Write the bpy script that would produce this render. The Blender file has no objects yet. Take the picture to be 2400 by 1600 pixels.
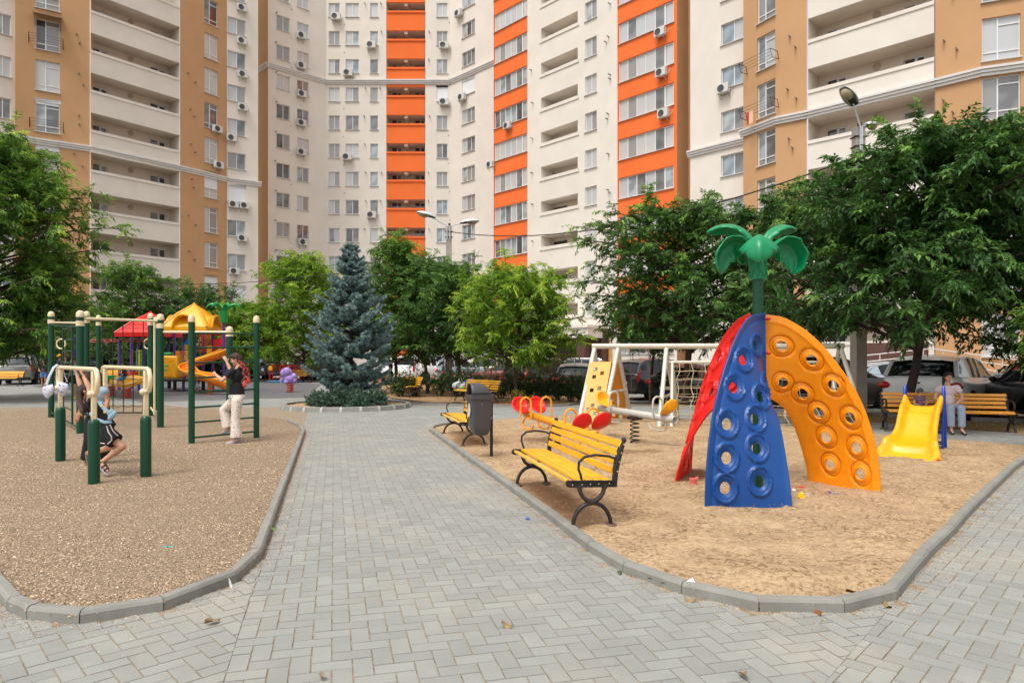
import bpy, bmesh, math, random
import numpy as np
from mathutils import Vector, Matrix, noise
R=math.radians
sc=bpy.context.scene
col=sc.collection
# ---------------- camera ----------------
F=1600.0; HZ=838.0; EH=1.5
cam=bpy.data.cameras.new('camera'); co=bpy.data.objects.new('camera',cam); col.objects.link(co)
cam.lens=24; cam.sensor_width=36; cam.shift_y=(HZ-800)/2400.0
cam.clip_start=0.05; cam.clip_end=600
co.location=(0,0,EH); co.rotation_euler=(R(90),0,0)
sc.camera=co
# ---------------- sky, sun, exposure (overcast) ----------------
w=bpy.data.worlds.new("World"); sc.world=w; w.use_nodes=True
nt=w.node_tree; bg=nt.nodes['Background']
sky=nt.nodes.new('ShaderNodeTexSky'); sky.sky_type='NISHITA'; sky.sun_disc=False
sky.sun_elevation=R(63); sky.sun_rotation=R(215); sky.dust_density=4; sky.air_density=1.0
hs=nt.nodes.new('ShaderNodeHueSaturation'); hs.inputs['Saturation'].default_value=.16
nt.links.new(sky.outputs[0],hs.inputs['Color']); nt.links.new(hs.outputs[0],bg.inputs['Color'])
bg.inputs['Strength'].default_value=0.14
sd=bpy.data.lights.new('sun','SUN'); so=bpy.data.objects.new('sun',sd); col.objects.link(so)
sd.energy=1.0; sd.angle=R(14); sd.color=(1,.95,.88)
so.rotation_euler=(R(27),0,R(-35)); so.location=(0,0,40)
sc.view_settings.view_transform='Standard'; sc.view_settings.look='None'
sc.view_settings.gamma=1; sc.view_settings.exposure=0.71
# ---------------- helpers ----------------
def gz(D,X=0):
    t=min(1,max(0,(D-20.5)/7.0)); q=min(1,max(0,(X+3)/5.0)); return -.24*t*t*(3-2*t)*q*q*(3-2*q)
def G(px,py,z=0):
    D=(EH-z)*F/(py-HZ); return Vector(((px-1200)/F*D,D,z))
def W(px,py,D): return Vector(((px-1200)/F*D,D,EH+(HZ-py)/F*D))
def GX(px,D): return Vector(((px-1200)/F*D,D,gz(D,(px-1200)/F*D)))
def S(r,g,b):
    f=lambda c:(c/255/12.92 if c/255<=.04045 else ((c/255+.055)/1.055)**2.4)
    return (f(r),f(g),f(b))
MATS={}
def mat(name,c,rough=.6,metal=0,var=0,vs=4,bump=0,bs=60,spec=.5,coat=0,var2=None,trans=0,det=4,bd=.02,aniso=None):
    if name in MATS: return MATS[name]
    m=bpy.data.materials.new(name); m.use_nodes=True; n=m.node_tree; L=n.links
    b=n.nodes['Principled BSDF']; b.inputs['Roughness'].default_value=rough; b.inputs['Metallic'].default_value=metal
    b.inputs['Specular IOR Level'].default_value=spec; b.inputs['Coat Weight'].default_value=coat
    b.inputs['Base Color'].default_value=(*c,1)
    tc=n.nodes.new('ShaderNodeTexCoord')
    src=tc.outputs['Object']
    if aniso:
        mp=n.nodes.new('ShaderNodeMapping'); mp.inputs['Scale'].default_value=aniso; L.new(src,mp.inputs['Vector']); src=mp.outputs[0]
    if var:
        t=n.nodes.new('ShaderNodeTexNoise'); t.inputs['Scale'].default_value=vs; t.inputs['Detail'].default_value=det; t.inputs['Roughness'].default_value=.6
        L.new(src,t.inputs['Vector'])
        cr=n.nodes.new('ShaderNodeValToRGB'); cr.color_ramp.elements[0].position=.3; cr.color_ramp.elements[1].position=.7
        lo=var2 if var2 else tuple(x*(1-var) for x in c)
        cr.color_ramp.elements[0].color=(*lo,1); cr.color_ramp.elements[1].color=(*[min(1,x*(1+var*.5)) for x in c],1)
        L.new(t.outputs['Fac'],cr.inputs[0]); L.new(cr.outputs[0],b.inputs['Base Color'])
    if bump:
        t2=n.nodes.new('ShaderNodeTexNoise'); t2.inputs['Scale'].default_value=bs; t2.inputs['Detail'].default_value=3
        L.new(src,t2.inputs['Vector'])
        bp=n.nodes.new('ShaderNodeBump'); bp.inputs['Strength'].default_value=bump; bp.inputs['Distance'].default_value=bd
        L.new(t2.outputs['Fac'],bp.inputs['Height']); L.new(bp.outputs[0],b.inputs['Normal'])
    MATS[name]=m; return m
def empty(name,label,cat,loc,rz=0,group=None):
    o=bpy.data.objects.new(name,None); col.objects.link(o); o.location=loc; o.rotation_euler=(0,0,rz); o.empty_display_size=.2
    o['label']=label; o['category']=cat
    if group: o['group']=group
    return o
def tag(o,label,cat,group=None):
    o['label']=label; o['category']=cat
    if group: o['group']=group
    return o
class MB:
    def __init__(s,T=None): s.v=[];s.f=[];s.mi=[];s.T=T;s.m=0
    def add(s,vs,fs):
        n=len(s.v)
        if s.T is not None: vs=[s.T@Vector(v) for v in vs]
        s.v+= [tuple(v) for v in vs]; s.f+=[tuple(i+n for i in f) for f in fs]; s.mi+=[s.m]*len(fs); return s
    def box(s,c,d,M=None):
        x,y,z=d[0]/2,d[1]/2,d[2]/2; c=Vector(c)
        vs=[Vector((a*x,b*y,e*z)) for e in(-1,1) for b in(-1,1) for a in(-1,1)]
        if M is not None: vs=[M@v for v in vs]
        return s.add([v+c for v in vs],[(0,2,3,1),(4,5,7,6),(0,1,5,4),(1,3,7,5),(3,2,6,7),(2,0,4,6)])
    def b2(s,a,b): # box from corner to corner
        return s.box([(a[i]+b[i])/2 for i in range(3)],[abs(b[i]-a[i]) for i in range(3)])
    def beam(s,p0,p1,wd,h,up=(0,0,1)):
        p0=Vector(p0);p1=Vector(p1);d=p1-p0;L=d.length;d.normalize();u=Vector(up);x=d.cross(u).normalized();u=x.cross(d)
        M=Matrix((x,d,u)).transposed()
        return s.box((p0+p1)/2,(wd,L,h),M)
    def tube(s,pts,r,n=8,closed=False,caps=True,sq=None):
        pts=[Vector(p) for p in pts]; k=len(pts); rr=r if isinstance(r,(list,tuple)) else [r]*k
        vs=[];fs=[];pu=None
        for i,p in enumerate(pts):
            if closed: t=pts[(i+1)%k]-pts[i-1]
            else: t=pts[min(i+1,k-1)]-pts[max(i-1,0)]
            if t.length<1e-9: t=Vector((0,0,1))
            t.normalize()
            if pu is None:
                pu=Vector((0,0,1)) if abs(t.z)<.9 else Vector((1,0,0))
            pu=(pu-t*pu.dot(t)); 
            if pu.length<1e-6: pu=t.orthogonal()
            pu.normalize(); q=t.cross(pu)
            for j in range(n):
                a=2*math.pi*(j+.5)/n; ca,sa=math.cos(a),math.sin(a)
                if sq: ca*=sq[0]; sa*=sq[1]
                vs.append(p+(pu*ca+q*sa)*rr[i])
        m=k if closed else k-1
        for i in range(m):
            for j in range(n):
                a=i*n+j;b=i*n+(j+1)%n;c=((i+1)%k)*n+(j+1)%n;d=((i+1)%k)*n+j
                fs.append((a,b,c,d))
        if caps and not closed:
            fs.append(tuple(range(n))[::-1]); fs.append(tuple((k-1)*n+j for j in range(n)))
        return s.add(vs,fs)
    def cyl(s,p0,p1,r0,r1=None,n=16): return s.tube([p0,p1],[r0,r0 if r1 is None else r1],n)
    def lathe(s,prof,c=(0,0,0),n=20,M=None,sx=1,sy=1):
        c=Vector(c);vs=[];fs=[]
        for r,z in prof:
            for j in range(n):
                a=2*math.pi*j/n; v=Vector((r*math.cos(a)*sx,r*math.sin(a)*sy,z)); 
                if M is not None: v=M@v
                vs.append(v+c)
        k=len(prof)
        for i in range(k-1):
            for j in range(n): fs.append((i*n+j,i*n+(j+1)%n,(i+1)*n+(j+1)%n,(i+1)*n+j))
        if prof[0][0]>1e-6: fs.append(tuple(range(n))[::-1])
        if prof[-1][0]>1e-6: fs.append(tuple((k-1)*n+j for j in range(n)))
        return s.add(vs,fs)
    def ball(s,c,r,n=14,M=None):
        if not isinstance(r,(list,tuple)): r=(r,r,r)
        k=max(6,n//2+2); prof=[(math.sin(math.pi*i/k),-math.cos(math.pi*i/k)) for i in range(k+1)]
        sm=Matrix.Diagonal((r[0],r[1],r[2])); 
        if M is not None: sm=M@sm
        return s.lathe([(max(1e-7,a),b) for a,b in prof],c,n,sm)
    def prism(s,poly,a0,a1,M=None):
        # poly in local xy extruded on z
        n=len(poly); vs=[Vector((x,y,a0)) for x,y in poly]+[Vector((x,y,a1)) for x,y in poly]
        if M is not None: vs=[M@v for v in vs]
        fs=[tuple(range(n))[::-1],tuple(range(n,2*n))]+[(i,(i+1)%n,n+(i+1)%n,n+i) for i in range(n)]
        return s.add(vs,fs)
    def quad(s,a,b,c,d): return s.add([a,b,c,d],[(0,1,2,3)])
    def grid(s,P): # P rows of points
        n=len(P[0]); vs=[p for r in P for p in r]
        return s.add(vs,[(i*n+j,i*n+j+1,(i+1)*n+j+1,(i+1)*n+j) for i in range(len(P)-1) for j in range(n-1)])
    def build(s,name,m,parent=None,smooth=True,bev=0,ang=38,recalc=True,sub=0,solid=0,kind=None,loc=None,bseg=2):
        me=bpy.data.meshes.new(name); me.from_pydata(s.v,[],s.f)
        ms=m if isinstance(m,(list,tuple)) else [m]
        for x in ms: me.materials.append(x)
        if len(ms)>1: me.polygons.foreach_set('material_index',s.mi)
        if recalc:
            bm=bmesh.new(); bm.from_mesh(me); bmesh.ops.remove_doubles(bm,verts=bm.verts,dist=1e-5); bmesh.ops.recalc_face_normals(bm,faces=bm.faces); bm.to_mesh(me); bm.free()
        if smooth:
            me.shade_smooth(); me.set_sharp_from_angle(angle=R(ang))
        else: me.shade_flat()
        me.update()
        o=bpy.data.objects.new(name,me); col.objects.link(o)
        if loc is not None: o.location=loc
        if parent: o.parent=parent
        if bev: b=o.modifiers.new('bevel','BEVEL'); b.width=bev; b.segments=bseg; b.limit_method='ANGLE'; b.angle_limit=R(40)
        if solid: q=o.modifiers.new('solid','SOLIDIFY'); q.thickness=solid; q.offset=0
        if sub: q=o.modifiers.new('sub','SUBSURF'); q.levels=sub; q.render_levels=sub
        if kind: o['kind']=kind
        return o
def copy_tree(o,parent=None):
    c=o.copy(); col.objects.link(c)
    if parent: c.parent=parent
    for ch in [x for x in KIDS.get(o.name,())] if False else [x for x in o.children]: copy_tree(ch,c)
    return c
def npmesh(name,V,Q,m,parent=None,smooth=False,attr=None):
    me=bpy.data.meshes.new(name); V=np.asarray(V,np.float32); Q=np.asarray(Q,np.int32)
    me.vertices.add(len(V)); me.vertices.foreach_set('co',V.ravel())
    k=Q.shape[1]; me.loops.add(Q.size); me.loops.foreach_set('vertex_index',Q.ravel())
    me.polygons.add(len(Q)); me.polygons.foreach_set('loop_start',np.arange(0,Q.size,k,dtype=np.int32))
    me.update(calc_edges=True)
    if attr is not None:
        a=me.attributes.new('tint','FLOAT','POINT'); a.data.foreach_set('value',np.asarray(attr,np.float32))
    me.shade_smooth() if smooth else me.shade_flat()
    ms=m if isinstance(m,(list,tuple)) else [m]
    for x in ms: me.materials.append(x)
    o=bpy.data.objects.new(name,me); col.objects.link(o)
    if parent: o.parent=parent
    return o
def inpoly(p,poly):
    x,y=p[0],p[1]; c=False; n=len(poly)
    for i in range(n):
        x1,y1=poly[i][0],poly[i][1]; x2,y2=poly[i-1][0],poly[i-1][1]
        if (y1>y)!=(y2>y) and x<(x2-x1)*(y-y1)/(y2-y1)+x1: c=not c
    return c
def segd(p,a,b):
    ax,ay=a[0],a[1];bx,by=b[0],b[1];dx,dy=bx-ax,by-ay
    t=max(0,min(1,((p[0]-ax)*dx+(p[1]-ay)*dy)/(dx*dx+dy*dy+1e-12)))
    return math.hypot(p[0]-ax-t*dx,p[1]-ay-t*dy)
# ---------------- ground outlines (metres) ----------------
def GL(l): return [G(x,y) for x,y in l]
left_kerb=GL([(-60,1310),(-25,1380),(16,1430),(62,1451),(186,1462),(384,1430),(556,1363),(615,1306),(686,1100),(716,1014),(707,1002),(680,990)])
gravel_bed=GL([(-60,1310),(-25,1380),(16,1430),(62,1451),(186,1462),(384,1430),(556,1363),(615,1306),(686,1100),(716,1014),(707,1001),(660,984),(607,978),(530,965),(387,951),(200,948),(0,966),(-250,985)])+[Vector((-11.5,9,0)),Vector((-9.5,5.5,0))]
right_kerb=GL([(1075,996),(1040,998),(1012,1004),(1006,1010),(1100,1080),(1169,1130),(1281,1213),(1377,1290),(1460,1341),(1597,1391),(1779,1431.5),(1980,1435.5),(2102,1404.5),(2178,1310.5),(2239,1250),(2280,1202),(2382,1100),(2440,1058),(2520,1010)])
sand_bed=right_kerb+GL([(2500,1028),(2400,1046),(2187,1030),(1828,998),(1500,976),(1351,973),(1158,986)])
ring_c=Vector((-4.98,20.65,0)); ring_r=1.92
rubber=GL([(752,900),(720,931),(600,934),(330,942),(290,936),(150,915),(70,906),(150,893),(500,888)])
dirt1=GL([(870,898),(915,934),(1000,944),(1240,952),(1320,948),(1357,941),(1357,905),(1250,886),(900,884)])
dirt2=GL([(1700,975),(2060,990),(2187,1004),(2400,1018),(2620,1030),(2620,1005),(2400,992),(2180,984),(2060,976),(1700,962)])
pav_m=mat('paver_concrete',S(147,148,143),.85,0,.10,3.0,.25,140,bd=.004,spec=.3)
# per-brick tint through an attribute
def brickmat():
    m=pav_m; n=m.node_tree; L=n.links; b=n.nodes['Principled BSDF']
    src=b.inputs['Base Color'].links[0].from_socket
    a=n.nodes.new('ShaderNodeAttribute'); a.attribute_name='tint'
    mx=n.nodes.new('ShaderNodeMix'); mx.data_type='RGBA'; mx.blend_type='MULTIPLY'; mx.inputs[0].default_value=1
    L.new(src,mx.inputs[6]); cr=n.nodes.new('ShaderNodeValToRGB')
    cr.color_ramp.elements[0].color=(.90,.90,.90,1); cr.color_ramp.elements[1].color=(1.05,1.05,1.03,1)
    L.new(a.outputs['Fac'],cr.inputs[0]); L.new(cr.outputs[0],mx.inputs[7])
    # fine speckle and dark spots
    tc=n.nodes.new('ShaderNodeTexCoord'); t=n.nodes.new('ShaderNodeTexNoise'); t.inputs['Scale'].default_value=260; t.inputs['Detail'].default_value=2
    L.new(tc.outputs['Object'],t.inputs['Vector']); c2=n.nodes.new('ShaderNodeValToRGB')
    c2.color_ramp.elements[0].position=.28; c2.color_ramp.elements[0].color=(.84,.83,.80,1); c2.color_ramp.elements[1].position=.5; c2.color_ramp.elements[1].color=(1,1,1,1)
    m2=n.nodes.new('ShaderNodeMix'); m2.data_type='RGBA'; m2.blend_type='MULTIPLY'; m2.inputs[0].default_value=1
    L.new(t.outputs['Fac'],c2.inputs[0]); L.new(mx.outputs[2],m2.inputs[6]); L.new(c2.outputs[0],m2.inputs[7])
    # large dusty stains of sand
    t3=n.nodes.new('ShaderNodeTexNoise'); t3.inputs['Scale'].default_value=.9; t3.inputs['Detail'].default_value=5
    L.new(tc.outputs['Object'],t3.inputs['Vector']); c3=n.nodes.new('ShaderNodeValToRGB'); c3.color_ramp.elements[0].position=.5; c3.color_ramp.elements[1].position=.72
    c3.color_ramp.elements[0].color=(0,0,0,1); c3.color_ramp.elements[1].color=(.2,.2,.2,1)
    m3=n.nodes.new('ShaderNodeMix'); m3.data_type='RGBA'; m3.inputs[7].default_value=(*S(190,176,150),1)
    L.new(t3.outputs['Fac'],c3.inputs[0]); L.new(c3.outputs[0],m3.inputs[0]); L.new(m2.outputs[2],m3.inputs[6]); L.new(m3.outputs[2],b.inputs['Base Color'])
brickmat()
joint_m=mat('joint_sand',S(150,134,112),.95,0,.45,14,.3,80)
far_m=mat('far_paving',S(150,152,145),.9,0,.16,1.2,.1,30)
# base ground: one sheet to the horizon, following gz
mb=MB(); ys=[-30,-8,0,5,10,16,20]+[21+.5*i for i in range(0,44)]+[50,70,110,200,300]
xs=[-300,-120,-60]+[-40+4*i for i in range(0,21)]+[60,120,300]
mb.grid([[Vector((x,y,gz(y,x)-.0045)) for x in xs] for y in ys])
mb.build('ground',[joint_m],kind='structure',smooth=True)
mb=MB(); ys2=[20.6+i*1.0 for i in range(0,32)]+[60,110]
mb.grid([[Vector((x,y,gz(y,x)-.004)) for x in xs[1:-1]] for y in ys2])
mb.build('parking_lot',[mat('lot_paving',S(140,141,136),.9,0,.22,1.0,.15,25)],kind='structure')
# herringbone brick paving
def clip(poly,a,b,sg):
    out=[]; f=lambda p:sg*((b[0]-a[0])*(p[1]-a[1])-(b[1]-a[1])*(p[0]-a[0])); n=len(poly)
    for i in range(n):
        p,q=poly[i],poly[(i+1)%n]; fp,fq=f(p),f(q)
        if fp>=0: out.append(p)
        if (fp>=0)!=(fq>=0): t=fp/(fp-fq); out.append((p[0]+(q[0]-p[0])*t,p[1]+(q[1]-p[1])*t))
    return out
def bricks():
    rnd=random.Random(3)
    sL=(G(615,1306),G(523,1600)); sR=(G(2102,1405),G(1932,1600))
    side=lambda p,a,b:(b[0]-a[0])*(p[1]-a[1])-(b[1]-a[1])*(p[0]-a[0])
    V=[];Q=[];T=[]; cut=MB(); cutT=[]
    w=.0985; L=2*w; gap=.0042; c=.002
    beds=[gravel_bed,sand_bed,rubber]; bb=[(min(p[0] for p in b),max(p[0] for p in b),min(p[1] for p in b),max(p[1] for p in b)) for b in beds]
    wl=lambda s_:(s_[0][1]-s_[1][1])**2
    dL=(sL[1]-sL[0]).length; dR=(sR[1]-sR[0]).length
    for reg,ang,ox,oy,n in ((0,R(43),-2,3.5,75),(1,R(14.6),-1,12,150),(2,R(-43),6,8,115)):
        ca,sa=math.cos(ang),math.sin(ang)
        for i in range(-n,n):
            for j in range(-n,n):
                for h in (0,1):
                    u=i*w+j*2*w; v=i*w-j*2*w
                    if h==0: cu,cv,lu,lv=u+w,v+w/2,L,w
                    else: cu,cv,lu,lv=u+2.5*w,v,w,L
                    if abs(cu)>15 or abs(cv)>15: continue
                    x=ox+cu*ca-cv*sa; y=oy+cu*sa+cv*ca
                    if y<1.6 or y>21.0 or abs(x)>y*.82+.5: continue
                    a_=side((x,y),*sL)/dL; b_=side((x,y),*sR)/dR   # a_<0: left of the left seam (seen from the camera)
                    A=SGL*a_; B=SGR*b_
                    m=.14
                    if reg==1 and (A<-m or B<-m): continue
                    if reg==0 and A>m: continue
                    if reg==2 and B>m: continue
                    if reg==0 and y>6.2: continue
                    if reg==2 and x<.4: continue
                    bad=False
                    for k,b in enumerate(beds):
                        q=bb[k]
                        if q[0]<x<q[1] and q[2]<y<q[3] and inpoly((x,y),b): bad=True;break
                    if bad or math.hypot(x-ring_c[0],y-ring_c[1])<ring_r-.1: continue
                    dz=rnd.uniform(-.0012,.0010); tx=rnd.gauss(0,.0014); ty=rnd.gauss(0,.0014)
                    hu,hv=lu/2-gap/2,lv/2-gap/2
                    if abs(A)<m or abs(B)<m:
                        P=[(x+a*ca-d*sa,y+a*sa+d*ca) for a,d in ((-hu,-hv),(hu,-hv),(hu,hv),(-hu,hv))]
                        o=.004
                        if reg==1: P=clip(P,*sL,SGL); P=clip(P,*sR,SGR) if P else P
                        elif reg==0: P=clip(P,*sL,-SGL)
                        else: P=clip(P,*sR,-SGR)
                        if len(P)<3: continue
                        cx=sum(p[0] for p in P)/len(P); cy=sum(p[1] for p in P)/len(P)
                        P=[(cx+(p[0]-cx)*.965,cy+(p[1]-cy)*.965) for p in P]; k=len(P)
                        cut.add([(p[0],p[1],-.01) for p in P]+[(p[0],p[1],dz) for p in P],[tuple(range(k,2*k))]+[(e,(e+1)%k,k+(e+1)%k,k+e) for e in range(k)]); cutT+=[rnd.random()]*(2*k); continue
                    b0=len(V)
                    for (a,d,zz) in ((-hu,-hv,-.010),(hu,-hv,-.010),(hu,hv,-.010),(-hu,hv,-.010),(-hu+c,-hv+c,0),(hu-c,-hv+c,0),(hu-c,hv-c,0),(-hu+c,hv-c,0)):
                        V.append((x+a*ca-d*sa,y+a*sa+d*ca,zz+dz+a*tx+d*ty))
                    Q+=[(b0+4,b0+5,b0+6,b0+7),(b0,b0+1,b0+5,b0+4),(b0+1,b0+2,b0+6,b0+5),(b0+2,b0+3,b0+7,b0+6),(b0+3,b0,b0+4,b0+7)]
                    T+=[rnd.random()]*8
    o=npmesh('paving',V,Q,pav_m,attr=T); o['kind']='structure'
    o=cut.build('paving',pav_m,smooth=False,recalc=False,kind='structure'); a=o.data.attributes.new('tint','FLOAT','POINT'); a.data.foreach_set('value',np.array(cutT,np.float32))
_t=(0,3.5); _s=lambda p,a,b:(b[0]-a[0])*(p[1]-a[1])-(b[1]-a[1])*(p[0]-a[0])
SGL=1 if _s(_t,G(615,1306),G(523,1600))>0 else -1; SGR=1 if _s(_t,G(2102,1405),G(1932,1600))>0 else -1
bricks()
# ---- beds ----
def offset(p,c): pass
sand_m=bpy.data.materials.new('sand'); 
def groundmat(name,c1,c2,c3,scale,bumpd,peb,wet=False):
    m=bpy.data.materials.new(name); m.use_nodes=True; n=m.node_tree; L=n.links; b=n.nodes['Principled BSDF']
    b.inputs['Roughness'].default_value=.95; b.inputs['Specular IOR Level'].default_value=.15
    tc=n.nodes.new('ShaderNodeTexCoord')
    def N(s,d,ro=.6,dist=0):
        t=n.nodes.new('ShaderNodeTexNoise'); t.inputs['Scale'].default_value=s; t.inputs['Detail'].default_value=d; t.inputs['Roughness'].default_value=ro; t.inputs['Distortion'].default_value=dist; L.new(tc.outputs['Object'],t.inputs['Vector']); return t.outputs['Fac']
    def CR(f,p0,p1,a,b_):
        r=n.nodes.new('ShaderNodeValToRGB'); r.color_ramp.elements[0].position=p0; r.color_ramp.elements[1].position=p1
        r.color_ramp.elements[0].color=(*a,1); r.color_ramp.elements[1].color=(*b_,1); L.new(f,r.inputs[0]); return r.outputs[0]
    def MX(fac,a,b_,mode='MIX'):
        x=n.nodes.new('ShaderNodeMix'); x.data_type='RGBA'; x.blend_type=mode
        if isinstance(fac,(int,float)): x.inputs[0].default_value=fac
        else: L.new(fac,x.inputs[0])
        L.new(a,x.inputs[6]); L.new(b_,x.inputs[7]); return x.outputs[2]
    big=CR(N(2.4 if wet else .8,8,.7),.34,.62,c1,c2)
    if peb:
        v=n.nodes.new('ShaderNodeTexVoronoi'); v.inputs['Scale'].default_value=scale; L.new(tc.outputs['Object'],v.inputs['Vector'])
        sep=n.nodes.new('ShaderNodeSeparateColor'); L.new(v.outputs['Color'],sep.inputs[0])
        pc=n.nodes.new('ShaderNodeValToRGB'); e=pc.color_ramp.elements; e[0].color=(*c3,1); e[0].position=0; e[1].position=1; e[1].color=(*[min(1,x*1.7) for x in c2],1)
        q=e.new(.5); q.color=(*c1,1); q=e.new(.8); q.color=(*c2,1)
        L.new(sep.outputs[0],pc.inputs[0])
        colr=MX(.8,big,pc.outputs[0])
        edge=CR(v.outputs['Distance'],.25,.75,(1,1,1),(.62,.58,.55))
        colr=MX(.8,colr,edge,'MULTIPLY'); h=v.outputs['Distance']
    else:
        sp=CR(N(scale,4,.75,.6),.40,.53,c3,(1,1,1))
        colr=MX(CR(N(2.2,5),.35,.6,(.25,)*3,(.9,)*3),big,sp,'MULTIPLY')
        h=N(scale*.5,5,.7)
    if wet:
        at=n.nodes.new('ShaderNodeAttribute'); at.attribute_name='tint'; wc=n.nodes.new('ShaderNodeRGB'); wc.outputs[0].default_value=(*S(128,96,68),1); wm=MX(.72,colr,wc.outputs[0]); 
        mm=n.nodes.new('ShaderNodeMath'); mm.operation='MULTIPLY'; L.new(at.outputs['Fac'],mm.inputs[0]); mm.inputs[1].default_value=1; colr=MX(mm.outputs[0],colr,wm)
    L.new(colr,b.inputs['Base Color'])
    bp=n.nodes.new('ShaderNodeBump'); bp.inputs['Strength'].default_value=.9 ; bp.inputs['Distance'].default_value=bumpd
    if peb: bp.invert=True
    L.new(h,bp.inputs['Height']); L.new(bp.outputs[0],b.inputs['Normal'])
    return m
sand_m=groundmat('sandpit_sand',S(166,139,108),S(191,164,129),(.38,.31,.24),22,.04,False,True)
grav_m=groundmat('gravel_grains',S(152,133,110),S(182,162,136),S(92,76,60),120,.008,True)
def bed(name,poly,m,step,amp,z0,fs,near,kind='structure',pits=(),wets=(),rough_=.5,prints=0):
    x0=min(p[0] for p in poly);x1=max(p[0] for p in poly);y0=min(p[1] for p in poly);y1=max(p[1] for p in poly)
    def ins(x,y): return inpoly((x,y),poly)
    # adaptive rows: fine near the camera
    rows=[y0]; 
    while rows[-1]<y1: rows.append(rows[-1]+step*max(1,(rows[-1]-3)/near))
    nx=int((x1-x0)/step/1.6); xs=[x0+(x1-x0)*i/nx for i in range(nx+1)]
    V=[];idx={};WT=[]
    P=np.array([(p[0],p[1]) for p in poly])
    Q=[]
    for j,y in enumerate(rows):
        for i,x in enumerate(xs):
            ii=ins(x,y)
            xx,yy=x,y
            d=min(segd((x,y),poly[k],poly[k-1]) for k in range(len(poly))) 
            if not ii:
                if d>step*2.4*max(1,(y-3)/near): continue
                # pull outside points onto outline
                best=None
                for k in range(len(poly)):
                    a,b=poly[k-1],poly[k]; dx,dy=b[0]-a[0],b[1]-a[1]; t=max(0,min(1,((x-a[0])*dx+(y-a[1])*dy)/(dx*dx+dy*dy+1e-12)))
                    qx,qy=a[0]+t*dx,a[1]+t*dy; dd=math.hypot(x-qx,y-qy)
                    if best is None or dd<best[0]: best=(dd,qx,qy)
                xx,yy=best[1],best[2]; d=0
            e=min(1,d/.35)
            p=Vector((xx*fs,yy*fs,0))
            h=noise.fractal(p,.9,2.1,5)*amp+noise.noise(p*.35)*amp*1.2
            h+= (noise.noise(Vector((xx*5,yy*7,3)))*.75+noise.noise(Vector((xx*13,yy*17,5)))*.38)*amp*rough_
            z=z0+h*(.15+.85*e)+.02*e
            for (qx,qy,qr,qd) in pits:
                t=math.hypot(xx-qx,yy-qy)/qr
                if t<1.6: z+=qd*(math.exp(-t*t*2)) 
            wv=0
            for (qx,qy,rx_,ry_,an) in wets:
                ca_,sa_=math.cos(an),math.sin(an); a_=((xx-qx)*ca_+(yy-qy)*sa_)/rx_; b_=(-(xx-qx)*sa_+(yy-qy)*ca_)/ry_
                wv=max(wv,min(1,max(0,(1.25-math.hypot(a_,b_)+.35*noise.noise(p*4))*2)))
            WT.append(wv); idx[(i,j)]=len(V); V.append((xx,yy,z))
    for j in range(len(rows)-1):
        for i in range(nx):
            q=[idx.get(k) for k in ((i,j),(i+1,j),(i+1,j+1),(i,j+1))]
            if None in q: continue
            cx=(xs[i]+xs[i+1])/2;cy=(rows[j]+rows[j+1])/2
            Q.append(q)
    if prints:
        A=np.array(V); rg=np.random.default_rng(8)
        for _ in range(prints):
            fx=rg.uniform(x0,x1); fy=y0+(min(y1,13)-y0)*rg.random()**1.2; an=rg.uniform(0,6.28); ln=rg.uniform(.06,.13); ww=ln*.42; dp=rg.uniform(.008,.022)
            k=(np.abs(A[:,0]-fx)<.35)&(np.abs(A[:,1]-fy)<.35); B=A[k]
            if len(B)==0: continue
            ca_,sa_=math.cos(an),math.sin(an); u=((B[:,0]-fx)*ca_+(B[:,1]-fy)*sa_)/ln; v=(-(B[:,0]-fx)*sa_+(B[:,1]-fy)*ca_)/ww; q=np.sqrt(u*u+v*v)
            ed=np.clip((B[:,2]-0)/.01,0,1)
            B[:,2]+=(-dp*np.exp(-q**3)+dp*.55*np.exp(-((q-1.45)/.3)**2)); A[k]=B
        V=A
    o=npmesh(name,V,Q,m,smooth=True,attr=WT); o['kind']=kind; return o
def clipped(poly): return poly
bed('gravel_ground',gravel_bed,grav_m,.05,.012,.022,1.4,5,prints=160)
sp=sand_bed
bed('sand_ground',sp,sand_m,.034,.019,.026,1.6,4,prints=620,rough_=1.0,wets=[(.28,7.25,.35,1.0,.25),(.5,6.2,.2,.35,.3),(2.3,8.6,.35,.25,0),(1.9,10.6,.5,.22,0),(-.75,11.7,.3,.6,.3)],pits=[(2.35,6.75,.5,-.03),(3.8,7.8,.5,-.035),(2.0,8.4,.5,-.03),(1.55,9.3,.45,-.05),(3.0,7.4,.6,-.02),(.6,6.9,.8,-.03),(2.6,11,.5,.03),(4.5,5.6,.4,.02),(3,5,.5,.02)])
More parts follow.
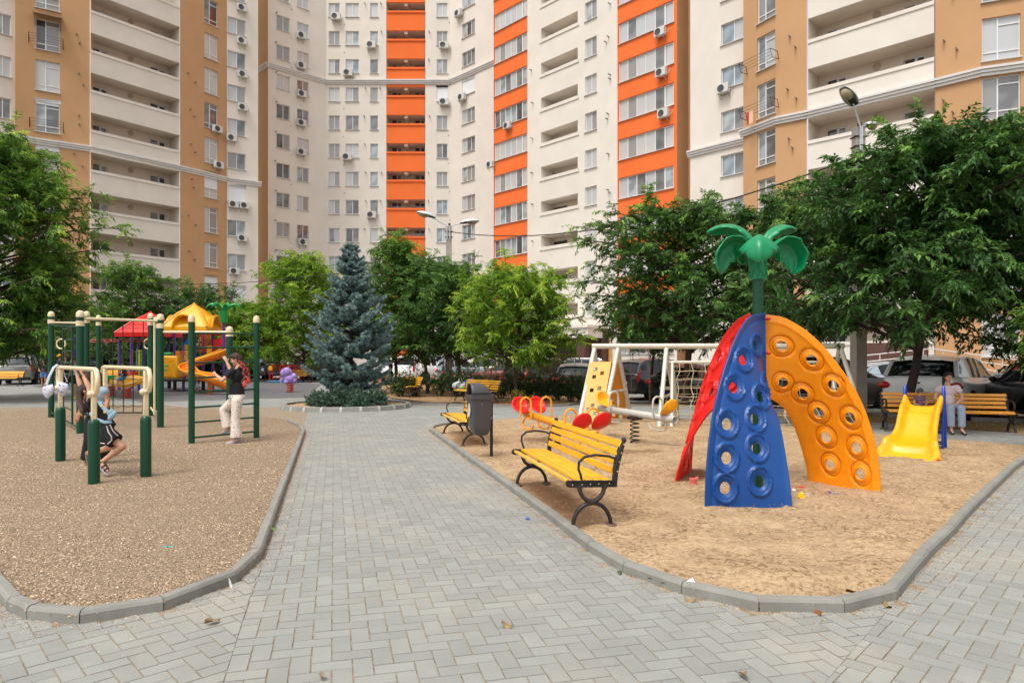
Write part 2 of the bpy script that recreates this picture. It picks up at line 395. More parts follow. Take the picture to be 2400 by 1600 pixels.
# kerbs made of segments
kerb_m=mat('kerb_concrete',S(138,136,128),.85,0,.2,4,.4,90,bd=.005)
def kerb(name,pts,wd=.075,h=.075,seg=1.0,drop=.0,maxseg=True):
    # walk the outline, cutting it into stones with thin joints, mitred at the bends
    mb=MB(); n=len(pts); L=[]
    ins=[]
    for i in range(n):
        a=pts[max(0,i-1)];b=pts[i];c=pts[min(n-1,i+1)]
        d1=(b-a).normalized() if i>0 else (c-b).normalized(); d2=(c-b).normalized() if i<n-1 else d1
        n1=Vector((-d1.y,d1.x,0));n2=Vector((-d2.y,d2.x,0)); m=(n1+n2); m.normalize(); k=1/max(.6,m.dot(n1)); ins.append(m*k)
    rnd=random.Random(n)
    for i in range(n-1):
        a,b=pts[i],pts[i+1]; ln=(b-a).length; k=max(1,round(ln/seg))
        for j in range(k):
            t0=j/k+.0035/ln; t1=(j+1)/k-.0035/ln
            pa=a.lerp(b,t0);pb=a.lerp(b,t1); na=ins[i].lerp(ins[i+1],t0); nb=ins[i].lerp(ins[i+1],t1)
            dz=rnd.uniform(-.003,.003)
            prof=[(0,-.03),(0,h*.72),(.012,h-.004),(.02,h),(wd-.006,h),(wd,h-.006),(wd,-.03)]
            vs=[]
            for p,q in ((pa,na),(pb,nb)):
                for (o,z) in prof: vs.append(p+q*(-o if SGN<0 else o)+Vector((0,0,z+dz)))
            m=len(prof)
            mb.add(vs,[(q,q+1,m+q+1,m+q) for q in range(m-1)]+[tuple(range(m)),tuple(range(m,2*m))[::-1]])
    o=mb.build(name,kerb_m,smooth=False); o['kind']='structure'; return o
SGN=1
kerb('kerb',left_kerb)
SGN=1
kerb('kerb',[Vector(p) for p in right_kerb])
# flat flush edging behind the beds
def strip(name,pts,wd,h,m):
    mb=MB()
    for a,b in zip(pts[:-1],pts[1:]): mb.beam(a+Vector((0,0,h/2-.02)),b+Vector((0,0,h/2-.02)),wd,h+.04)
    return mb.build(name,m,smooth=False,kind='structure')
strip('edging',GL([(1075,997),(1158,987),(1351,974),(1500,976),(1828,998),(2187,1030),(2400,1046),(2520,1060)]),.07,.03,kerb_m)
strip('edging',GL([(0,966),(200,948),(387,951),(530,965),(607,978)]),.06,.025,kerb_m)
# dirt planting strips, rubber surface
def flat(name,poly,m,z,nz=.0):
    cx=sum(p[0] for p in poly)/len(poly);cy=sum(p[1] for p in poly)/len(poly)
    mb=MB(); 
    vs=[Vector((p[0],p[1],gz(p[1],p[0])+z)) for p in poly]
    mb.add(vs,[tuple(range(len(vs)))]); o=mb.build(name,m,smooth=False,kind='structure'); return o
dirt_m=groundmat('dry_soil',S(150,118,88),S(172,142,108),(.45,.42,.3),14,.03,False)
flat('soil_bed',dirt1,dirt_m,.035); flat('soil_bed',dirt2,dirt_m,.012)
rub_m=mat('rubber_tiles',S(100,99,101),.9,0,.25,2.5,.2,60)
mb=MB(); poly=rubber; mb.add([Vector((p[0],p[1],gz(p[1],p[0])+.012)) for p in poly],[tuple(range(len(poly)))]); mb.build('rubber_surface',rub_m,smooth=False,kind='structure')
strip('edging',[Vector((p[0],p[1],gz(p[1],p[0]))) for p in rubber[1:7]],.08,.02,kerb_m)
strip('edging',[Vector((p[0],p[1],gz(p[1],p[0])))for p in GL([(850,932),(905,940),(1000,948),(1240,955),(1330,950),(1370,938)])],.09,.06,kerb_m)
strip('edging',GL([(1700,978),(2060,994),(2187,1007),(2400,1021),(2620,1033)]),.08,.04,kerb_m)
strip('edging',GL([(1700,960),(2060,974),(2180,982),(2400,990),(2620,1003)]),.12,.09,kerb_m)
# parking bay lines
mb=MB(); wl=mat('road_paint',S(215,214,205),.8,0,.15,8)
for a,b in (((2290,988),(2345,965)),((2345,965),(2372,961)),((2070,986),(2095,975)),((2250,1000),(2385,982))):
    p=G(*a);q=G(*b); p.z=q.z=0; mb.beam(p+Vector((0,0,.004)),q+Vector((0,0,.004)),.1,.008)
mb.build('parking_line',wl,smooth=False,kind='structure')
# ring bed of the spruce
mb=MB(); N=22
for i in range(N):
    a0=2*math.pi*i/N+.016; a1=2*math.pi*(i+1)/N-.016
    def rp(a,r,z): return ring_c+Vector((math.cos(a)*r,math.sin(a)*r,z))
    vs=[];
    for a in (a0,a1):
        vs+=[rp(a,ring_r,-.02),rp(a,ring_r-.03,.12),rp(a,ring_r-.05,.135),rp(a,ring_r-.15,.135),rp(a,ring_r-.16,-.02)]
    mb.add(vs,[(q,q+1,5+q+1,5+q) for q in range(4)]+[(0,1,2,3,4),(9,8,7,6,5)])
mb.build('kerb_ring',kerb_m,smooth=False,kind='structure')
mb=MB()
mo=mat('mortar',S(184,182,174),.9,0,.1,20)
for i in range(N):
    a=2*math.pi*i/N; M=Matrix.Rotation(a,3,'Z'); c=ring_c+Vector((math.cos(a),math.sin(a),0))*(ring_r-.078)
    mb.prism([(.075,-.06),(.073,.04),(.05,.11),(-.06,.13),(-.06,-.06)],-.035,.035,None if False else Matrix.Translation(c+Vector((0,0,.008)))@M.to_4x4()@Matrix.Rotation(R(90),4,'X'))
mb.build('mortar_joints',mo,smooth=False,kind='structure')
mb=MB()
rows=[]
for i in range(9):
    r=(ring_r-.155)*i/8; rows.append([ring_c+Vector((math.cos(a)*r,math.sin(a)*r,.075+.05*(1-i/8)+noise.noise(Vector((math.cos(a)*r*3,math.sin(a)*r*3,0)))*.015)) for a in [2*math.pi*k/40 for k in range(41)]])
mb.grid(rows); mb.build('ring_soil',groundmat('ring_soil_mat',S(176,144,112),S(196,168,136),(.5,.42,.34),20,.02,False),kind='structure')
# ---------------- apartment blocks ----------------
FH=2.9
def stucco(name,c):
    m=mat(name,c,.92,0,.07,.55,.18,55,spec=.2,bd=.01,det=8); return m
beige=stucco('stucco_beige',S(226,218,207)); tan=stucco('stucco_tan',S(196,154,113)); orange=stucco('stucco_orange',S(240,118,60))
sill_m=mat('sill_white',S(205,203,200),.5); frame_m=mat('window_frame',S(222,222,220),.35); inner=mat('loggia_plaster',S(226,214,200),.95,0,.06,1)
grey_w=mat('loggia_white',S(205,203,200),.9,0,.05,1)
ledge_m=mat('cornice',S(214,210,206),.8,0,.06,3)
def glassmat(name,c,rough=.06,blind=None,bc=None,horiz=14,spec=.8):
    m=bpy.data.materials.new(name); m.use_nodes=True; n=m.node_tree; L=n.links; b=n.nodes['Principled BSDF']
    b.inputs['Roughness'].default_value=rough; b.inputs['Specular IOR Level'].default_value=spec; b.inputs['Coat Weight'].default_value=.6; b.inputs['Coat Roughness'].default_value=.02
    b.inputs['Base Color'].default_value=(*c,1)
    tc=n.nodes.new('ShaderNodeTexCoord'); 
    if blind:
        wv=n.nodes.new('ShaderNodeTexWave'); wv.wave_type='BANDS'; wv.bands_direction={'h':'Z','v':'X'}[blind]; wv.inputs['Scale'].default_value=horiz*.16; wv.inputs['Distortion'].default_value=.0 if blind=='h' else 1.2
        L.new(tc.outputs['Object'],wv.inputs['Vector'])
        cr=n.nodes.new('ShaderNodeValToRGB'); cr.color_ramp.elements[0].position=.3; cr.color_ramp.elements[1].position=.6; cr.color_ramp.elements[0].color=(*[x*.72 for x in bc],1); cr.color_ramp.elements[1].color=(*bc,1)
        L.new(wv.outputs['Fac'],cr.inputs[0]); L.new(cr.outputs[0],b.inputs['Base Color'])
    else:
        t=n.nodes.new('ShaderNodeTexNoise'); t.inputs['Scale'].default_value=1.1; t.inputs['Detail'].default_value=1; L.new(tc.outputs['Object'],t.inputs['Vector'])
        cr=n.nodes.new('ShaderNodeValToRGB'); cr.color_ramp.elements[0].position=.4; cr.color_ramp.elements[1].position=.6
        cr.color_ramp.elements[0].color=(*[x*.55 for x in c],1); cr.color_ramp.elements[1].color=(*c,1); L.new(t.outputs['Fac'],cr.inputs[0]); L.new(cr.outputs[0],b.inputs['Base Color'])
    return m
PG=[glassmat('glass_dark',(.075,.075,.075)),glassmat('glass_grey',(.21,.215,.215)),glassmat('glass_curtain_grey',(.1,.1,.1),.15,'v',(.30,.30,.29),60),
    glassmat('glass_white_curtain',(.6,.6,.6),.2,'v',(.55,.57,.58),50),glassmat('glass_blind_white',(.6,.6,.6),.2,'h',(.60,.60,.58),70),
    glassmat('glass_blind_grey',(.3,.3,.3),.2,'h',(.34,.33,.31),70),glassmat('glass_sky',(.30,.38,.44)),glassmat('glass_pale',(.42,.47,.49),.1)]
shut_m=mat('roller_shutter',S(226,228,230),.5,0,.03,2,.3,40,aniso=(1,1,20))
WC={}
def win_proto(w,h,n,kind,sh,panes):
    """window meshes in local frame: x along the wall, z up from sill, y outward(-)"""
    key=(round(w,2),round(h,2),n,kind,sh,panes)
    if key in WC: return WC[key]
    f=MB(); t=.055; d=.07
    f.b2((0,0,0),(w,d,t)); f.b2((0,0,h-t),(w,d,h)); f.b2((0,0,t),(t,d,h-t)); f.b2((w-t,0,t),(w,d,h-t))
    g=[MB() for _ in range(n)]
    xs=[0]
    if kind=='A': fr=[.42,.58] if n==2 else [1/n]*n   # tall: light side undivided
    elif n==2: fr=[.52,.48]
    else: fr=[1/n]*n
    for q in fr: xs.append(xs[-1]+q*w)
    for i in range(1,n): f.b2((xs[i]-t*.6,0.004,t),(xs[i]+t*.6,d-.004,h-t))
    if kind=='A':
        f.b2((t,.003,h*.19),(w-t,d-.003,h*.19+t)); f.b2((xs[1]+t*.6,.003,h*.80),(w-t,d-.003,h*.80+t))
    if kind=='S' and n>=2: # an opening sash, its own rim
        a,b=xs[-2],xs[-1]
        f.b2((a+.04,-.012,t),(a+.10,.03,h-t)); f.b2((b-.10,-.012,t),(b-.04,.03,h-t)); f.b2((a+.1,-.012,t),(b-.1,.03,t+.05)); f.b2((a+.1,-.012,h-t-.05),(b-.1,.03,h-t))
    fo=f.build('tmp',frame_m,smooth=False,recalc=False); fm=fo.data; bpy.data.objects.remove(fo)
    gm=[]
    for i in range(n):
        q=MB(); q.add([(xs[i]+t*.4,.045,t*.5),(xs[i+1]-t*.4,.045,t*.5),(xs[i+1]-t*.4,.045,h-t*.5),(xs[i]+t*.4,.045,h-t*.5)],[(0,1,2,3)])
        o=q.build('tmp',PG[panes[i]],smooth=False,recalc=False); gm.append(o.data); bpy.data.objects.remove(o)
    sm=None
    if sh:
        q=MB(); q.b2((-.05,-.10,h-.02),(w+.05,.02,h+.2)); q.b2((0,-.03,h*(1-sh)),(w,-.01,h))
        o=q.build('tmp',shut_m,smooth=False); sm=o.data; bpy.data.objects.remove(o)
    q=MB(); q.b2((-.06,-.16-.05,-.05),(w+.06,.03,-.01)); o=q.build('tmp',sill_m,smooth=False); sl=o.data; bpy.data.objects.remove(o)
    WC[key]=(fm,gm,sm,sl); return WC[key]
WR=random.Random(11)
def place_window(parent,base,org,ang,w,h,n,kind='P',sh=0,panes=None,sill=True,name='window'):
    if panes is None:
        c=WR.random()
        if c<.30: a=WR.choice([1,2,5]); panes=(3 if WR.random()<.6 else 7,)+ (a,)*(n-1)
        elif c<.5: panes=(4,)*n
        elif c<.6: panes=(5,)*n
        elif c<.78: panes=tuple(WR.choice([1,0,2]) for _ in range(n))
        else: panes=tuple(WR.choice([7,3,1,6]) for _ in range(n))
        panes=panes[:n]
    fm,gm,sm,sl=win_proto(w,h,n,kind,sh,panes)
    o=bpy.data.objects.new(name,fm); col.objects.link(o); o.parent=parent; o.location=org-base; o.rotation_euler=(0,0,ang)
    for g in gm: q=bpy.data.objects.new('pane',g); col.objects.link(q); q.parent=o
    if sill: q=bpy.data.objects.new('sill',sl); col.objects.link(q); q.parent=o
    if sm: q=bpy.data.objects.new('roller_shutter',sm); col.objects.link(q); q.parent=o
    return o
class Wall:
    """vertical wall from plan point a to b (left to right as seen from the yard)"""
    def __init__(s,a,b): s.a=Vector((a[0],a[1],0)); s.b=Vector((b[0],b[1],0)); s.d=(s.b-s.a); s.L=s.d.length; s.d.normalize(); s.n=Vector((s.d.y,-s.d.x,0)); s.ang=math.atan2(s.d.y,s.d.x)
    def u(s,px):
        k=(px-1200)/F; # a.x+u*dx = k*(a.y+u*dy)
        return (k*s.a.y-s.a.x)/(s.d.x-k*s.d.y)
    def p(s,u,z,o=0): return s.a+s.d*u+s.n*o+Vector((0,0,z))
def wall_mesh(mb,W_,z0,z1,holes,dep=.16,u0=0,u1=None,depf=None):
    """wall surface with rectangular holes [(u0,u1,z0,z1,depth)] and their reveals"""
    u1=W_.L if u1 is None else u1
    us=sorted(set([u0,u1]+[max(u0,min(u1,h[k])) for h in holes for k in (0,1)])); zs=sorted(set([z0,z1]+[max(z0,min(z1,h[k])) for h in holes for k in (2,3)]))
    for i in range(len(us)-1):
        # merge vertical runs
        run=None
        for j in range(len(zs)-1):
            cu=(us[i]+us[i+1])/2; cz=(zs[j]+zs[j+1])/2
            hole=any(h[0]<cu<h[1] and h[2]<cz<h[3] for h in holes)
            if not hole:
                if run is None: run=zs[j]
            if (hole or j==len(zs)-2) and run is not None:
                top=zs[j] if hole else zs[j+1]
                mb.add([W_.p(us[i],run),W_.p(us[i+1],run),W_.p(us[i+1],top),W_.p(us[i],top)],[(0,1,2,3)]); run=None
    for h in holes:
        dp=h[4] if len(h)>4 else dep
        a,b,c,d=h[:4]
        A=[W_.p(a,c),W_.p(b,c),W_.p(b,d),W_.p(a,d)]; B=[W_.p(a,c,-dp),W_.p(b,c,-dp),W_.p(b,d,-dp),W_.p(a,d,-dp)]
        mb.add(A+B,[(0,4,5,1),(1,5,6,2),(2,6,7,3),(3,7,4,0)])
TOP=43
CUR=[None,None]
ACS=[]
def rel(mb,base): mb.v=[(v[0]-base[0],v[1]-base[1],v[2]-base[2]) for v in mb.v]; return mb
def cornice(mb,pts,z,h=.42,out=.22):
    for a,b in zip(pts[:-1],pts[1:]):
        w=Wall(a,b)
        for (o,z0,z1) in ((out,h*.72,h),(out*.7,h*.36,h*.70),(out*.35,0,h*.34)):
            vs=[w.p(-.02,z+z0,-.05),w.p(w.L+.02,z+z0,-.05),w.p(w.L+.06,z+z0,o),w.p(-.06,z+z0,o)]
            mb.add(vs+[v+Vector((0,0,z1-z0)) for v in vs],[(0,1,2,3),(7,6,5,4),(0,4,5,1),(1,5,6,2),(2,6,7,3),(3,7,4,0)])
BORE={}
def bore(mb,W_,u,z,l=.25,r=.05):
    if (l,r) not in BORE:
        q=MB(); q.lathe([(.0001,0),(r,0),(r,l),(r*.7,l),(r*.7,l-.03),(.0001,l-.03)],(0,0,0),10); q.add([],[]); o=q.build('tmp',pipe_m); BORE[(l,r)]=o.data; bpy.data.objects.remove(o)
    o=bpy.data.objects.new('flue_pipe',BORE[(l,r)]); col.objects.link(o); o.parent=CUR[0]; o.location=W_.p(u,z)-CUR[1]; o.rotation_euler=(R(92),0,W_.ang)
def win_col(bld,base,W_,pxl,pxr,zs,h,n,kind='P',skip=(),sh=(),panes={},hmap=None):
    holes=[]; u0,u1=W_.u(pxl),W_.u(pxr)
    for i,z in enumerate(zs):
        if z in skip: continue
        holes.append((u0,u1,z,z+h)); 
        place_window(bld,base,W_.p(u0,z+.0,-.10),W_.ang,u1-u0,h,n,kind,sh=dict(sh).get(i,0),panes=panes.get(i))
    return holes
gridz=lambda k0,k1,off=0:[1.8+FH*k+off for k in range(k0,k1)]
def zcut(W_,u): # highest visible z at u
    D=W_.p(u,0).y; return EH+HZ/F*D+1.2
def vis(W_,px,zs): 
    m=zcut(W_,W_.u(px)); return [z for z in zs if z<m]
vent_m=mat('vent_cover',S(190,176,158),.8)
pipe_m=mat('flue_steel',S(150,140,130),.45,.5)
def loggia(bld,base,mbs,W_,px0,px1,tops,ph,depth,unitL,unitR,ventpx,parmat,lipout=.06,openunits=True,fin=True,beamc=False):
    """open balconies: parapets, slabs, back wall, door+window units"""
    wallm,innm,parm=mbs
    u0,u1=W_.u(px0),W_.u(px1)
    # back wall, side walls
    B=Wall(W_.p(u0,0,-depth),W_.p(u1,0,-depth)); zb,zt=-1,TOP
    holes=[]
    for t in tops:
        for (a,b,fl) in (unitL,unitR):
            ua,ub=B.u(a),B.u(b)
            floor=t-1.2; holes.append((ua,ub,floor+.35,floor+2.12,.12))
            n=2; pan=(0,WR.choice([0,1,6])) if fl else (WR.choice([0,1]),0)
            place_window(bld,base,B.p(ua,floor+.35,-.06),B.ang,ub-ua,1.77,2,'S',panes=pan,sill=False,name='balcony_window')
    wall_mesh(innm,B,zb,zt,holes)
    innm.quad(W_.p(u0,zb,0),W_.p(u0,zb,-depth),W_.p(u0,zt,-depth),W_.p(u0,zt,0))
    innm.quad(W_.p(u1,zb,-depth),W_.p(u1,zb,0),W_.p(u1,zt,0),W_.p(u1,zt,-depth))
    for t in tops:
        q=MB(); zt_=t; zb_=t-ph
        vs=lambda a,b,c,d,e,f:[W_.p(a,e,c),W_.p(b,e,c),W_.p(b,e,d),W_.p(a,e,d),W_.p(a,f,c),W_.p(b,f,c),W_.p(b,f,d),W_.p(a,f,d)]
        fc=[(0,3,2,1),(4,5,6,7),(0,1,5,4),(1,2,6,5),(2,3,7,6),(3,0,4,7)]
        q.add(vs(u0+.01,u1-.01,-.14,.02,zb_,zt_-.2),fc); q.add(vs(u0-.0,u1+.0,-.16,.02+lipout,zt_-.2,zt_),fc)
        q.m=1; q.add(vs(u0+.01,u1-.01,-depth+.005,-.145,zb_,zb_+.2),fc)
        if beamc: 
            um=(u0+u1)/2; q.add(vs(um-.18,um+.18,-depth+.01,-.15,zb_-.28,zb_-.005),fc)
        rel(q,base).build('balcony',[parmat,inner],parent=bld,smooth=False)
        if ventpx:
            v=MB(); c=B.p(B.u(ventpx),t+.95,.0); 
            M=Matrix.Rotation(B.ang,3,'Z')@Matrix.Rotation(R(90),3,'X')
            v.lathe([(.22,-.01),(.22,.03),(.16,.05),(.15,.02),(.10,.04),(.0001,.04)],c,16,M); rel(v,base).build('round_vent',vent_m,parent=bld)
def poly_holes(): pass
# ===== left block =====
base=Vector((-30,50,0)); bl=empty('apartment_block','tan and beige apartment block on the left with long open beige balconies','apartment block',base); CUR[:]=[bl,base]
A=Wall((-41.5,40.6),(-34.6,47.75)); Bp=[(-34.35,47.2),(-33.54,48.0),(-32.33,48.78),(-30.7,49.9)]
C=Wall((-30.7,49.7),(-26.7,54.9)); D1=Wall((-26.7,54.9),(-25.62,56.5)); D2=Wall((-25.62,56.5),(-24.4,58.5)); E=Wall((-24.4,58.4),(-22.3,59.95))
zb=[2.95+FH*k for k in range(-1,12)]
wb,wt,inn=MB(),MB(),MB()
za=vis(A,14,[z+.6 for z in zb]); h=win_col(bl,base,A,-15,26,za,1.4,2,sh=((5,.0),)); wall_mesh(wb,A,-1,TOP,h)
B0=Wall(Bp[0],Bp[1]);B1=Wall(Bp[1],Bp[2]);B2=Wall(Bp[2],Bp[3])
wt.quad(Vector((-34.6,47.9,-1)),Vector((*Bp[0],-1)),Vector((*Bp[0],TOP)),Vector((-34.6,47.9,TOP)))
wall_mesh(wt,B0,-1,TOP,[]); zz=vis(B1,110,zb)
h=win_col(bl,base,B1,83,140,zz,2.15,2,'A',sh=((6,.1),(9,.6),(5,.25))); wall_mesh(wt,B1,-1,TOP,h); wall_mesh(wt,B2,-1,TOP,[])
loggia(bl,base,(wt,inn,None),C,212.5,421,[t for t in [3.6+FH*k for k in range(-1,10)]],1.65,1.6,(216,252,1),(352,389,0),306,beige)
zz=vis(D2,495,[z+.3 for z in zb]); 
h=win_col(bl,base,D2,479,511,zz,2.1,2,'A',sh=((2,1.0),(5,.62))); wall_mesh(wt,D2,-1,TOP,h); wall_mesh(wt,D1,-1,TOP,[])
zz=vis(E,555,[z+.3 for z in zb]); h=win_col(bl,base,E,533,576,zz,1.38,2,sh=((2,.95),(5,.9))); wall_mesh(wb,E,-1,TOP,h)
# return wall of E
r=Wall((-22.3,59.95),(-27,66.5)); wall_mesh(wb,r,-1,TOP,[])
# lower ground storey band & roof
for q,m,nm in ((wb,beige,'wall'),(wt,tan,'bay_wall'),(inn,inner,'loggia_wall')): rel(q,base).build(nm,m,parent=bl,smooth=False,recalc=False)
q=MB(); strips=[(-41.5,40.6),(-34.6,47.75)]
cornice(q,[(-34.35,47.2),(-33.54,48.0),(-32.33,48.78),(-30.7,49.9),(-26.7,54.95),(-25.62,56.5),(-24.4,58.5),(-22.1,60.0)],16.5); rel(q,base).build('cornice',ledge_m,parent=bl,smooth=False)
q=MB(); rr=[(-41.5,40.6),(-34.6,47.75),(-30.7,49.7),(-26.7,54.9),(-24.4,58.4),(-22.3,59.95),(-27,66.5),(-48,62)]
q.add([(x,y,TOP) for x,y in rr],[tuple(range(8))]); rel(q,base).build('roof',inner,parent=bl,smooth=False)
q=MB(); 
for W_,pxs,off in ((B2,178,.5),(B2,190,-.2),(D1,444,.3),(D1,452,-.3)):
    for z in zb:
        if z<24.5: bore(q,W_,W_.u(pxs)+WR.uniform(-.2,.2),z+1.1+off+WR.uniform(-.1,.1))
# awning, drying racks
q=MB(); u=B1.u(78);v=B1.u(146); 
q.add([B1.p(u,25.75,0),B1.p(v,25.75,0),B1.p(v,25.4,.9),B1.p(u,25.4,.9),B1.p(u,25.7,0),B1.p(v,25.7,0),B1.p(v,25.35,.9),B1.p(u,25.35,.9)],[(0,1,2,3),(7,6,5,4),(0,4,5,1),(1,5,6,2),(2,6,7,3),(3,7,4,0)])
for z in (23.15,): q.beam(B1.p(u+.1,24.8,0),B1.p(u+.1,25.4,.8),.03,.03); q.beam(B1.p(v-.1,24.8,0),B1.p(v-.1,25.4,.8),.03,.03)
rel(q,base).build('awning',mat('awning_sheet',S(86,70,58),.6,0,.3,3),parent=bl,smooth=False)
rack_m=mat('rack_iron',S(70,62,56),.5,.6)
def rack(bld,base,W_,pa,pb,z):
    q=MB(); u,v=W_.u(pa),W_.u(pb)
    for x in (u,v):
        q.tube([W_.p(x,z,.02),W_.p(x,z+.02,.55),W_.p(x,z+.5,.75),W_.p(x,z+.45,.15),W_.p(x,z,.02)],.022,5)
    for k in range(4): q.tube([W_.p(u,z+.02+.16*k,.55+.06*k),W_.p(v,z+.02+.16*k,.55+.06*k)],.012,4)
    rel(q,base).build('drying_rack',rack_m,parent=bld)
rack(bl,base,B1,68,148,23.5); rack(bl,base,B1,70,149,17.6)
# gas pipes along the ground storey
gas_m=mat('gas_pipe_yellow',S(222,160,50),.5,0,.2,3)
q=MB()
for z,o in ((4.75,.18),(5.15,.12)):
    q.tube([B2.p(0,z,o),B2.p(B2.L,z,o+.0),C.p(C.L,z,o),D2.p(D2.L,z,o),E.p(E.L-.3,z,o)],.055,8)
q.tube([B2.p(1.0,2.0,.12),B2.p(1.0,8.3,.12)],.05,8); q.tube([E.p(1.2,0,.12),E.p(1.2,4.3,.12)],.05,8)
rel(q,base).build('gas_pipe',gas_m,parent=bl)
for col_,W_,lst in (('leftE',E,[(576-22,z) for z in ()]),): pass
# ===== centre block =====
base=Vector((-8,72,0)); bc=empty('apartment_block','beige high-rise in the middle with one vertical column of solid orange balconies','apartment block',base); CUR[:]=[bc,base]
G0=Wall((-29.5,72.1),(-23.7,66.3)); G1=Wall((-23.7,66.3),(-19.14,70.4)); H=Wall((-19.14,70.4),(-6.38,70.4)); I=Wall((-6.38,70.4),(2.0,62.0))
wb,wt,inn=MB(),MB(),MB()
wall_mesh(wt,G0,-1,TOP,[])
zg=gridz(0,14)
hs_=[];z_=vis(G1,665,zg); hs_+=win_col(bc,base,G1,648,679,z_,1.42,2,sh=((3,.3),)); z_=vis(G1,710,zg); hs_+=win_col(bc,base,G1,696.5,723.5,z_,1.42,2); wall_mesh(wb,G1,-1,TOP,hs_)
hs_=[]
for a,b,n in ((770.5,796,2),(810,841,2),(867.5,886,1),(1023.5,1049,2)):
    z_=vis(H,a,zg); hs_+=win_col(bc,base,H,a,b,z_,1.44,n,sh=((9,.97),) if a>1000 else ())
ua,ub=H.u(905.5),H.u(996.5)
hs_.append((ua,ub,-.9,TOP-.1,1.5)); wall_mesh(wb,H,-1,TOP,hs_)
tops=[40.1-FH*k for k in range(0,14)]
loggia(bc,base,(wt,inn,None),H,906,996,tops,2.0,1.5,(918,942,1),(972,996,0),957,orange,lipout=.1,beamc=True)
z_=vis(I,1098,zg); h=win_col(bc,base,I,1083,1113,z_,1.44,3,sh=((9,.97),),panes={12:(7,2,7),11:(7,0,2),10:(1,1,1)}); wall_mesh(wb,I,-1,TOP,h)
for q,m,nm in ((wb,beige,'wall'),(wt,tan,'side_wall'),(inn,inner,'loggia_wall')): rel(q,base).build(nm,m,parent=bc,smooth=False,recalc=False)
q=MB(); cornice(q,[(-25.5,68.1),(-23.7,66.2),(-19.14,70.35),(-6.38,70.35),(0,64)],29.65,.45); rel(q,base).build('cornice',ledge_m,parent=bc,smooth=False)
q=MB(); rr=[(-29.5,72.1),(-23.7,66.3),(-19.14,70.4),(-6.38,70.4),(2,62),(12,75),(-20,85)]
q.add([(x,y,TOP) for x,y in rr],[tuple(range(7))]); rel(q,base).build('roof',inner,parent=bc,smooth=False)
q=MB()
for W_,px,dz in ((G1,645,1.5),(H,856,1.35),(H,893,1.35),(H,1006,1.35),(H,806,-.75),(H,1053,-.6),(G1,683,-.5)):
    for z in zg:
        if z<38 and WR.random()<.85: bore(q,W_,W_.u(px)+WR.uniform(-.1,.1),z+dz,.28 if dz>0 else .04,.055 if dz>0 else .05)
# ===== right-centre block =====
base=Vector((5,56,0)); bd_=empty('apartment_block','beige wing with two orange window bands and slanting open loggias right of centre','apartment block',base); CUR[:]=[bd_,base]
P0=(-1.66,61.7);P1=(11.5,47.6)
J=Wall(P0,P1); uj,uk,ul=J.u(1236),J.u(1447),J.u(1588)
wb,wo,inn,wt=MB(),MB(),MB(),MB()
def band(W_,pa,pb,off):
    hs=[]; u0,u1=W_.u(pa),W_.u(pb)
    for k,z in enumerate(zg):
        if z>zcut(W_,u0): continue
        hs.append((u0,u1,z,z+1.56)); 
        pn=tuple(WR.choice(((3,7,1,3,1,7),(4,5,4,4,1,4),(4,4,3,3,4,4),(1,2,7,7,0,7))[k%4][i:i+1]) for i in range(6))
        if off and k>=5: pn=(4,5,4,4,1,4) if k<8 else (3,1,3,3,1,3)
        place_window(bd_,base,W_.p(u0,z,-.10),W_.ang,u1-u0,1.56,6,'S',panes=pn,name='window_band')
    return hs
Jw=Wall(P0,tuple(J.p(uj,0))[:2]); Kw=Wall(tuple(J.p(uj,0))[:2],tuple(J.p(uk,0))[:2]); Lw=Wall(tuple(J.p(uk,0))[:2],P1)
hJ=band(Jw,1158,1235.5,0); hL=band(Lw,1449.5,1579,1); wall_mesh(wo,Jw,3.6,TOP,[h for h in hJ if h[2]>3]); wall_mesh(wo,Lw,3.6,TOP,[h for h in hL if h[2]>3]); wall_mesh(wb,Jw,-1,3.6,[h for h in hJ if h[2]<3]); wall_mesh(wb,Lw,-1,3.6,[h for h in hL if h[2]<3])
hs_=[];z_=vis(Kw,1385,zg); hs_+=win_col(bd_,base,Kw,1371,1398.5,[z for z in z_],1.46,2)
u0,u1=Kw.u(1268),Kw.u(1354)
q=MB()
for k in range(1,13):
    z=2.05+FH*k
    if z>zcut(Kw,u0): continue
    hs_.append((u0,u1,z,z+.93,1.6)); 
    bw=Wall(Kw.p(u0,0,-1.6),Kw.p(u1,0,-1.6)); m2=.9
    inn.add([bw.p(-.3,z-1.2),bw.p(bw.L+.3,z-1.2),bw.p(bw.L+.3,z+.93+.1),bw.p(-.3,z+1.03)],[(0,1,2,3)])
    q=MB(); q.add([Kw.p(a,zz,o) for zz in (z-.28,z-.02) for (a,o) in ((u0-.12,.0),(u1+.15,.0),(u1+.15,.07),(u0-.12,.07))],[(0,1,2,3),(7,6,5,4),(0,4,5,1),(1,5,6,2),(2,6,7,3),(3,7,4,0)]); rel(q,base).build('loggia_lip',beige,parent=bd_,smooth=False)
    ud=bw.u(1299); x=MB(); x.b2((0,0,0),(1.5,.06,.62)); 
    if k<8: o=x.build('loggia_door',mat('door_dark',S(70,56,50),.6),parent=bd_,smooth=False); o.location=bw.p(ud,z+.0,.02)-base; o.rotation_euler=(0,0,bw.ang)
wall_mesh(wb,Kw,-1,TOP,hs_)
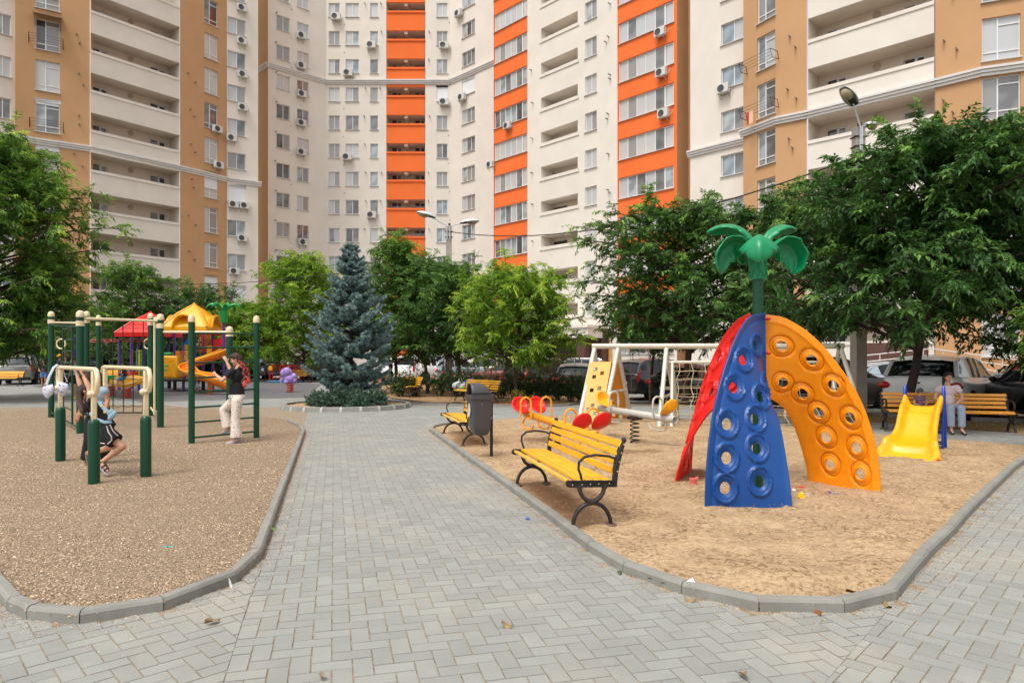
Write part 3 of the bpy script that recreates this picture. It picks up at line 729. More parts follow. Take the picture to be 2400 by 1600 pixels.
# return of L then back wall
rt=Wall(P1,(12.55,48.55)); wall_mesh(wt,rt,-1,TOP,[]); r2=Wall((12.55,48.55),(16,45)); wall_mesh(wt,r2,-1,TOP,[])
for q,m,nm in ((wb,beige,'wall'),(wo,orange,'orange_wall'),(wt,tan,'side_wall'),(inn,inner,'loggia_wall')): rel(q,base).build(nm,m,parent=bd_,smooth=False,recalc=False)
q=MB(); rr=[P0,P1,(12.55,48.55),(22,60),(6,72)]
q.add([(x,y,TOP) for x,y in rr],[tuple(range(5))]); rel(q,base).build('roof',inner,parent=bd_,smooth=False)
q=MB(); 
for W_,px,dz in ((Kw,1247,1.0),(Kw,1425,.6),(Kw,1430,.8)):
    for z in zg:
        if z<28 and WR.random()<.9: bore(q,W_,W_.u(px)+WR.uniform(-.25,.25),z+dz+WR.uniform(-.15,.15))
# entrance canopy and portal
ent=mat('portal_brown',S(92,60,52),.6,0,.15,2); q=MB()
u0,u1=Kw.u(1292),Kw.u(1422)
def blk(q,W_,a,b,o0,o1,z0,z1): q.add([W_.p(x,z,o) for z in (z0,z1) for (x,o) in ((a,o0),(b,o0),(b,o1),(a,o1))],[(0,3,2,1),(4,5,6,7),(0,1,5,4),(1,2,6,5),(2,3,7,6),(3,0,4,7)])
blk(q,Kw,u0,u1,.003,2.2,3.0,3.75); blk(q,Kw,u0-.1,u1+.1,.003,2.35,3.75,3.95)
rel(q,base).build('entrance_canopy',beige,parent=bd_,smooth=False)
q=MB(); blk(q,Kw,u0+.1,u1-.2,.01,.15,-.3,3.0); blk(q,Kw,u1-1.3,u1-.5,1.4,2.0,-.3,2.99); blk(q,Kw,u1-.15,u1+.25,.01,.5,-.3,3.6); rel(q,base).build('entrance_portal',ent,parent=bd_,smooth=False)
q=MB(); blk(q,Kw,u0+1.2,u1-2.1,.16,.2,-.3,2.6); rel(q,base).build('entrance_door',mat('door_maroon',S(58,34,30),.5),parent=bd_,smooth=False)
q=MB(); a=Kw.u(1424); b=Lw.L; 
q.tube([Kw.p(a,3.35,.1),Kw.p(Kw.L,3.35,.1),Lw.p(1.8,3.35,.12)],.05,8); q.tube([Kw.p(a+.45,3.35,.1),Kw.p(a+.45,.2,.1)],.05,8); q.tube([Kw.p(a+.25,2.6,.1),Kw.p(a+.25,1.0,.12),Kw.p(a+.5,1.0,.12)],.05,8)
rel(q,base).build('gas_pipe',gas_m,parent=bd_)
# window grille at L ground floor
q=MB(); u0,u1=Lw.u(1450),Lw.u(1579)
for i in range(22): x=u0+(u1-u0)*i/21; q.b2((0,0,0),(0,0,0)) if False else q.beam(Lw.p(x,1.75,.05),Lw.p(x,3.4,.05),.02,.02,up=(1,0,0))
for z in (1.8,2.1,2.4,2.7,3.0,3.3): q.beam(Lw.p(u0,z,.06),Lw.p(u1,z,.06),.02,.02)
rel(q,base).build('window_grille',rack_m,parent=bd_,smooth=False)
# ===== right block =====
base=Vector((19,40,0)); br=empty('apartment_block','tan and beige apartment block on the right with long open beige balconies','apartment block',base); CUR[:]=[br,base]
Nw=Wall((12.3,47.1),(15.1,44.1)); O1=Wall((14.5,42.8),(14.95,41.9)); O2=Wall((14.95,41.9),(15.64,40.55)); O3=Wall((15.64,40.55),(17.05,39.48)); Pw=Wall((17.1,39.45),(21.7,35.0))
Q1=Wall((21.7,35.0),(23.1,33.62)); Q2=Wall((23.1,33.62),(24.9,32.86)); Q3=Wall((24.9,32.86),(36,31.5))
wb,wt,inn=MB(),MB(),MB()
z_=vis(Nw,1700,[z+.1 for z in zg]); h=win_col(br,base,Nw,1690,1748,z_,1.38,2,sh=(),panes={2:(4,4),3:(4,7),4:(6,1),5:(7,1),6:(6,6)}); wall_mesh(wb,Nw,-1,TOP,h)
wall_mesh(wt,O1,-1,TOP,[]); wt.quad(Vector((15.2,44.2,-1)),Vector((14.5,42.8,-1)),Vector((14.5,42.8,TOP)),Vector((15.2,44.2,TOP)))
z_=vis(O2,1790,[z-.25 for z in zg]); h=win_col(br,base,O2,1774.5,1817,z_,2.05,2,'A'); wall_mesh(wt,O2,-1,TOP,h); wall_mesh(wt,O3,-1,TOP,[])
loggia(br,base,(wt,inn,None),Pw,1894,2190,[19.8-FH*k for k in range(-1,8)],1.65,1.6,(1937,1985,1),(2118,2170,0),2055,beige)
wall_mesh(wt,Q1,-1,TOP,[]); z_=vis(Q2,2340,[z-.25 for z in zg]); h=win_col(br,base,Q2,2301,2392,z_,2.1,2,'A',panes={5:(3,3),4:(2,1),3:(1,0)}); wall_mesh(wt,Q2,-1,TOP,h); wall_mesh(wt,Q3,-1,TOP,[])
for q,m,nm in ((wb,beige,'wall'),(wt,tan,'bay_wall'),(inn,inner,'loggia_wall')): rel(q,base).build(nm,m,parent=br,smooth=False,recalc=False)
q=MB(); cornice(q,[(14.4,42.8),(14.95,41.85),(15.64,40.5),(17.05,39.42),(21.7,34.93),(23.1,33.55),(24.9,32.8),(36,31.4)],15.3); cornice(q,[(12.2,47.15),(15.1,44.05)],15.3); rel(q,base).build('cornice',ledge_m,parent=br,smooth=False)
q=MB(); rr=[(12.3,47.1),(15.1,44.1),(14.95,41.9),(17.1,39.45),(21.7,35),(24.9,32.86),(36,31.5),(40,52),(20,56)]
q.add([(x,y,TOP) for x,y in rr],[tuple(range(9))]); rel(q,base).build('roof',inner,parent=br,smooth=False)
q=MB()
for W_,px,dz in ((O3,1852,1.0),(O3,1864,.4),(Q1,2215,1.2),(Q1,2240,.6)):
    for z in zg:
        if z<20: bore(q,W_,W_.u(px)+WR.uniform(-.15,.15),z+dz+WR.uniform(-.2,.2))
rack(br,base,O2,1752,1826,19.1); rack(br,base,O2,1752,1826,16.25)
q=MB(); cl=O2.p(.1,16.25,.6)
for i,(dx,c) in enumerate(((0,0),(.14,1),(.3,1))): 
    q.m=c; a=O2.p(.0+dx,16.45,.62); q.beam(a,a+Vector((0,0,-.75)),.12,.015,up=(.7,.7,0))
rel(q,base).build('laundry',[mat('cloth_red',S(190,30,50),.8),mat('cloth_peach',S(235,190,160),.8)],parent=br,smooth=False)
# ground storey: red/brown shops and ramp railing
q=MB(); blk(q,Pw,2.6,Pw.L-.3,.005,.12,-.3,2.3); rel(q,base).build('entrance_portal',ent,parent=br,smooth=False)
# railing of the ramp in front of the right block
rl=empty('ramp_railing','white tubular ramp railing behind the parked cars on the right','railing',(18,33.5,0)); q=MB(); bs=Vector((18,33.5,0))
pts=[(16.5,32.5,.95),(19.5,31.8,1.3),(22,31.2,.9),(25,29.6,.45)]
for dz in (0,.3,.62): q.tube([Vector((a,b,c+.62-dz)) for a,b,c in pts],.028,6)
for i in range(11):
    t=i/10*3; k=min(2,int(t)); f=t-k; a=Vector(pts[k]).lerp(Vector(pts[k+1]),f); q.tube([a+Vector((0,0,.62)),Vector((a.x,a.y,-.25))],.025,6)
rel(q,bs).build('rails',mat('rail_white',S(205,200,195),.4,.2),parent=rl)
q=MB(); 
for a,b in zip(pts[:-1],pts[1:]):
    a=Vector(a);b=Vector(b); q.add([a+Vector((0,.1,-.05)),b+Vector((0,.1,-.05)),Vector((b.x,b.y+.1,-.4)),Vector((a.x,a.y+.1,-.4)),a+Vector((.8,1.6,-.05)),b+Vector((.8,1.6,-.05)),Vector((b.x+.8,b.y+1.6,-.4)),Vector((a.x+.8,a.y+1.6,-.4))],[(0,1,2,3),(0,4,5,1),(4,7,6,5),(3,2,6,7)])
rel(q,bs).build('ramp',stucco('stucco_tan2',S(190,145,104)),parent=rl,smooth=False)
# ---- air conditioners ----
acw=mat('ac_white',S(208,207,202),.5,0,.06,4); acd=mat('ac_grille',S(70,72,74),.6); acb=mat('ac_bracket',S(190,188,182),.5,.3)
def ac_proto():
    t=empty('air_conditioner','proto','air conditioner',(0,0,0))
    q=MB(); q.b2((-.4,-.42,0),(.4,-.12,.56)); q.build('casing',acw,parent=t,bev=.02)
    M=Matrix.Rotation(R(90),3,'X'); q=MB(); q.lathe([(.0001,.012),(.05,.02),(.055,.006),(.205,.006),(.22,.014),(.235,.0)],(-.1,-.425,.28),20,M); 
    q.build('fan_grille',acd,parent=t)
    q=MB(); 
    for x in (-.28,.28): q.beam((x,-.45,-.02),(x,0,-.02),.035,.035); q.beam((x,-.4,-.03),(x,0,-.3),.03,.03)
    q.tube([(.4,-.25,.15),(.52,-.2,.12),(.55,-.04,.3),(.5,-.0,.5)],.02,5)
    q.build('bracket',acb,parent=t,smooth=False)
    return t
acp=ac_proto(); acp_used=[False]
def ac(W_,px,py,label,sc_=1.0):
    u=W_.u(px); P=W_.p(u,0); z=EH+(HZ-py)/F*P.y
    o=acp if not acp_used[0] else copy_tree(acp); acp_used[0]=True
    o.location=W_.p(u,z-.28,0); o.rotation_euler=(0,0,W_.ang); o['label']=label; o['group']='air conditioner units mounted under the windows'
    o.scale=(sc_,)*3
def acrow(W_,items,txt,sc_=1.0):
    names=['topmost','second highest','third highest','fourth highest','fifth highest','sixth highest'] if len(items)>2 else ['upper','lower']
    for i,(x,y) in enumerate(items): ac(W_,x,y,'%s air conditioner on %s'%(names[i],txt) if len(items)>1 else 'white air conditioner on '+txt,sc_)
acrow(E,[(565,22),(565,99),(567,177),(567,254),(541,325)],'the beige strip left of the brown recess',1.0)
acrow(E,[(545,480),(571,483),(566,559),(547,636),(546,715)],'the beige strip low above the playground',1.0)
acrow(D2,[(505,304),(508,388)],'the tan bay of the left block')
acrow(G1,[(703,87),(703,157),(704,223),(703,291),(703,359),(707,569)],'the angled facade right of the brown recess',1.15)
acrow(H,[(789,44),(817,175),(815,371)],'the facade left of the orange balconies',1.2)
acrow(H,[(871,110),(872,506)],'the single narrow windows beside orange balconies',1.2)
acrow(H,[(1041,111),(1041,243)],'the facade right of the orange balconies',1.2)
acrow(I,[(1080,35),(1088,231)],'the column of three-part windows',1.2)
acrow(Jw,[(1154,387),(1194,296)],'the narrower orange window band')
acrow(Lw,[(1552,79),(1555,173),(1560,269)],'the wide orange window band',1.05)
ac(Nw,1700,211,'grey air conditioner on the plain beige wall of the right block',1.05)
# ---------------- trees ----------------
bark=mat('bark',S(74,56,46),.95,0,.35,6,.6,30); bark2=mat('bark_dark',S(52,40,34),.95,0,.35,6,.6,30)
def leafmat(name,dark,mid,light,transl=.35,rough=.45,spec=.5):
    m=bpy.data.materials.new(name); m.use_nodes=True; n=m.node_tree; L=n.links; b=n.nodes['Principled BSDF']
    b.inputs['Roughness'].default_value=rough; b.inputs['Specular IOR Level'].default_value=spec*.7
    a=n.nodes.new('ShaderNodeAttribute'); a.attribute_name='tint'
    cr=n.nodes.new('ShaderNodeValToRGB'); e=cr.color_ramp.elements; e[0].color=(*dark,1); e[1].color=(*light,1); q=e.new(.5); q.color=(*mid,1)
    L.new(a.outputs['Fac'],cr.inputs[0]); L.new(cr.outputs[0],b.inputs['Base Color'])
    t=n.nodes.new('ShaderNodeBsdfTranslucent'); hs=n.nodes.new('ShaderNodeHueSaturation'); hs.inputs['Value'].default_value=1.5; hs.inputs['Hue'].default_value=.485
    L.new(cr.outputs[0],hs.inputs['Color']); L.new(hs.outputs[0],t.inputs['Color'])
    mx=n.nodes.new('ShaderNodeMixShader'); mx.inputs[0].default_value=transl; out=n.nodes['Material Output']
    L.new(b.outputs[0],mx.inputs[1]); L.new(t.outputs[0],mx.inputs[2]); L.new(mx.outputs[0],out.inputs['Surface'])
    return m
lf_dark=leafmat('leaf_dark_green',S(46,76,34),S(84,124,54),S(152,192,90),.36)
lf_mid=leafmat('leaf_mid_green',S(48,80,30),S(88,130,46),S(160,196,78),.38)
lf_yel=leafmat('leaf_yellow_green',S(70,110,34),S(128,164,48),S(196,214,84),.4)
lf_light=leafmat('leaf_light_green',S(46,80,30),S(90,134,46),S(170,204,82),.38)
lf_deep=leafmat('leaf_deep_green',S(36,64,30),S(70,112,50),S(140,182,88),.32)
def nrm(a): return a/np.maximum(np.linalg.norm(a,axis=-1,keepdims=True),1e-9)
def leaves(P,D,N,S_,T,wid=.3,rng=None,droop=.18,fold=.12):
    """one folded lance-shaped leaf per row: base point, axis, up normal, length, tint"""
    D=nrm(D); X=nrm(np.cross(D,N)); Z=np.cross(X,D); n=len(P); S_=S_[:,None]
    v=[P, P+S_*(.42*D+wid*.5*X+fold*Z), P+S_*(.42*D-wid*.5*X+fold*Z), P+S_*(1.0*D-droop*Z), P+S_*(.46*D+.02*Z)]
    V=np.stack(v,1).reshape(-1,3); b=np.arange(n)[:,None]*5
    Q=np.concatenate([b+np.array([[0,1,3,4]]),b+np.array([[0,4,3,2]])],1).reshape(-1,4)
    return V,Q,np.repeat(T,5)
def tree(name,label,cat,base,top,cb,rad,seed,m,nb=46,sub=8,sh=5,lv=11,L=.13,shoot=.32,tr=.09,prof=None,bk=bark,lean=(0,0),irr=.25,low=.55,group='trees around the playground',tips=.25,wid=.3,spread=1,outl=()):
    rng=np.random.default_rng(seed); t=empty(name,label,cat,base,group=group)
    H=top-cb; prof=prof or (lambda h: max(.0,math.sin(math.pi*min(1,(.14+.80*h))))**.65)
    wood=MB(); V=np.array(lean)
    def trunk_at(z): 
        k=z/top; return Vector((lean[0]*k+.08*math.sin(z*1.3+seed),lean[1]*k+.06*math.cos(z*1.1+seed),z))
    zs=[0,.15]+[top*.9*i/9 for i in range(1,10)]
    wood.tube([trunk_at(z) for z in zs],[tr*1.35]+[max(.012,tr*(1-.85*z/top)) for z in zs[1:]],8)
    SP=[];SA=[];ST=[]
    ph0=rng.uniform(0,6.28)
    for i in range(nb):
        h=(i+rng.uniform(0,1))/nb; h=h**.9
        ph=ph0+i*2.39996+rng.uniform(-.3,.3)
        lobe=1+irr*noise.noise(Vector((math.cos(ph)*1.3,math.sin(ph)*1.3,h*3+seed*7.1)))*1.6
        rr=rad*prof(h)*rng.uniform(.78,1.05)*lobe
        ze=cb+h*H; zst=max(cb*low,min(ze-.2-rr*.25,top*.85)) 
        if h>.93: rr*=.5
        p0=trunk_at(zst); p3=Vector((lean[0]*h+math.cos(ph)*rr,lean[1]*h+math.sin(ph)*rr,ze))
        mid=p0.lerp(p3,.5)+Vector((0,0,rr*.16*rng.uniform(.2,1.3)))+Vector((rng.normal()*.08,rng.normal()*.08,0))
        pts=[]
        for k in range(9):
            u=k/8; pts.append(p0*(1-u)**2+mid*2*u*(1-u)+p3*u*u)
        r0=max(.014,tr*.42*(1-.6*h)); wood.tube(pts,[r0*(1-.8*k/8)+.004 for k in range(9)],5,caps=False)
        out=Vector((math.cos(ph),math.sin(ph),.12))
        for s_ in range(sub):
            u=.30+.70*((s_+rng.uniform(0,1))/sub); u=min(u,1)
            q=p0*(1-u)**2+mid*2*u*(1-u)+p3*u*u
            d=(out*rng.uniform(.2,1)+Vector(tuple(rng.normal(size=3)*(.75,.75,.42)))*1.0); d.normalize(); 
            ln=max(.25,rad*rng.uniform(.10,.30)*spread*(1.15-.5*u))
            if s_==sub-1: d=(p3-mid).normalized(); 
            e=q+d*ln; wood.tube([q,q+d*ln*.5+Vector((0,0,.02)),e],[.009,.006,.003],3,caps=False)
            ff=rng.random()
            for k in range(sh):
                w_=(k+rng.uniform(.2,1))/sh; sp=q+d*ln*w_; sa=d*.7+Vector(tuple(rng.normal(size=3)*.55))+Vector((0,0,.12))
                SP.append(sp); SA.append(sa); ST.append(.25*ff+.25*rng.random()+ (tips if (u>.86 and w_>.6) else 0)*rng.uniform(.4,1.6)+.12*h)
    for (ox,oy,oz,ln) in outl: # long leading shoots sticking out of the crown
        p=Vector((ox,oy,oz)); tp=p+Vector((rng.normal()*.15,rng.normal()*.15,ln)); wood.tube([p,tp],[.02,.006],4)
        for k in range(int(22*ln)):
            w_=rng.random(); SP.append(p.lerp(tp,w_)); SA.append(Vector((rng.normal(),rng.normal(),.5))); ST.append(.45+.4*rng.random())
    SP=np.array([tuple(v) for v in SP]);SA=nrm(np.array([tuple(v) for v in SA]));ST=np.array(ST); n=len(SP)
    k=np.arange(lv)/lv
    # leaves alternate around each shoot
    P=SP[:,None,:]+SA[:,None,:]*(shoot*k)[None,:,None]*rng.uniform(.7,1.2,(n,1,1))-np.array([0,0,1])*(k**2*shoot*.30)[None,:,None]
    az=np.cross(SA,np.array([0,0,1.])); az=nrm(az+1e-4)
    side=np.where(np.arange(lv)%2==0,1,-1)[None,:,None]
    D=SA[:,None,:]*.75+az[:,None,:]*side*rng.uniform(.5,1.1,(n,lv,1))+rng.normal(size=(n,lv,3))*.22+np.array([0,0,-1])*rng.uniform(.05,.75,(n,lv,1))
    N=np.array([0,0,1.])+rng.normal(size=(n,lv,3))*.35
    S_=L*rng.uniform(.65,1.25,(n,lv)); T=np.clip(ST[:,None]+rng.normal(size=(n,lv))*.07,0,1)
    v,q,tt=leaves(P.reshape(-1,3),D.reshape(-1,3),N.reshape(-1,3),S_.ravel(),T.ravel(),wid)
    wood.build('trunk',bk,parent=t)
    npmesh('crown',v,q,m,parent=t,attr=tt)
    return t
def TB(px,D): return GX(px,D)
NS=lambda z,D: EH+(HZ-z)/F*D   # height seen at row z from distance D
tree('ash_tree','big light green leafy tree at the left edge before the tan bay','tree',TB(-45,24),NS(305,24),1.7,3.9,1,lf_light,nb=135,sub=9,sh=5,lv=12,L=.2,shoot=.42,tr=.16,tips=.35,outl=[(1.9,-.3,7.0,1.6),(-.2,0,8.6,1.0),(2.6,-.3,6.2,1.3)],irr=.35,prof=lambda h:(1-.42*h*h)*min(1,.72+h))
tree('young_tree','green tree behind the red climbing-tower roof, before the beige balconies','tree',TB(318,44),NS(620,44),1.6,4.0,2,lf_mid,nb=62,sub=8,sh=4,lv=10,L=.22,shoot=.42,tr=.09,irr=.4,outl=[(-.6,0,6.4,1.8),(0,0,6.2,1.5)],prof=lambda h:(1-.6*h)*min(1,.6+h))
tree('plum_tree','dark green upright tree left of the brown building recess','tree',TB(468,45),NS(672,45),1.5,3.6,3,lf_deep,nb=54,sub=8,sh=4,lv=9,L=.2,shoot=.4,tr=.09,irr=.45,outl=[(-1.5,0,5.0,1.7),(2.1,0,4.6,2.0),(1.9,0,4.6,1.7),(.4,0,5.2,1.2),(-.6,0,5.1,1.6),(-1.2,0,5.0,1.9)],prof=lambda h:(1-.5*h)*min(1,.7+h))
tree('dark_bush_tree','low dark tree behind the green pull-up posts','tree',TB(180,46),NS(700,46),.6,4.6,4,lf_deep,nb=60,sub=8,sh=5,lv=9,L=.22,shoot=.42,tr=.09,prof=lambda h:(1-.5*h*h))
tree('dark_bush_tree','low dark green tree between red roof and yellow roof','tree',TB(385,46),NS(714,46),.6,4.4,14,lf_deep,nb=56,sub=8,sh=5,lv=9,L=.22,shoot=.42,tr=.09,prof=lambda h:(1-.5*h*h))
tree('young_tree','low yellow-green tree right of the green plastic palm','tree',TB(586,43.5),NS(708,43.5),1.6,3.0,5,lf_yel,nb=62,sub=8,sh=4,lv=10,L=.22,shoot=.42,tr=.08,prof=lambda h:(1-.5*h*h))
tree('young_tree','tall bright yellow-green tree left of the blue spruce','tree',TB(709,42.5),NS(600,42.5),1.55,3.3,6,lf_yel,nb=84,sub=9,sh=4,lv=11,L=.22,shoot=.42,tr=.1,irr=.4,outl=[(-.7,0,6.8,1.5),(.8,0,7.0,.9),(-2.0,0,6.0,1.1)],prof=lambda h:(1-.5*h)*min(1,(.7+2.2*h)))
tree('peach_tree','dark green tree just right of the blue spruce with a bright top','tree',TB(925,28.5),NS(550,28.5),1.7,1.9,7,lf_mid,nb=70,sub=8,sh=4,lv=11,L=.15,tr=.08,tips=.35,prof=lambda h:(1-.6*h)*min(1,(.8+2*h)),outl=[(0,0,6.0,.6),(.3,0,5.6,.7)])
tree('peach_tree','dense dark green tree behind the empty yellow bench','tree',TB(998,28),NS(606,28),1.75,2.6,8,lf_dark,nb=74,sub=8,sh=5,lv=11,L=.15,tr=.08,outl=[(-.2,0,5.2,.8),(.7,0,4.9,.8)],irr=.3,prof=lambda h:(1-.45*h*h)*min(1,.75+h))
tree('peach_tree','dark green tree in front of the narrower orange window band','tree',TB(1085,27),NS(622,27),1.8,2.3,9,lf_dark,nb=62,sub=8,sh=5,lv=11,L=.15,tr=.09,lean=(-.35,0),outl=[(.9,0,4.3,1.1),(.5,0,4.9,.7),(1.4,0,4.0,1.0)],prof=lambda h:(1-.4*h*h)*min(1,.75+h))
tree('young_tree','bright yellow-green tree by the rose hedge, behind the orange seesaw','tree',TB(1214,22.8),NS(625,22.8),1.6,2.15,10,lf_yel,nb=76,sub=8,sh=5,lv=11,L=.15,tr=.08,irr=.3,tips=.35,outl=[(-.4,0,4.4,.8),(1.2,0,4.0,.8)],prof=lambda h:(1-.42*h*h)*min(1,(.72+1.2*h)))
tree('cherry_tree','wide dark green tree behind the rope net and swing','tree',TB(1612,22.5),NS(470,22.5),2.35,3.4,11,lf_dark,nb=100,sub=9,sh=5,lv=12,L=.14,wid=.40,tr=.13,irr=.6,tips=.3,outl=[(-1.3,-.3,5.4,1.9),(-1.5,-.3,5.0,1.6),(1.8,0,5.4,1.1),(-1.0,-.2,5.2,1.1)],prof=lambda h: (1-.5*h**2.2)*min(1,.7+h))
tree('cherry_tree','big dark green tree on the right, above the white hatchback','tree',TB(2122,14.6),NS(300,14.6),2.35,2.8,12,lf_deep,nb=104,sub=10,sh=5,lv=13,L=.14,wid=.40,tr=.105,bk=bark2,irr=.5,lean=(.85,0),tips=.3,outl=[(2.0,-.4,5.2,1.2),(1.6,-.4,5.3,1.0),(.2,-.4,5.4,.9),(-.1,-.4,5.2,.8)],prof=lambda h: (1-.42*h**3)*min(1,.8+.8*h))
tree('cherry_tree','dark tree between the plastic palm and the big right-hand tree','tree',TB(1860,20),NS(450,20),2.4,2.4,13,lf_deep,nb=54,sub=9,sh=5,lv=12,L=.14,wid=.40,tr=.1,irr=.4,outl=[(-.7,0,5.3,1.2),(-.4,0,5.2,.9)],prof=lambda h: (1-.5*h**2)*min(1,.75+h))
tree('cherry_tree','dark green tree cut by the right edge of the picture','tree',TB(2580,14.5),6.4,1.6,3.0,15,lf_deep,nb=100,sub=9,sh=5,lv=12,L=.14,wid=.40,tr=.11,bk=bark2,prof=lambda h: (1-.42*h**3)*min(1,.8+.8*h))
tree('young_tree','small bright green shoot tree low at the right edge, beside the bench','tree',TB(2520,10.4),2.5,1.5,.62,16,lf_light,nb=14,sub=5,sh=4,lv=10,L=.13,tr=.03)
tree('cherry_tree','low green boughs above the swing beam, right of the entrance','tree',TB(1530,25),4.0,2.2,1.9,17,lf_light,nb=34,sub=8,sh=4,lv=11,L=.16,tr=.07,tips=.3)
# ---- blue spruce ----
spr=leafmat('spruce_needles',S(34,52,52),S(82,110,108),S(160,184,180),.05,.6,.3)
jun=leafmat('juniper_needles',S(40,60,48),S(84,112,90),S(142,166,140),.08,.6,.3)
def needles(P0,P1,rng,per,nl,tint,wd=.014):
    """needles round twigs from P0 to P1"""
    n=len(P0); ax=P1-P0; u=rng.random((n,per)); P=P0[:,None,:]+ax[:,None,:]*u[...,None]
    A=nrm(ax); r=rng.normal(size=(n,per,3)); r=r-(r*A[:,None,:]).sum(-1,keepdims=True)*A[:,None,:]; r=nrm(r); r[...,2]+=.25
    D=nrm(r*.85+A[:,None,:]*.6); X=nrm(np.cross(D,rng.normal(size=D.shape)))
    S_=(nl*rng.uniform(.7,1.15,(n,per)))[...,None]
    a=P-X*wd*.5; b=P+X*wd*.5; c=P+D*S_+X*wd*.25; d=P+D*S_-X*wd*.25
    V=np.stack([a,b,c,d],2).reshape(-1,3); Q=np.arange(n*per*4).reshape(-1,4)
    T=np.clip(tint[:,None]+rng.normal(size=(n,per))*.08,0,1); return V,Q,np.repeat(T.ravel(),4)
def spruce():
    rng=np.random.default_rng(5); b=Vector((ring_c[0]-.0,ring_c[1]+.2,.08)); b.x=(822-1200)/F*b.y
    t=empty('blue_spruce','blue spruce standing in the round kerbed bed','spruce',b)
    wood=MB(); top=NS(572,20.8)-.08; wood.tube([(0,0,0),(0,0,.6),(.02,0,top*.5),(0,0,top)],[.09,.075,.05,.012],8)
    A=[];B=[];T=[]
    z=.55; lay=0
    while z<top-.1:
        h=(z-.55)/(top-.55); Rr=(1.80*(1-h)**.9+.06)*(1-.34*max(0,(.24-h)/.24)); k=int(7+4*(1-h)); 
        for i in range(k):
            ph=2*math.pi*(i+.37*lay)/k+rng.uniform(-.25,.25); L=Rr*rng.uniform(.62,1.10)
            d=np.array([math.cos(ph),math.sin(ph),0]); up=.10+.75*h**1.5; droop=-.10*(1-h)
            zz=z+rng.uniform(-.08,.08); pts=[]
            for s_ in range(7):
                u=s_/6; pts.append(np.array([0,0,zz])+d*L*u+np.array([0,0,L*(up*u*.6+droop*math.sin(math.pi*u)+.16*u*u)]))
            wood.tube([Vector(tuple(p)) for p in pts],[.018*(1-.75*j/6)*(1.2-h) +.003 for j in range(7)],4,caps=False)
            side=np.array([-d[1],d[0],0]); nt=int(6+15*L)
            for j in range(nt):
                u=.22+.78*(j+rng.random())/nt; f=u*6; q=pts[min(5,int(f))]*(1-(f-int(min(5,int(f)))))+pts[min(6,int(f)+1)]*(f-min(5,int(f)))
                tl=(.12+.42*L*(1.05-u)*.75)*rng.uniform(.6,1.1); sg=1 if j%2 else -1
                e=q+(side*sg*rng.uniform(.6,1)+d*rng.uniform(.45,.9)+np.array([0,0,rng.uniform(-.12,.3)]))*tl*.8
                tt=.3+.35*rng.random()+.3*u
                A.append(q);B.append(e);T.append(tt)
                if tl>.2:
                    for s2 in (.4,.7):
                        m=q*(1-s2)+e*s2; A.append(m); B.append(m+(d*.9-side*sg*.5+rng.normal(size=3)*.2)*tl*.4); T.append(tt+.05)
            A.append(pts[4]);B.append(pts[6]+d*.05);T.append(.8)
        z+=.17+.13*(1-h)*rng.uniform(.6,1.2); lay+=1
    A.append(np.array([0,0,top-.35]));B.append(np.array([0,0,top+.05]));T.append(.6)
    for i in range(6):
        ph=i*1.05; A.append(np.array([0,0,top-.3+.03*i])); B.append(np.array([math.cos(ph)*.16,math.sin(ph)*.16,top-.12+.03*i])); T.append(.6)
    A=np.array(A);B=np.array(B);T=np.array(T)
    v,q,tt=needles(A,B,rng,60,.062,T,.012)
    wood.build('trunk',bark2,parent=t); npmesh('crown',v,q,spr,parent=t,attr=tt)
spruce()
def shrub(name,label,cat,parts,m,seed,nt=420,tw=.22,per=30,nl=.035,wd=.01):
    rng=np.random.default_rng(seed); c0=parts[0][0]; t=empty(name,label,cat,(c0[0],c0[1],c0[2]))
    A=[];B=[];T=[]; wood=MB()
    for (c,r,h) in parts:
        c=np.array(c)-np.array(c0)
        for i in range(nt):
            ph=rng.uniform(0,6.28); ct=rng.uniform(.0,1); st=math.sqrt(1-ct*ct)
            d=np.array([math.cos(ph)*st,math.sin(ph)*st,ct]); s=rng.uniform(.55,1)+.15*noise.noise(Vector(tuple(d*2.5)))
            p=c+d*np.array([r,r,h])*s; A.append(p); B.append(p+(d*.6+rng.normal(size=3)*.45+np.array([0,0,.15]))*tw); T.append(.2+.6*rng.random()*s)
        for i in range(14):
            ph=rng.uniform(0,6.28); wood.tube([tuple(c*.5+np.array([0,0,.02])),tuple(c+np.array([math.cos(ph)*r*.7,math.sin(ph)*r*.7,h*.6]))],[.012,.004],4)
    v,q,tt=needles(np.array(A),np.array(B),rng,per,nl,np.array(T),wd)
    wood.build('stems',bark2,parent=t); npmesh('foliage',v,q,m,parent=t,attr=tt)
y=19.9
shrub('juniper_shrub','low spreading grey-green juniper at the foot of the blue spruce','shrub',[((-5.0,19.75,.1),.45,.42),((-5.45,19.95,.1),.4,.3),((-4.55,19.7,.1),.42,.42),((-4.0,19.75,.1),.36,.42),((-5.75,20.3,.1),.3,.28),((-4.3,19.4,.08),.3,.28)],jun,3,nt=260,tw=.15,per=60,nl=.042,wd=.012)
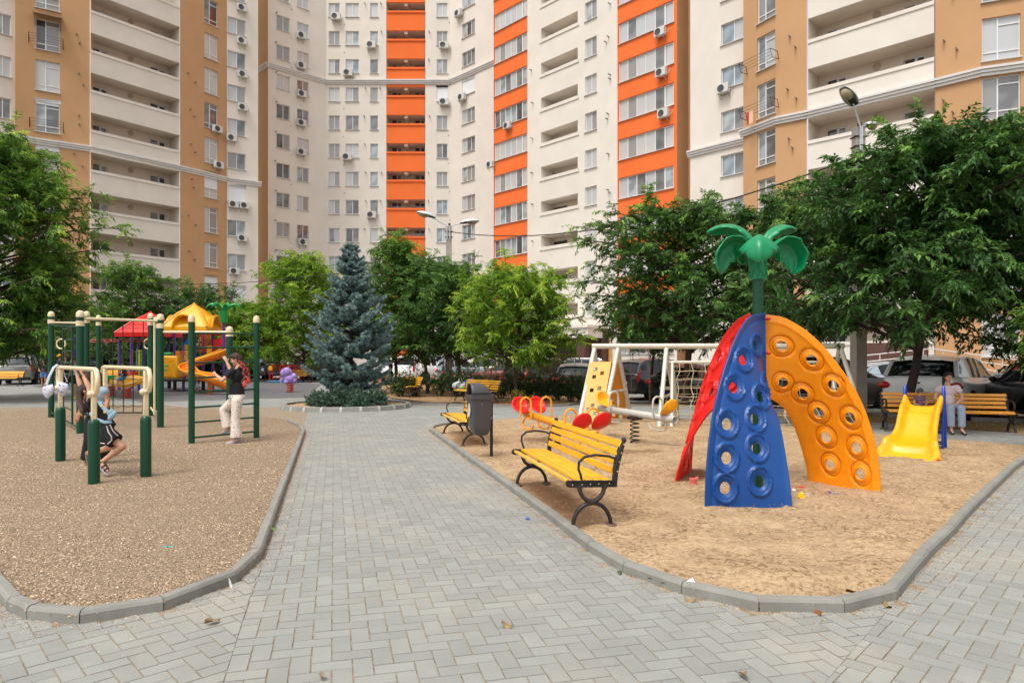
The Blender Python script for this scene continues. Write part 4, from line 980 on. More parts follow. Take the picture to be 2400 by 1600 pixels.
# ---- rose hedge ----
rose_l=leafmat('rose_leaves',S(36,58,30),S(66,92,48),S(120,140,78),.2)
rose_f=mat('rose_petals',S(236,120,110),.6); rose_y=mat('rose_yellow',S(220,190,80),.6)
def rosebush(px,D,w_,h_,seed,label,fl=6):
    rng=np.random.default_rng(seed); b=GX(px,D); t=empty('rose_bush',label,'bush',b,group='rose bushes of the hedge in front of the car park')
    wood=MB(); SP=[];SA=[];ST=[]
    for i in range(20):
        ph=rng.uniform(0,6.28); r=w_*rng.uniform(.2,.95); e=Vector((math.cos(ph)*r,math.sin(ph)*r*.6,h_*rng.uniform(.55,1.02))); s=Vector((math.cos(ph)*.08,math.sin(ph)*.08,0)); m=s.lerp(e,.4)+Vector((rng.normal()*.06,rng.normal()*.06,.1))
        pts=[s*(1-u)**2+m*2*u*(1-u)+e*u*u for u in (0,.25,.5,.75,1)]; wood.tube(pts,[.010,.009,.007,.006,.004],4)
        for k in range(15):
            u=.30+.70*rng.random(); q=s*(1-u)**2+m*2*u*(1-u)+e*u*u; SP.append(tuple(q+Vector(tuple(rng.normal(size=3)*.07)))); SA.append(rng.normal(size=3)+np.array([0,0,.3])); ST.append(.15+.6*rng.random())
    SP=np.array(SP);SA=nrm(np.array(SA));ST=np.array(ST);n=len(SP);lv=7
    P=SP[:,None,:]+SA[:,None,:]*(np.arange(lv)/lv*.14)[None,:,None]; D_=SA[:,None,:]*.5+rng.normal(size=(n,lv,3))*.8; N=np.array([0,0,1.])+rng.normal(size=(n,lv,3))*.4
    v,q,tt=leaves(P.reshape(-1,3),D_.reshape(-1,3),N.reshape(-1,3),(.075*rng.uniform(.7,1.2,n*lv)),np.repeat(ST,lv),.55,fold=.05)
    wood.build('stems',bark2,parent=t); npmesh('foliage',v,q,rose_l,parent=t,attr=tt)
    for i in range(fl):
        c=SP[rng.integers(n)]; c=(c[0],c[1]-.1,max(c[2],h_*.7)+.05); f=MB(); f.ball(c,(.035,.035,.03),8); f.build('blossom',rose_y if rng.random()<.2 else rose_f,parent=t)
xs=[(938,25.6),(972,26),(1030,26),(1066,25.8),(1104,25.5),(1140,25.2),(1176,25),(1206,24.8),(1240,24.6),(1274,24.4),(1306,24.2),(1338,24.0),(1364,23.8)]
nm=['leftmost rose bush, under the white hatchback','second rose bush from the left, beside the tree trunk','rose bush right behind the empty yellow bench','rose bush left of the concrete lamp post','rose bush just right of the concrete lamp post','rose bush behind the bench with plastic bags','dense rose bush left of the young tree trunk','rose bush wrapped round the young tree trunk','rose bush right of the young tree trunk','rose bush with red blooms before the black SUV','rose bush with pink blooms left of the climbing wall','tall rose bush behind the left edge of climbing wall','rightmost rose bush, behind the yellow climbing wall']
for i,((x,d),l) in enumerate(zip(xs,nm)): rosebush(x,d,.5 if i<2 else .62,1.0 if i<2 else 1.12+.12*math.sin(i*2.1),50+i,l,(3,4,6,5,3,4,3,4,4,9,12,9,4)[i])
# yellow undergrowth at the trunk foot
yb=leafmat('yellowed_leaves',S(120,100,30),S(170,150,50),S(200,190,80),.3)
def tuft(px,D,label,m,seed,n=160,r=.28,h=.45):
    rng=np.random.default_rng(seed); b=GX(px,D); P=rng.normal(size=(n,3))*np.array([r*.5,r*.5,0]); P[:,2]=rng.uniform(.02,h,n); D_=rng.normal(size=(n,3))*.8+np.array([0,0,.4]); N=rng.normal(size=(n,3))+np.array([0,0,1.])
    v,q,tt=leaves(P,D_,N,.09*rng.uniform(.6,1.2,n),rng.random(n),.5); o=npmesh('yellow_shrub',v,q,m,attr=tt); o.location=b; tag(o,label,'shrub')
tuft(1214,22.5,'small yellowing shrub at the foot of the young tree',yb,2)
tuft(1240,22.3,'thin yellowed sprig right of the young tree foot',yb,4,60,.2,.3)
# dry grass along soil strips: uncountable
gm=leafmat('dry_grass',S(80,84,40),S(130,120,66),S(170,150,96),.2)
def grass(name,poly,n,seed,z,h=.07):
    rng=np.random.default_rng(seed); P=[]
    x0=min(p[0] for p in poly);x1=max(p[0] for p in poly);y0=min(p[1] for p in poly);y1=max(p[1] for p in poly)
    while len(P)<n:
        x,y=rng.uniform(x0,x1),rng.uniform(y0,y1)
        if inpoly((x,y),poly) and noise.noise(Vector((x*.8,y*.8,seed)))>-.05: P.append((x,y,gz(y,x)+z))
    P=np.array(P); D=rng.normal(size=(n,3))*.5+np.array([0,0,1.]); N=rng.normal(size=(n,3))
    v,q,tt=leaves(P,D,N,h*rng.uniform(.5,1.6,n),rng.random(n),.12); o=npmesh(name,v,q,gm,attr=tt); o['kind']='stuff'
grass('dry_grass',dirt1,5000,1,.03); grass('dry_grass',dirt2,4500,2,.01,.05)
# ---------------- benches ----------------
slat_m=mat('bench_slats_yellow',S(232,170,36),.45,0,.18,3,.25,30,aniso=(1,12,12),bd=.003); slat_w=mat('bench_slats_worn',S(226,178,70),.6,0,.28,4,.3,40,aniso=(1,10,10),bd=.003)
slat_o=mat('bench_slats_orange',S(214,146,44),.5,0,.2,3,.2,30,aniso=(1,12,12),bd=.003)
iron=mat('cast_iron_black',S(44,40,40),.5,.3,.3,8,.2,60,bd=.003); rust=mat('iron_rusty',S(62,50,46),.7,.2,.4,9,.3,50,bd=.004); bolt_m=mat('bolt_steel',S(190,188,182),.3,.8)
foot_m=mat('foot_plate',S(96,78,66),.85,.1,.45,9,.4,30,bd=.004)
def arc(c,r,a0,a1,n=14,ax='yz'): return [(0,c[0]+r*math.cos(R(a0+(a1-a0)*i/n)),c[1]+r*math.sin(R(a0+(a1-a0)*i/n))) for i in range(n+1)]
def bench(label,loc,rz,Lb=2.05,slm=None,group='yellow slatted benches with curved iron legs',proto=None,back=4):
    """local: x along the bench, -y front, y back; origin on the ground at the centre"""
    slm=slm or slat_m; t=empty('park_bench',label,'bench',loc,rz,group)
    for i,(y,z,tl) in enumerate([(-.235,.405,R(-14)),(-.135,.425,0),(-.045,.425,0),(.045,.42,0),(.135,.415,R(4))]):
        q=MB(); q.box((0,y,z),(Lb,.078,.032),Matrix.Rotation(tl,3,'X')); q.build('seat_slat',slat_w if i==0 and slm is slat_m else slm,parent=t,bev=.008)
    bk=[(.225,.50),(.245,.584),(.268,.664),(.298,.739)] if back==4 else [(.225,.50),(.245,.585),(.27,.665),(.3,.74)]
    for y,z in bk:
        q=MB(); q.box((0,y,z),(Lb,.028,.064),Matrix.Rotation(R(-14 if z<.6 else -24),3,'X')); q.build('back_slat',slm,parent=t,bev=.007)
    for s in (-1,1):
        X=s*(Lb/2-.01)
        def P(l,x=0): return [Vector((X+x,a[1],a[2])) for a in l]
        q=MB(); out=[(0,-.275,.395),(0,-.265,.425),(0,-.22,.44),(0,.2,.425),(0,.215,.40)]
        q.beam((X,-.27,.40),(X,.245,.385),.035,.055); q.tube([(X-.017,-.27,.405),(X+.017,-.27,.405)],.032,10)
        q.beam((X+s*.02,-.25,.43),(X+s*.02,.22,.415),.018,.014); q.m=1; [q.ball((X+s*.02,y,.395),.008,8) for y in (-.235,-.135,-.045,.045,.16)]; q.build('seat_rail',[iron,bolt_m],parent=t,bev=.005)
        q=MB(); pts=[Vector((X,.225,.36)),Vector((X,.235,.49)),Vector((X,.258,.59)),Vector((X,.288,.68)),Vector((X,.325,.765))]
        q.tube(pts,[.034,.04,.042,.04,.03],8,sq=(.9,.75)); q.ball((X,.33,.775),.027,10); q.m=1; [q.ball((X+s*.03,y+.02,z),.009,8) for y,z in bk]; q.build('back_bracket',[iron,bolt_m],parent=t)
        # armrest
        q=MB(); q.tube([Vector((X,.27,.60)),Vector((X,.16,.635)),Vector((X,.02,.65)),Vector((X,-.10,.635)),Vector((X,-.16,.59)),Vector((X,-.165,.53)),Vector((X,-.14,.47)),Vector((X,-.135,.43))],.012,8,sq=(1,1.7)); q.build('armrest',iron,parent=t)
        # leg: half ring open upwards above, half ring open downwards below
        q=MB(); q.tube(P(arc((-.02,.375),.135,180,360,18)),.021,8,sq=(1.25,1)); 
        for y in (-.155,.115): q.tube([(X-.025,y,.37),(X+.025,y,.37)],.026,12)
        q.build('leg_bow',rust,parent=t)
        q=MB(); q.tube(P(arc((-.02,.02),.205,0,180,22)),.02,8,sq=(1.25,1)); q.build('leg',iron,parent=t)
        for y in (-.225,.185):
            q=MB(); q.lathe([(.001,-.01),(.062,-.01),(.062,.022),(.05,.032),(.001,.034)],(X,y,0),16); q.build('foot_plate',foot_m,parent=t)
    return t
def bench_at(label,p_near,p_far,front,**k):
    """p_near,p_far: ground centres of the two ends"""
    a=Vector(p_near);b=Vector(p_far); c=(a+b)/2; d=b-a; rz=math.atan2(d.y,d.x)
    # front is local -y ; flip when needed
    n=Vector((math.sin(rz),-math.cos(rz),0))
    if n.dot(Vector(front))<0: rz+=math.pi
    return bench(label,c,rz,Lb=k.pop('L',d.length),**k)
ba,bb=Vector((.715,5.86,.03)),Vector((.235,7.90,.03))
bench_at('yellow slatted bench in the foreground, standing on the sand at the path edge',ba,bb,(-1,-.3,0),L=2.04).scale=(1,.84,.97)
bench_at('yellow bench partly hidden behind the dark litter bin',Vector((-.62,11.4,.02)),Vector((-1.12,13.25,.02)),(-1,-.5,0),L=1.95).scale=(1,.9,.95)
def benchpx(label,pa,pb,D0,D1,front,**k):
    return bench_at(label,GX(pa,D0),GX(pb,D1),front,**k)
benchpx('empty yellow bench on bare soil right of the blue spruce',926,979,27.2,25.0,(-1,-.5,0),L=2.0)
benchpx('yellow bench covered with plastic bags behind the litter bin',1080,1154,23.4,22.0,(-.5,-1,0),L=1.9)
benchpx('yellow bench behind the red merry-go-round',666,728,42,41.5,(0,-1,0),L=1.7)
benchpx('yellow bench at the left edge, before the grey car',-35,46,36.3,36.3,(0,-1,0),L=1.95)
benchpx('yellow bench seen through the rope net, behind the spring riders',228,288,40,40,(0,-1,0),L=1.7)
benchpx('second yellow bench at the far right with a seated woman',2103,2338,14.1,13.55,(0,-1,0),L=2.25,slm=slat_o)
benchpx('small yellow bench facing away beside the seated man',912,925,28.4,29.6,(1,.3,0),L=1.4)
# ---------------- litter bins ----------------
binm=mat('bin_plastic_grey',S(74,72,74),.42,0,.12,6,.15,200,bd=.001); bin_in=mat('bin_inside',S(14,14,14),.9); emb=mat('bin_emblem',S(196,198,198),.5)
def litterbin(label,loc,rz,group='dark litter bins on posts'):
    t=empty('litter_bin',label,'litter bin',loc,rz,group)
    # body: rounded box tapering to a round bottom, local -x is the mouth side
    def ring(z,hx,hy,rc,ox=0,n=5):
        P=[]
        for (sx,sy,a0) in ((1,1,0),(-1,1,90),(-1,-1,180),(1,-1,270)):
            for i in range(n):
                a=R(a0+90*i/(n-1)); P.append(Vector((ox+sx*(hx-rc)+rc*math.cos(a),sy*(hy-rc)+rc*math.sin(a),z)))
        return P
    q=MB(); rows=[ring(.375,.05,.07,.045,.02),ring(.38,.10,.13,.06,.02),ring(.41,.135,.165,.06,.012),ring(.50,.160,.185,.05,.004),ring(.9,.188,.208,.035),ring(.905,.205,.225,.035),ring(.965,.210,.230,.03),ring(.968,.195,.215,.03)]
    for r in rows: r.append(r[0])
    q.grid(rows); q.add(rows[0][:-1],[tuple(range(20))[::-1]]); q.build('body',binm,parent=t,ang=50)
    # hood: half-barrel lid with an opening at the -x end
    q=MB(); rr=[]
    for x,s in ((-.19,1),(-.15,1.02),(0,1.0),(.12,.72),(.185,.25),(.2,.05)):
        rr.append([Vector((x,.175*math.cos(R(a))*(.6+.4*s),.965+.165*s*math.sin(R(a)))) for a in range(0,181,15)])
    q.grid(rr); q.build('hood',binm,parent=t,solid=.012,ang=60)
    q=MB(); q.add([Vector((-.12,.16*math.cos(R(a)),.967+.15*math.sin(R(a)))) for a in range(0,181,15)],[tuple(range(13))]); q.add([ (v.x,v.y,.966) for v in ring(.966,.19,.21,.03)],[tuple(range(20))]); q.build('mouth',bin_in,parent=t,smooth=False)
    q=MB(); M=Matrix.Rotation(R(-90),3,'Y')
    cc=(-.188,0,.74); q.lathe([(.075,0),(.085,0),(.085,.006),(.075,.006),(.075,0)],cc,28,M@Matrix.Diagonal((1.15,.95,1)))
    q.ball((-.190,0,.80),(.006,.011,.014),8); q.tube([(-.19,.01,.775),(-.19,.0,.735),(-.19,-.015,.70),(-.19,-.02,.675)],.007,6); q.tube([(-.19,0,.735),(-.19,.022,.70),(-.19,.018,.675)],.007,6); q.tube([(-.19,.01,.77),(-.19,.04,.755),(-.19,.045,.725)],.006,6); q.tube([(-.19,-.035,.76),(-.19,-.03,.69),(-.19,-.045,.69),(-.19,-.05,.76),(-.19,-.035,.76)],.004,5)
    q.build('emblem',emb,parent=t)
    q=MB(); q.box((.225,.0,.49),(.045,.045,1.0)); q.build('post',iron,parent=t,bev=.004)
    q=MB(); q.box((.205,0,.87),(.06,.09,.03)); q.box((.2,0,.62),(.05,.09,.03)); q.ball((-.02,-.214,.84),.008,8); q.build('clamp',bolt_m,parent=t,bev=.003)
    return t
b0=litterbin('large dark grey litter bin with round emblem beside the path kerb',(-.475,9.93,.0),R(20)); b0.scale=(.82,.82,1)
g=GX(617,42); litterbin('small dark litter bin beside the red merry-go-round',g,R(95)).scale=(.95,.95,1.05)
bo=litterbin('another dark bin',GX(2,1),0) if False else None
# ---------------- climbing dome with palm ----------------
hub=Vector((2.775,7.70,0)); dome=empty('climbing_dome','red, blue and orange curved climbing panels round a green palm post','climbing frame',hub)
def pl(name,c): return mat(name,c,.38,0,.12,7,.07,160,spec=.5,bd=.0015,det=9)
p_red=pl('plastic_red',S(222,18,12)); p_blue=pl('plastic_blue',S(3,68,138)); p_yel=pl('plastic_orange_yellow',S(254,150,4)); p_grn=pl('plastic_green',S(0,134,84)); post_g=mat('post_dark_green',S(16,78,52),.35,.1,.08,5)
OC=[(0.02,2.0),(.13,1.985),(.33,1.925),(.60,1.72),(.84,1.42),(1.055,1.06),(1.185,.68),(1.25,.32),(1.275,-.04)]
IC=[(.03,1.06),(.10,1.05),(.30,1.0),(.50,.88),(.64,.70),(.75,.50),(.85,.27),(.90,.12),(.93,-.04)]
def cr_(P,t):
    n=len(P)-1; f=min(n-1e-6,max(0,t*n)); i=int(f); u=f-i
    g=lambda k:P[min(n,max(0,k))]
    return tuple(.5*((2*g(i)[c])+(-g(i-1)[c]+g(i+1)[c])*u+(2*g(i-1)[c]-5*g(i)[c]+4*g(i+1)[c]-g(i+2)[c])*u*u+(-g(i-1)[c]+3*g(i)[c]-3*g(i+1)[c]+g(i+2)[c])*u**3) for c in (0,1))
def psurf(s,t,az):
    ro,zo=cr_(OC,s); ri,zi=cr_(IC,s)
    ao=az-R(11); ai=az+R(32)
    a=Vector((ro*math.cos(ao),ro*math.sin(ao),zo)); b=Vector((ri*math.cos(ai),ri*math.sin(ai),zi))
    k=max(0,1-s)**5*.085; o=Vector((math.cos(az+R(80)),math.sin(az+R(80)),0))*k
    return a.lerp(b,t)+o
def pnorm(s,t,az):
    e=.004; a=psurf(min(1,s+e),t,az)-psurf(max(0,s-e),t,az); b=psurf(s,min(1,t+e),az)-psurf(s,max(0,t-e),az)
    return a.cross(b).normalized()
def invp(px,py,az):
    best=None
    for i in range(1,60):
        for j in range(1,30):
            s,t=i/60,j/30; p=hub+psurf(s,t,az); x=1200+F*p.x/p.y; y=HZ-F*(p.z-EH)/p.y; d=(x-px)**2+(y-py)**2
            if best is None or d<best[0]: best=(d,s,t)
    return best[1:]
def panel(name,az,holes,m):
    NS_,NT=200,88
    P=np.zeros((NS_+1,NT+1,3)); Nn=np.zeros((NS_+1,NT+1,3))
    for i in range(NS_+1):
        for j in range(NT+1):
            P[i,j]=psurf(i/NS_,j/NT,az); Nn[i,j]=pnorm(i/NS_,j/NT,az)
    Hh=[]
    for (s,t,rx,ry) in holes:
        c=np.array(psurf(s,t,az)); 
        e1=np.array(psurf(min(1,s+.02),t,az)-psurf(max(0,s-.02),t,az)); e1/=np.linalg.norm(e1); nn=np.array(pnorm(s,t,az)); e2=np.cross(nn,e1); Hh.append((c,e1,e2,rx,ry))
    disp=np.zeros((NS_+1,NT+1)); inside=np.zeros((NS_+1,NT+1),bool)
    for (c,e1,e2,rx,ry) in Hh:
        dd=P-c; u=dd@e1; v=dd@e2; q=np.sqrt((u/ry)**2+(v/rx)**2); near=(np.abs(dd).sum(-1)<.45)
        r=np.sqrt(u*u+v*v)
        # raised ring then a sunken dish to the hole
        k=np.where(near,.028*np.exp(-((q-2.1)/.17)**2)+.010*np.exp(-((q-1.6)/.12)**2)-.016*np.clip(1-(q-1)/.6,0,1),0)
        disp+=k
        ins=(q<1)&near
        f=np.where(ins,1/np.maximum(q,1e-3),1)
        newp=c+(u*f)[...,None]*e1+(v*f)[...,None]*e2+((dd@np.cross(e1,e2)))[...,None]*np.cross(e1,e2)
        P=np.where(ins[...,None],newp,P); inside|=ins
    tt=np.arange(NT+1)/NT; ss=np.arange(NS_+1)/NS_
    # rounded rib along the outer rim and inner rim
    wdt=np.linalg.norm(P[:,0]-P[:,-1],axis=-1)[:,None]; x=tt[None,:]*wdt; xi=(1-tt[None,:])*wdt
    disp+= .014*np.exp(-((x-.0)/.035)**2)-.008*np.exp(-((x-.075)/.014)**2)+.010*np.exp(-(xi/.03)**2)
    P=P+Nn*disp[...,None]*SG
    n=NT+1; Q=[]
    for i in range(NS_):
        for j in range(NT):
            if inside[i,j] and inside[i+1,j] and inside[i,j+1] and inside[i+1,j+1]: continue
            Q.append((i*n+j,i*n+j+1,(i+1)*n+j+1,(i+1)*n+j))
    mb=MB(); mb.v=[tuple(v) for v in P.reshape(-1,3)]; mb.f=Q; mb.mi=[0]*len(Q)
    o=mb.build(name,m,parent=dome,solid=.022,ang=88); return o
SG=1
or_h=[(1833,810),(1903,842),(1834,893),(1883,920),(1957,903),(1919,969),(1993,976),(1939,1026),(2010,1044),(1947,1089),(2018,1114)]
holes=[(*invp(x,y,0.0),.055,.066) for x,y in or_h]
panel('orange_panel',0.0,holes,p_yel)
panel('blue_panel',R(-122),holes,p_blue)
panel('red_panel',R(121),holes,p_red)
q=MB(); q.cyl((0,0,-.1),(0,0,2.45),.058,n=24); q.build('post',post_g,parent=dome)
q=MB()
for z in (1.93,1.55,1.15): 
    for a in (-1.0,1.1,3.2): q.ball((.135*math.cos(a),.135*math.sin(a),z),.019,10); q.cyl((.04*math.cos(a+.3),.04*math.sin(a+.3),z),(.14*math.cos(a+.25),.14*math.sin(a+.25),z),.012,n=8)
q.build('bolt_caps',p_red,parent=dome)
# palm head
q=MB(); prof=[(.098,2.38),(.098,2.44),(.092,2.52),(.088,2.60),(.085,2.70),(.09,2.78),(.07,2.85),(.001,2.87)]; q.lathe([(.06,2.375)]+prof,(0,0,0),28)
for i in range(8):
    a=i*math.pi/4; q.tube([(.099*math.cos(a-.39),.099*math.sin(a-.39),2.40),(.101*math.cos(a),.101*math.sin(a),2.47),(.099*math.cos(a+.39),.099*math.sin(a+.39),2.40)],.006,6)
for i in range(5):
    a=i*1.257+.3; q.tube([(.09*math.cos(a),.09*math.sin(a),2.44),(.093*math.cos(a+.1),.093*math.sin(a+.1),2.6),(.085*math.cos(a),.085*math.sin(a),2.78)],[.004,.02,.022],6)
q.build('palm_trunk',p_grn,parent=dome,ang=50)
def frond(az,elev,L,drop,wid,z0=2.74,name='palm_leaf',roll=0):
    """a thick drooping leaf with a lobed edge"""
    mb=MB(); n=26; rows=[]; w_=9
    for i in range(n+1):
        u=i/n; 
        ang=elev-drop*u**1.1; 
        if i==0: p=Vector((.03,0,z0)); 
        else: p=p+Vector((math.cos(R(ang)),0,math.sin(R(ang))))*(L/n)
        hw=wid*(math.sin(math.pi*min(1,.08+.86*u))**.7)*(1+.26*(((u*5.2)%1)-.5)) if u>.12 else wid*.28+wid*.2*u/.12
        if u>.94: hw*=(1-u)/.06*.75+.25
        row=[]
        nx=Vector((-math.sin(R(ang)),0,math.cos(R(ang))))
        for j in range(w_+1):
            v=-1+2*j/w_; bend=-(abs(v)**1.6)*hw*.62; rib=.012*math.exp(-(v/.18)**2)+.006*math.cos(v*9)
            ro=R(roll)*min(1,u*2.5); n2=nx*math.cos(ro)+Vector((0,1,0))*math.sin(ro); w2=Vector((0,1,0))*math.cos(ro)-nx*math.sin(ro)
            row.append(Vector((p.x,0,p.z))+w2*(v*hw*.86)+n2*(bend+rib))
        rows.append(row)
    mb.grid(rows); M=Matrix.Rotation(az,3,'Z'); mb.v=[tuple(M@Vector(v)) for v in mb.v]
    mb.build(name,p_grn,parent=dome,solid=.022,ang=70,sub=1)
frond(R(-108),64,.74,172,.24,2.68)
frond(R(178),60,.74,190,.200,2.68,roll=-55); frond(R(160),74,.66,112,.13,2.76,roll=-18)
frond(R(0),58,.72,188,.200,2.68,roll=55); frond(R(20),70,.62,98,.13,2.76,roll=18)
frond(R(95),50,.55,140,.16,2.74)
# ---------------- toddler slide ----------------
p_sl=pl('plastic_slide_yellow',S(250,168,10)); p_bl2=mat('tube_blue',S(24,66,168),.35,.1)
sl=G(2138,1070); st=empty('toddler_slide','yellow plastic toddler slide with blue steel ladder on the sand','slide',(0,0,0))
A=Vector((0,0,0))
def slide():
    # from toe (near camera) to the top (far right); world coordinates
    toe=G(2126,1080,.0); topc=Vector((6.62,11.0,0)); d=(topc-toe); L=d.length; d.normalize(); s=Vector((d.y,-d.x,0))
    st.location=toe; rows=[]; n=34
    for i in range(n+1):
        u=i/n; x=L*u
        zc=.06+.0*u+ (.66*(u**1.25)) +.05*math.sin(u*9.5)*(u<.85)
        if u<.12: zc=.05+.03*(u/.12)
        wd=.325-.085*min(1,u*1.8)+.03*math.exp(-((u-.03)/.1)**2)
        wl=.10+.05*u+.03*math.sin(u*10+1.2)+.06*max(0,(u-.8)/.2)
        if u<.1: wl*=.45+.55*u/.1
        prof=[(-1.12,.15),(-1.16,.85),(-1.08,1.05),(-.97,1.0),(-.86,.6),(-.74,.12),(-.45,0),(0,-.0),(.45,0),(.74,.12),(.86,.6),(.97,1.0),(1.08,1.05),(1.16,.85),(1.12,.15)]
        lip=max(0,(1-u/.07))*.05
        rows.append([d*(x-(.10*(1-(a*a))*max(0,1-u/.06)))+s*(a*wd)+Vector((0,0,zc+b*wl-(.0 if abs(a)<.6 else 0)-lip*(abs(a)<.9))) for a,b in prof])
    mb=MB(); mb.grid(rows); mb.build('chute',p_sl,parent=st,solid=.022,ang=75,sub=1)
    # rounded toe
    mb=MB(); r0=rows[0]; mb.tube([r0[0],r0[2]+Vector((0,0,-.02)),r0[4]-d*.05,r0[6]-d*.09+Vector((0,0,-.0)),r0[7]-d*.11,r0[8]-d*.09,r0[10]-d*.05,r0[12]+Vector((0,0,-.02)),r0[14]],.036,10); mb.build('chute_lip',p_sl,parent=st)
    # ladder
    mb=MB(); tp=d*(L+.02)
    for sg in (-1,1):
        a=tp+s*sg*.27; b=a+d*.34
        mb.tube([a+Vector((0,0,0)),a+d*.03+Vector((0,0,.7)),a+d*.05+Vector((0,0,.96)),a+d*.10+Vector((0,0,1.03)),a+d*.155+Vector((0,0,.96)),a+d*.20+Vector((0,0,.75)),b+Vector((0,0,0))],.021,10)
    mb.build('ladder_frame',p_bl2,parent=st)
    for k,z in enumerate((.13,.30,.47,.63)):
        mb=MB(); 
        for off in (.03,.34-.17*z): 
            mb.tube([tp+s*-.27+d*off+Vector((0,0,z)),tp+s*.27+d*off+Vector((0,0,z))],.014,8)
        mb.build('rung',p_bl2,parent=st)
    mb=MB(); mb.box(tp+d*.1+Vector((0,0,.68)),(.5,.26,.03),Matrix.Rotation(math.atan2(s.y,s.x),3,'Z')); mb.build('platform',p_bl2,parent=st,bev=.008)
slide()
# ---------------- swing frame ----------------
cream=mat('steel_cream',S(206,200,186),.42,.1,.08,3); wall_y=mat('climb_panel_yellow',S(220,172,86),.5,0,.06,2); rope=mat('rope_tan',S(176,160,130),.85,0,.2,20); chain=mat('chain_rusty',S(120,84,64),.6,.5,.3,20)
sw=empty('swing_set','long cream steel frame with yellow climbing wall, swing and rope net','swing frame',G(1400,985))
B0=sw.location.copy()
def WP(px,D,z): return Vector(((px-1200)/F*D,D,z))-B0
zb_=NS(812,15.5)
L_=WP(1387,15.6,1.76);R_=WP(1978,15.2,1.76)
q=MB(); q.tube([L_,R_],.062,18); q.build('top_beam',cream,parent=sw)
bx=(R_-L_).normalized(); by=Vector((-bx.y,bx.x,0))
def leg(t,off,z1=1.72,r=.05,name='leg',dx=0):
    a=L_.lerp(R_,t); b=a+by*off+bx*dx; q=MB(); q.tube([Vector((a.x,a.y,z1-.02))+by*off*.04,Vector((b.x,b.y,-.05))],r,14); return q.build(name,cream,parent=sw)
leg(.01,-1.05,dx=-.42); leg(.01,1.0,dx=.30)
leg(.105,-1.05,dx=-.44); leg(.105,1.0,dx=.42)
leg(.30,-1.1,dx=-.32); leg(.30,1.1,dx=.45)
leg(.985,-1.1,dx=.12); leg(.985,1.0,dx=.1)
q=MB(); 
a=L_.lerp(R_,.105); q.tube([a+by*-.62+bx*-.26+Vector((0,0,-1.02)),a+by*.62+bx*.26+Vector((0,0,-1.02))],.03,10); q.build('cross_bar',cream,parent=sw)
q=MB(); a=L_.lerp(R_,.30); q.tube([a+by*-.7+bx*-.2+Vector((0,0,-1.12)),a+by*.7+bx*.28+Vector((0,0,-1.12))],.03,10); q.build('cross_bar',cream,parent=sw)
# climbing wall panels with square holes
def climb(tA,off,m,hs_,dxo,tp=.92):
    # panel plane between the leg pair; u along beam, v down the slope
    a=L_.lerp(R_,.012)+by*off*.30; b=L_.lerp(R_,.098)+by*off*.30; a2=L_.lerp(R_,.012)+by*off*.98+bx*dxo; b2=L_.lerp(R_,.098)+by*off*.98+bx*dxo
    a=Vector((a.x,a.y,1.40))+bx*dxo*.3;b=Vector((b.x,b.y,1.40))+bx*dxo*.3;a2=Vector((a2.x,a2.y,.0));b2=Vector((b2.x,b2.y,.0))
    nu,nv=12,34; mb=MB(); hol=set(); hs_=[(round(i*1.33),round(j*1.31)) for i,j in hs_]
    pts=[[a.lerp(b,i/nu).lerp(a2.lerp(b2,i/nu),j/nv) for i in range(nu+1)] for j in range(nv+1)]
    for (i,j) in hs_: hol|={(i,j),(i+1,j),(i,j+1),(i+1,j+1)} 
    vs=[p for r in pts for p in r]; fs=[(j*(nu+1)+i,j*(nu+1)+i+1,(j+1)*(nu+1)+i+1,(j+1)*(nu+1)+i) for j in range(nv) for i in range(nu) if (i,j) not in hol]
    mb.add(vs,fs); mb.build('climbing_wall',m,parent=sw,smooth=False,solid=.03)
climb(0,-1,wall_y,[(2,2),(5,4),(2,5),(5,10),(2,11),(5,13),(4,17),(2,18),(5,20),(2,23),(5,24)],-.42)
climb(0,1,mat('climb_panel_ochre',S(214,140,38),.5,0,.06,2),[(3,3),(3,8),(4,12),(2,16),(5,17),(3,19),(2,23),(5,24)],.36)
# swing
q=MB()
s0,s1=L_.lerp(R_,.155),L_.lerp(R_,.235); sw2=empty('swing','black flat swing seat hanging on rusty chains from the cream frame','swing',B0+s0.lerp(s1,.5)); c0=s0.lerp(s1,.5)
sp=WP(1496,15.2,0); 
for k,s_ in enumerate((s0,s1)):
    q=MB(); top=s_-c0+Vector((0,0,0)); bot=Vector((top.x*(.9),-.12,-1.24)); 
    n=34
    for i in range(n):
        p=top.lerp(bot,i/n); p2=top.lerp(bot,(i+.8)/n); o=Vector((.008,0,0)) if i%2 else Vector((0,.008,0)); q.tube([p+o,p2+o,p2-o,p-o],.0045,5,closed=True)
    q.build('chain',chain,parent=sw2)
    q=MB(); q.ball(top+Vector((0,0,-.05)),.035,10); q.build('shackle',mat('shackle_orange',S(190,92,40),.6,.2),parent=sw2)
q=MB(); q.box((0,-.12,-1.27),(.46,.2,.035)); q.build('seat',iron,parent=sw2,bev=.012)
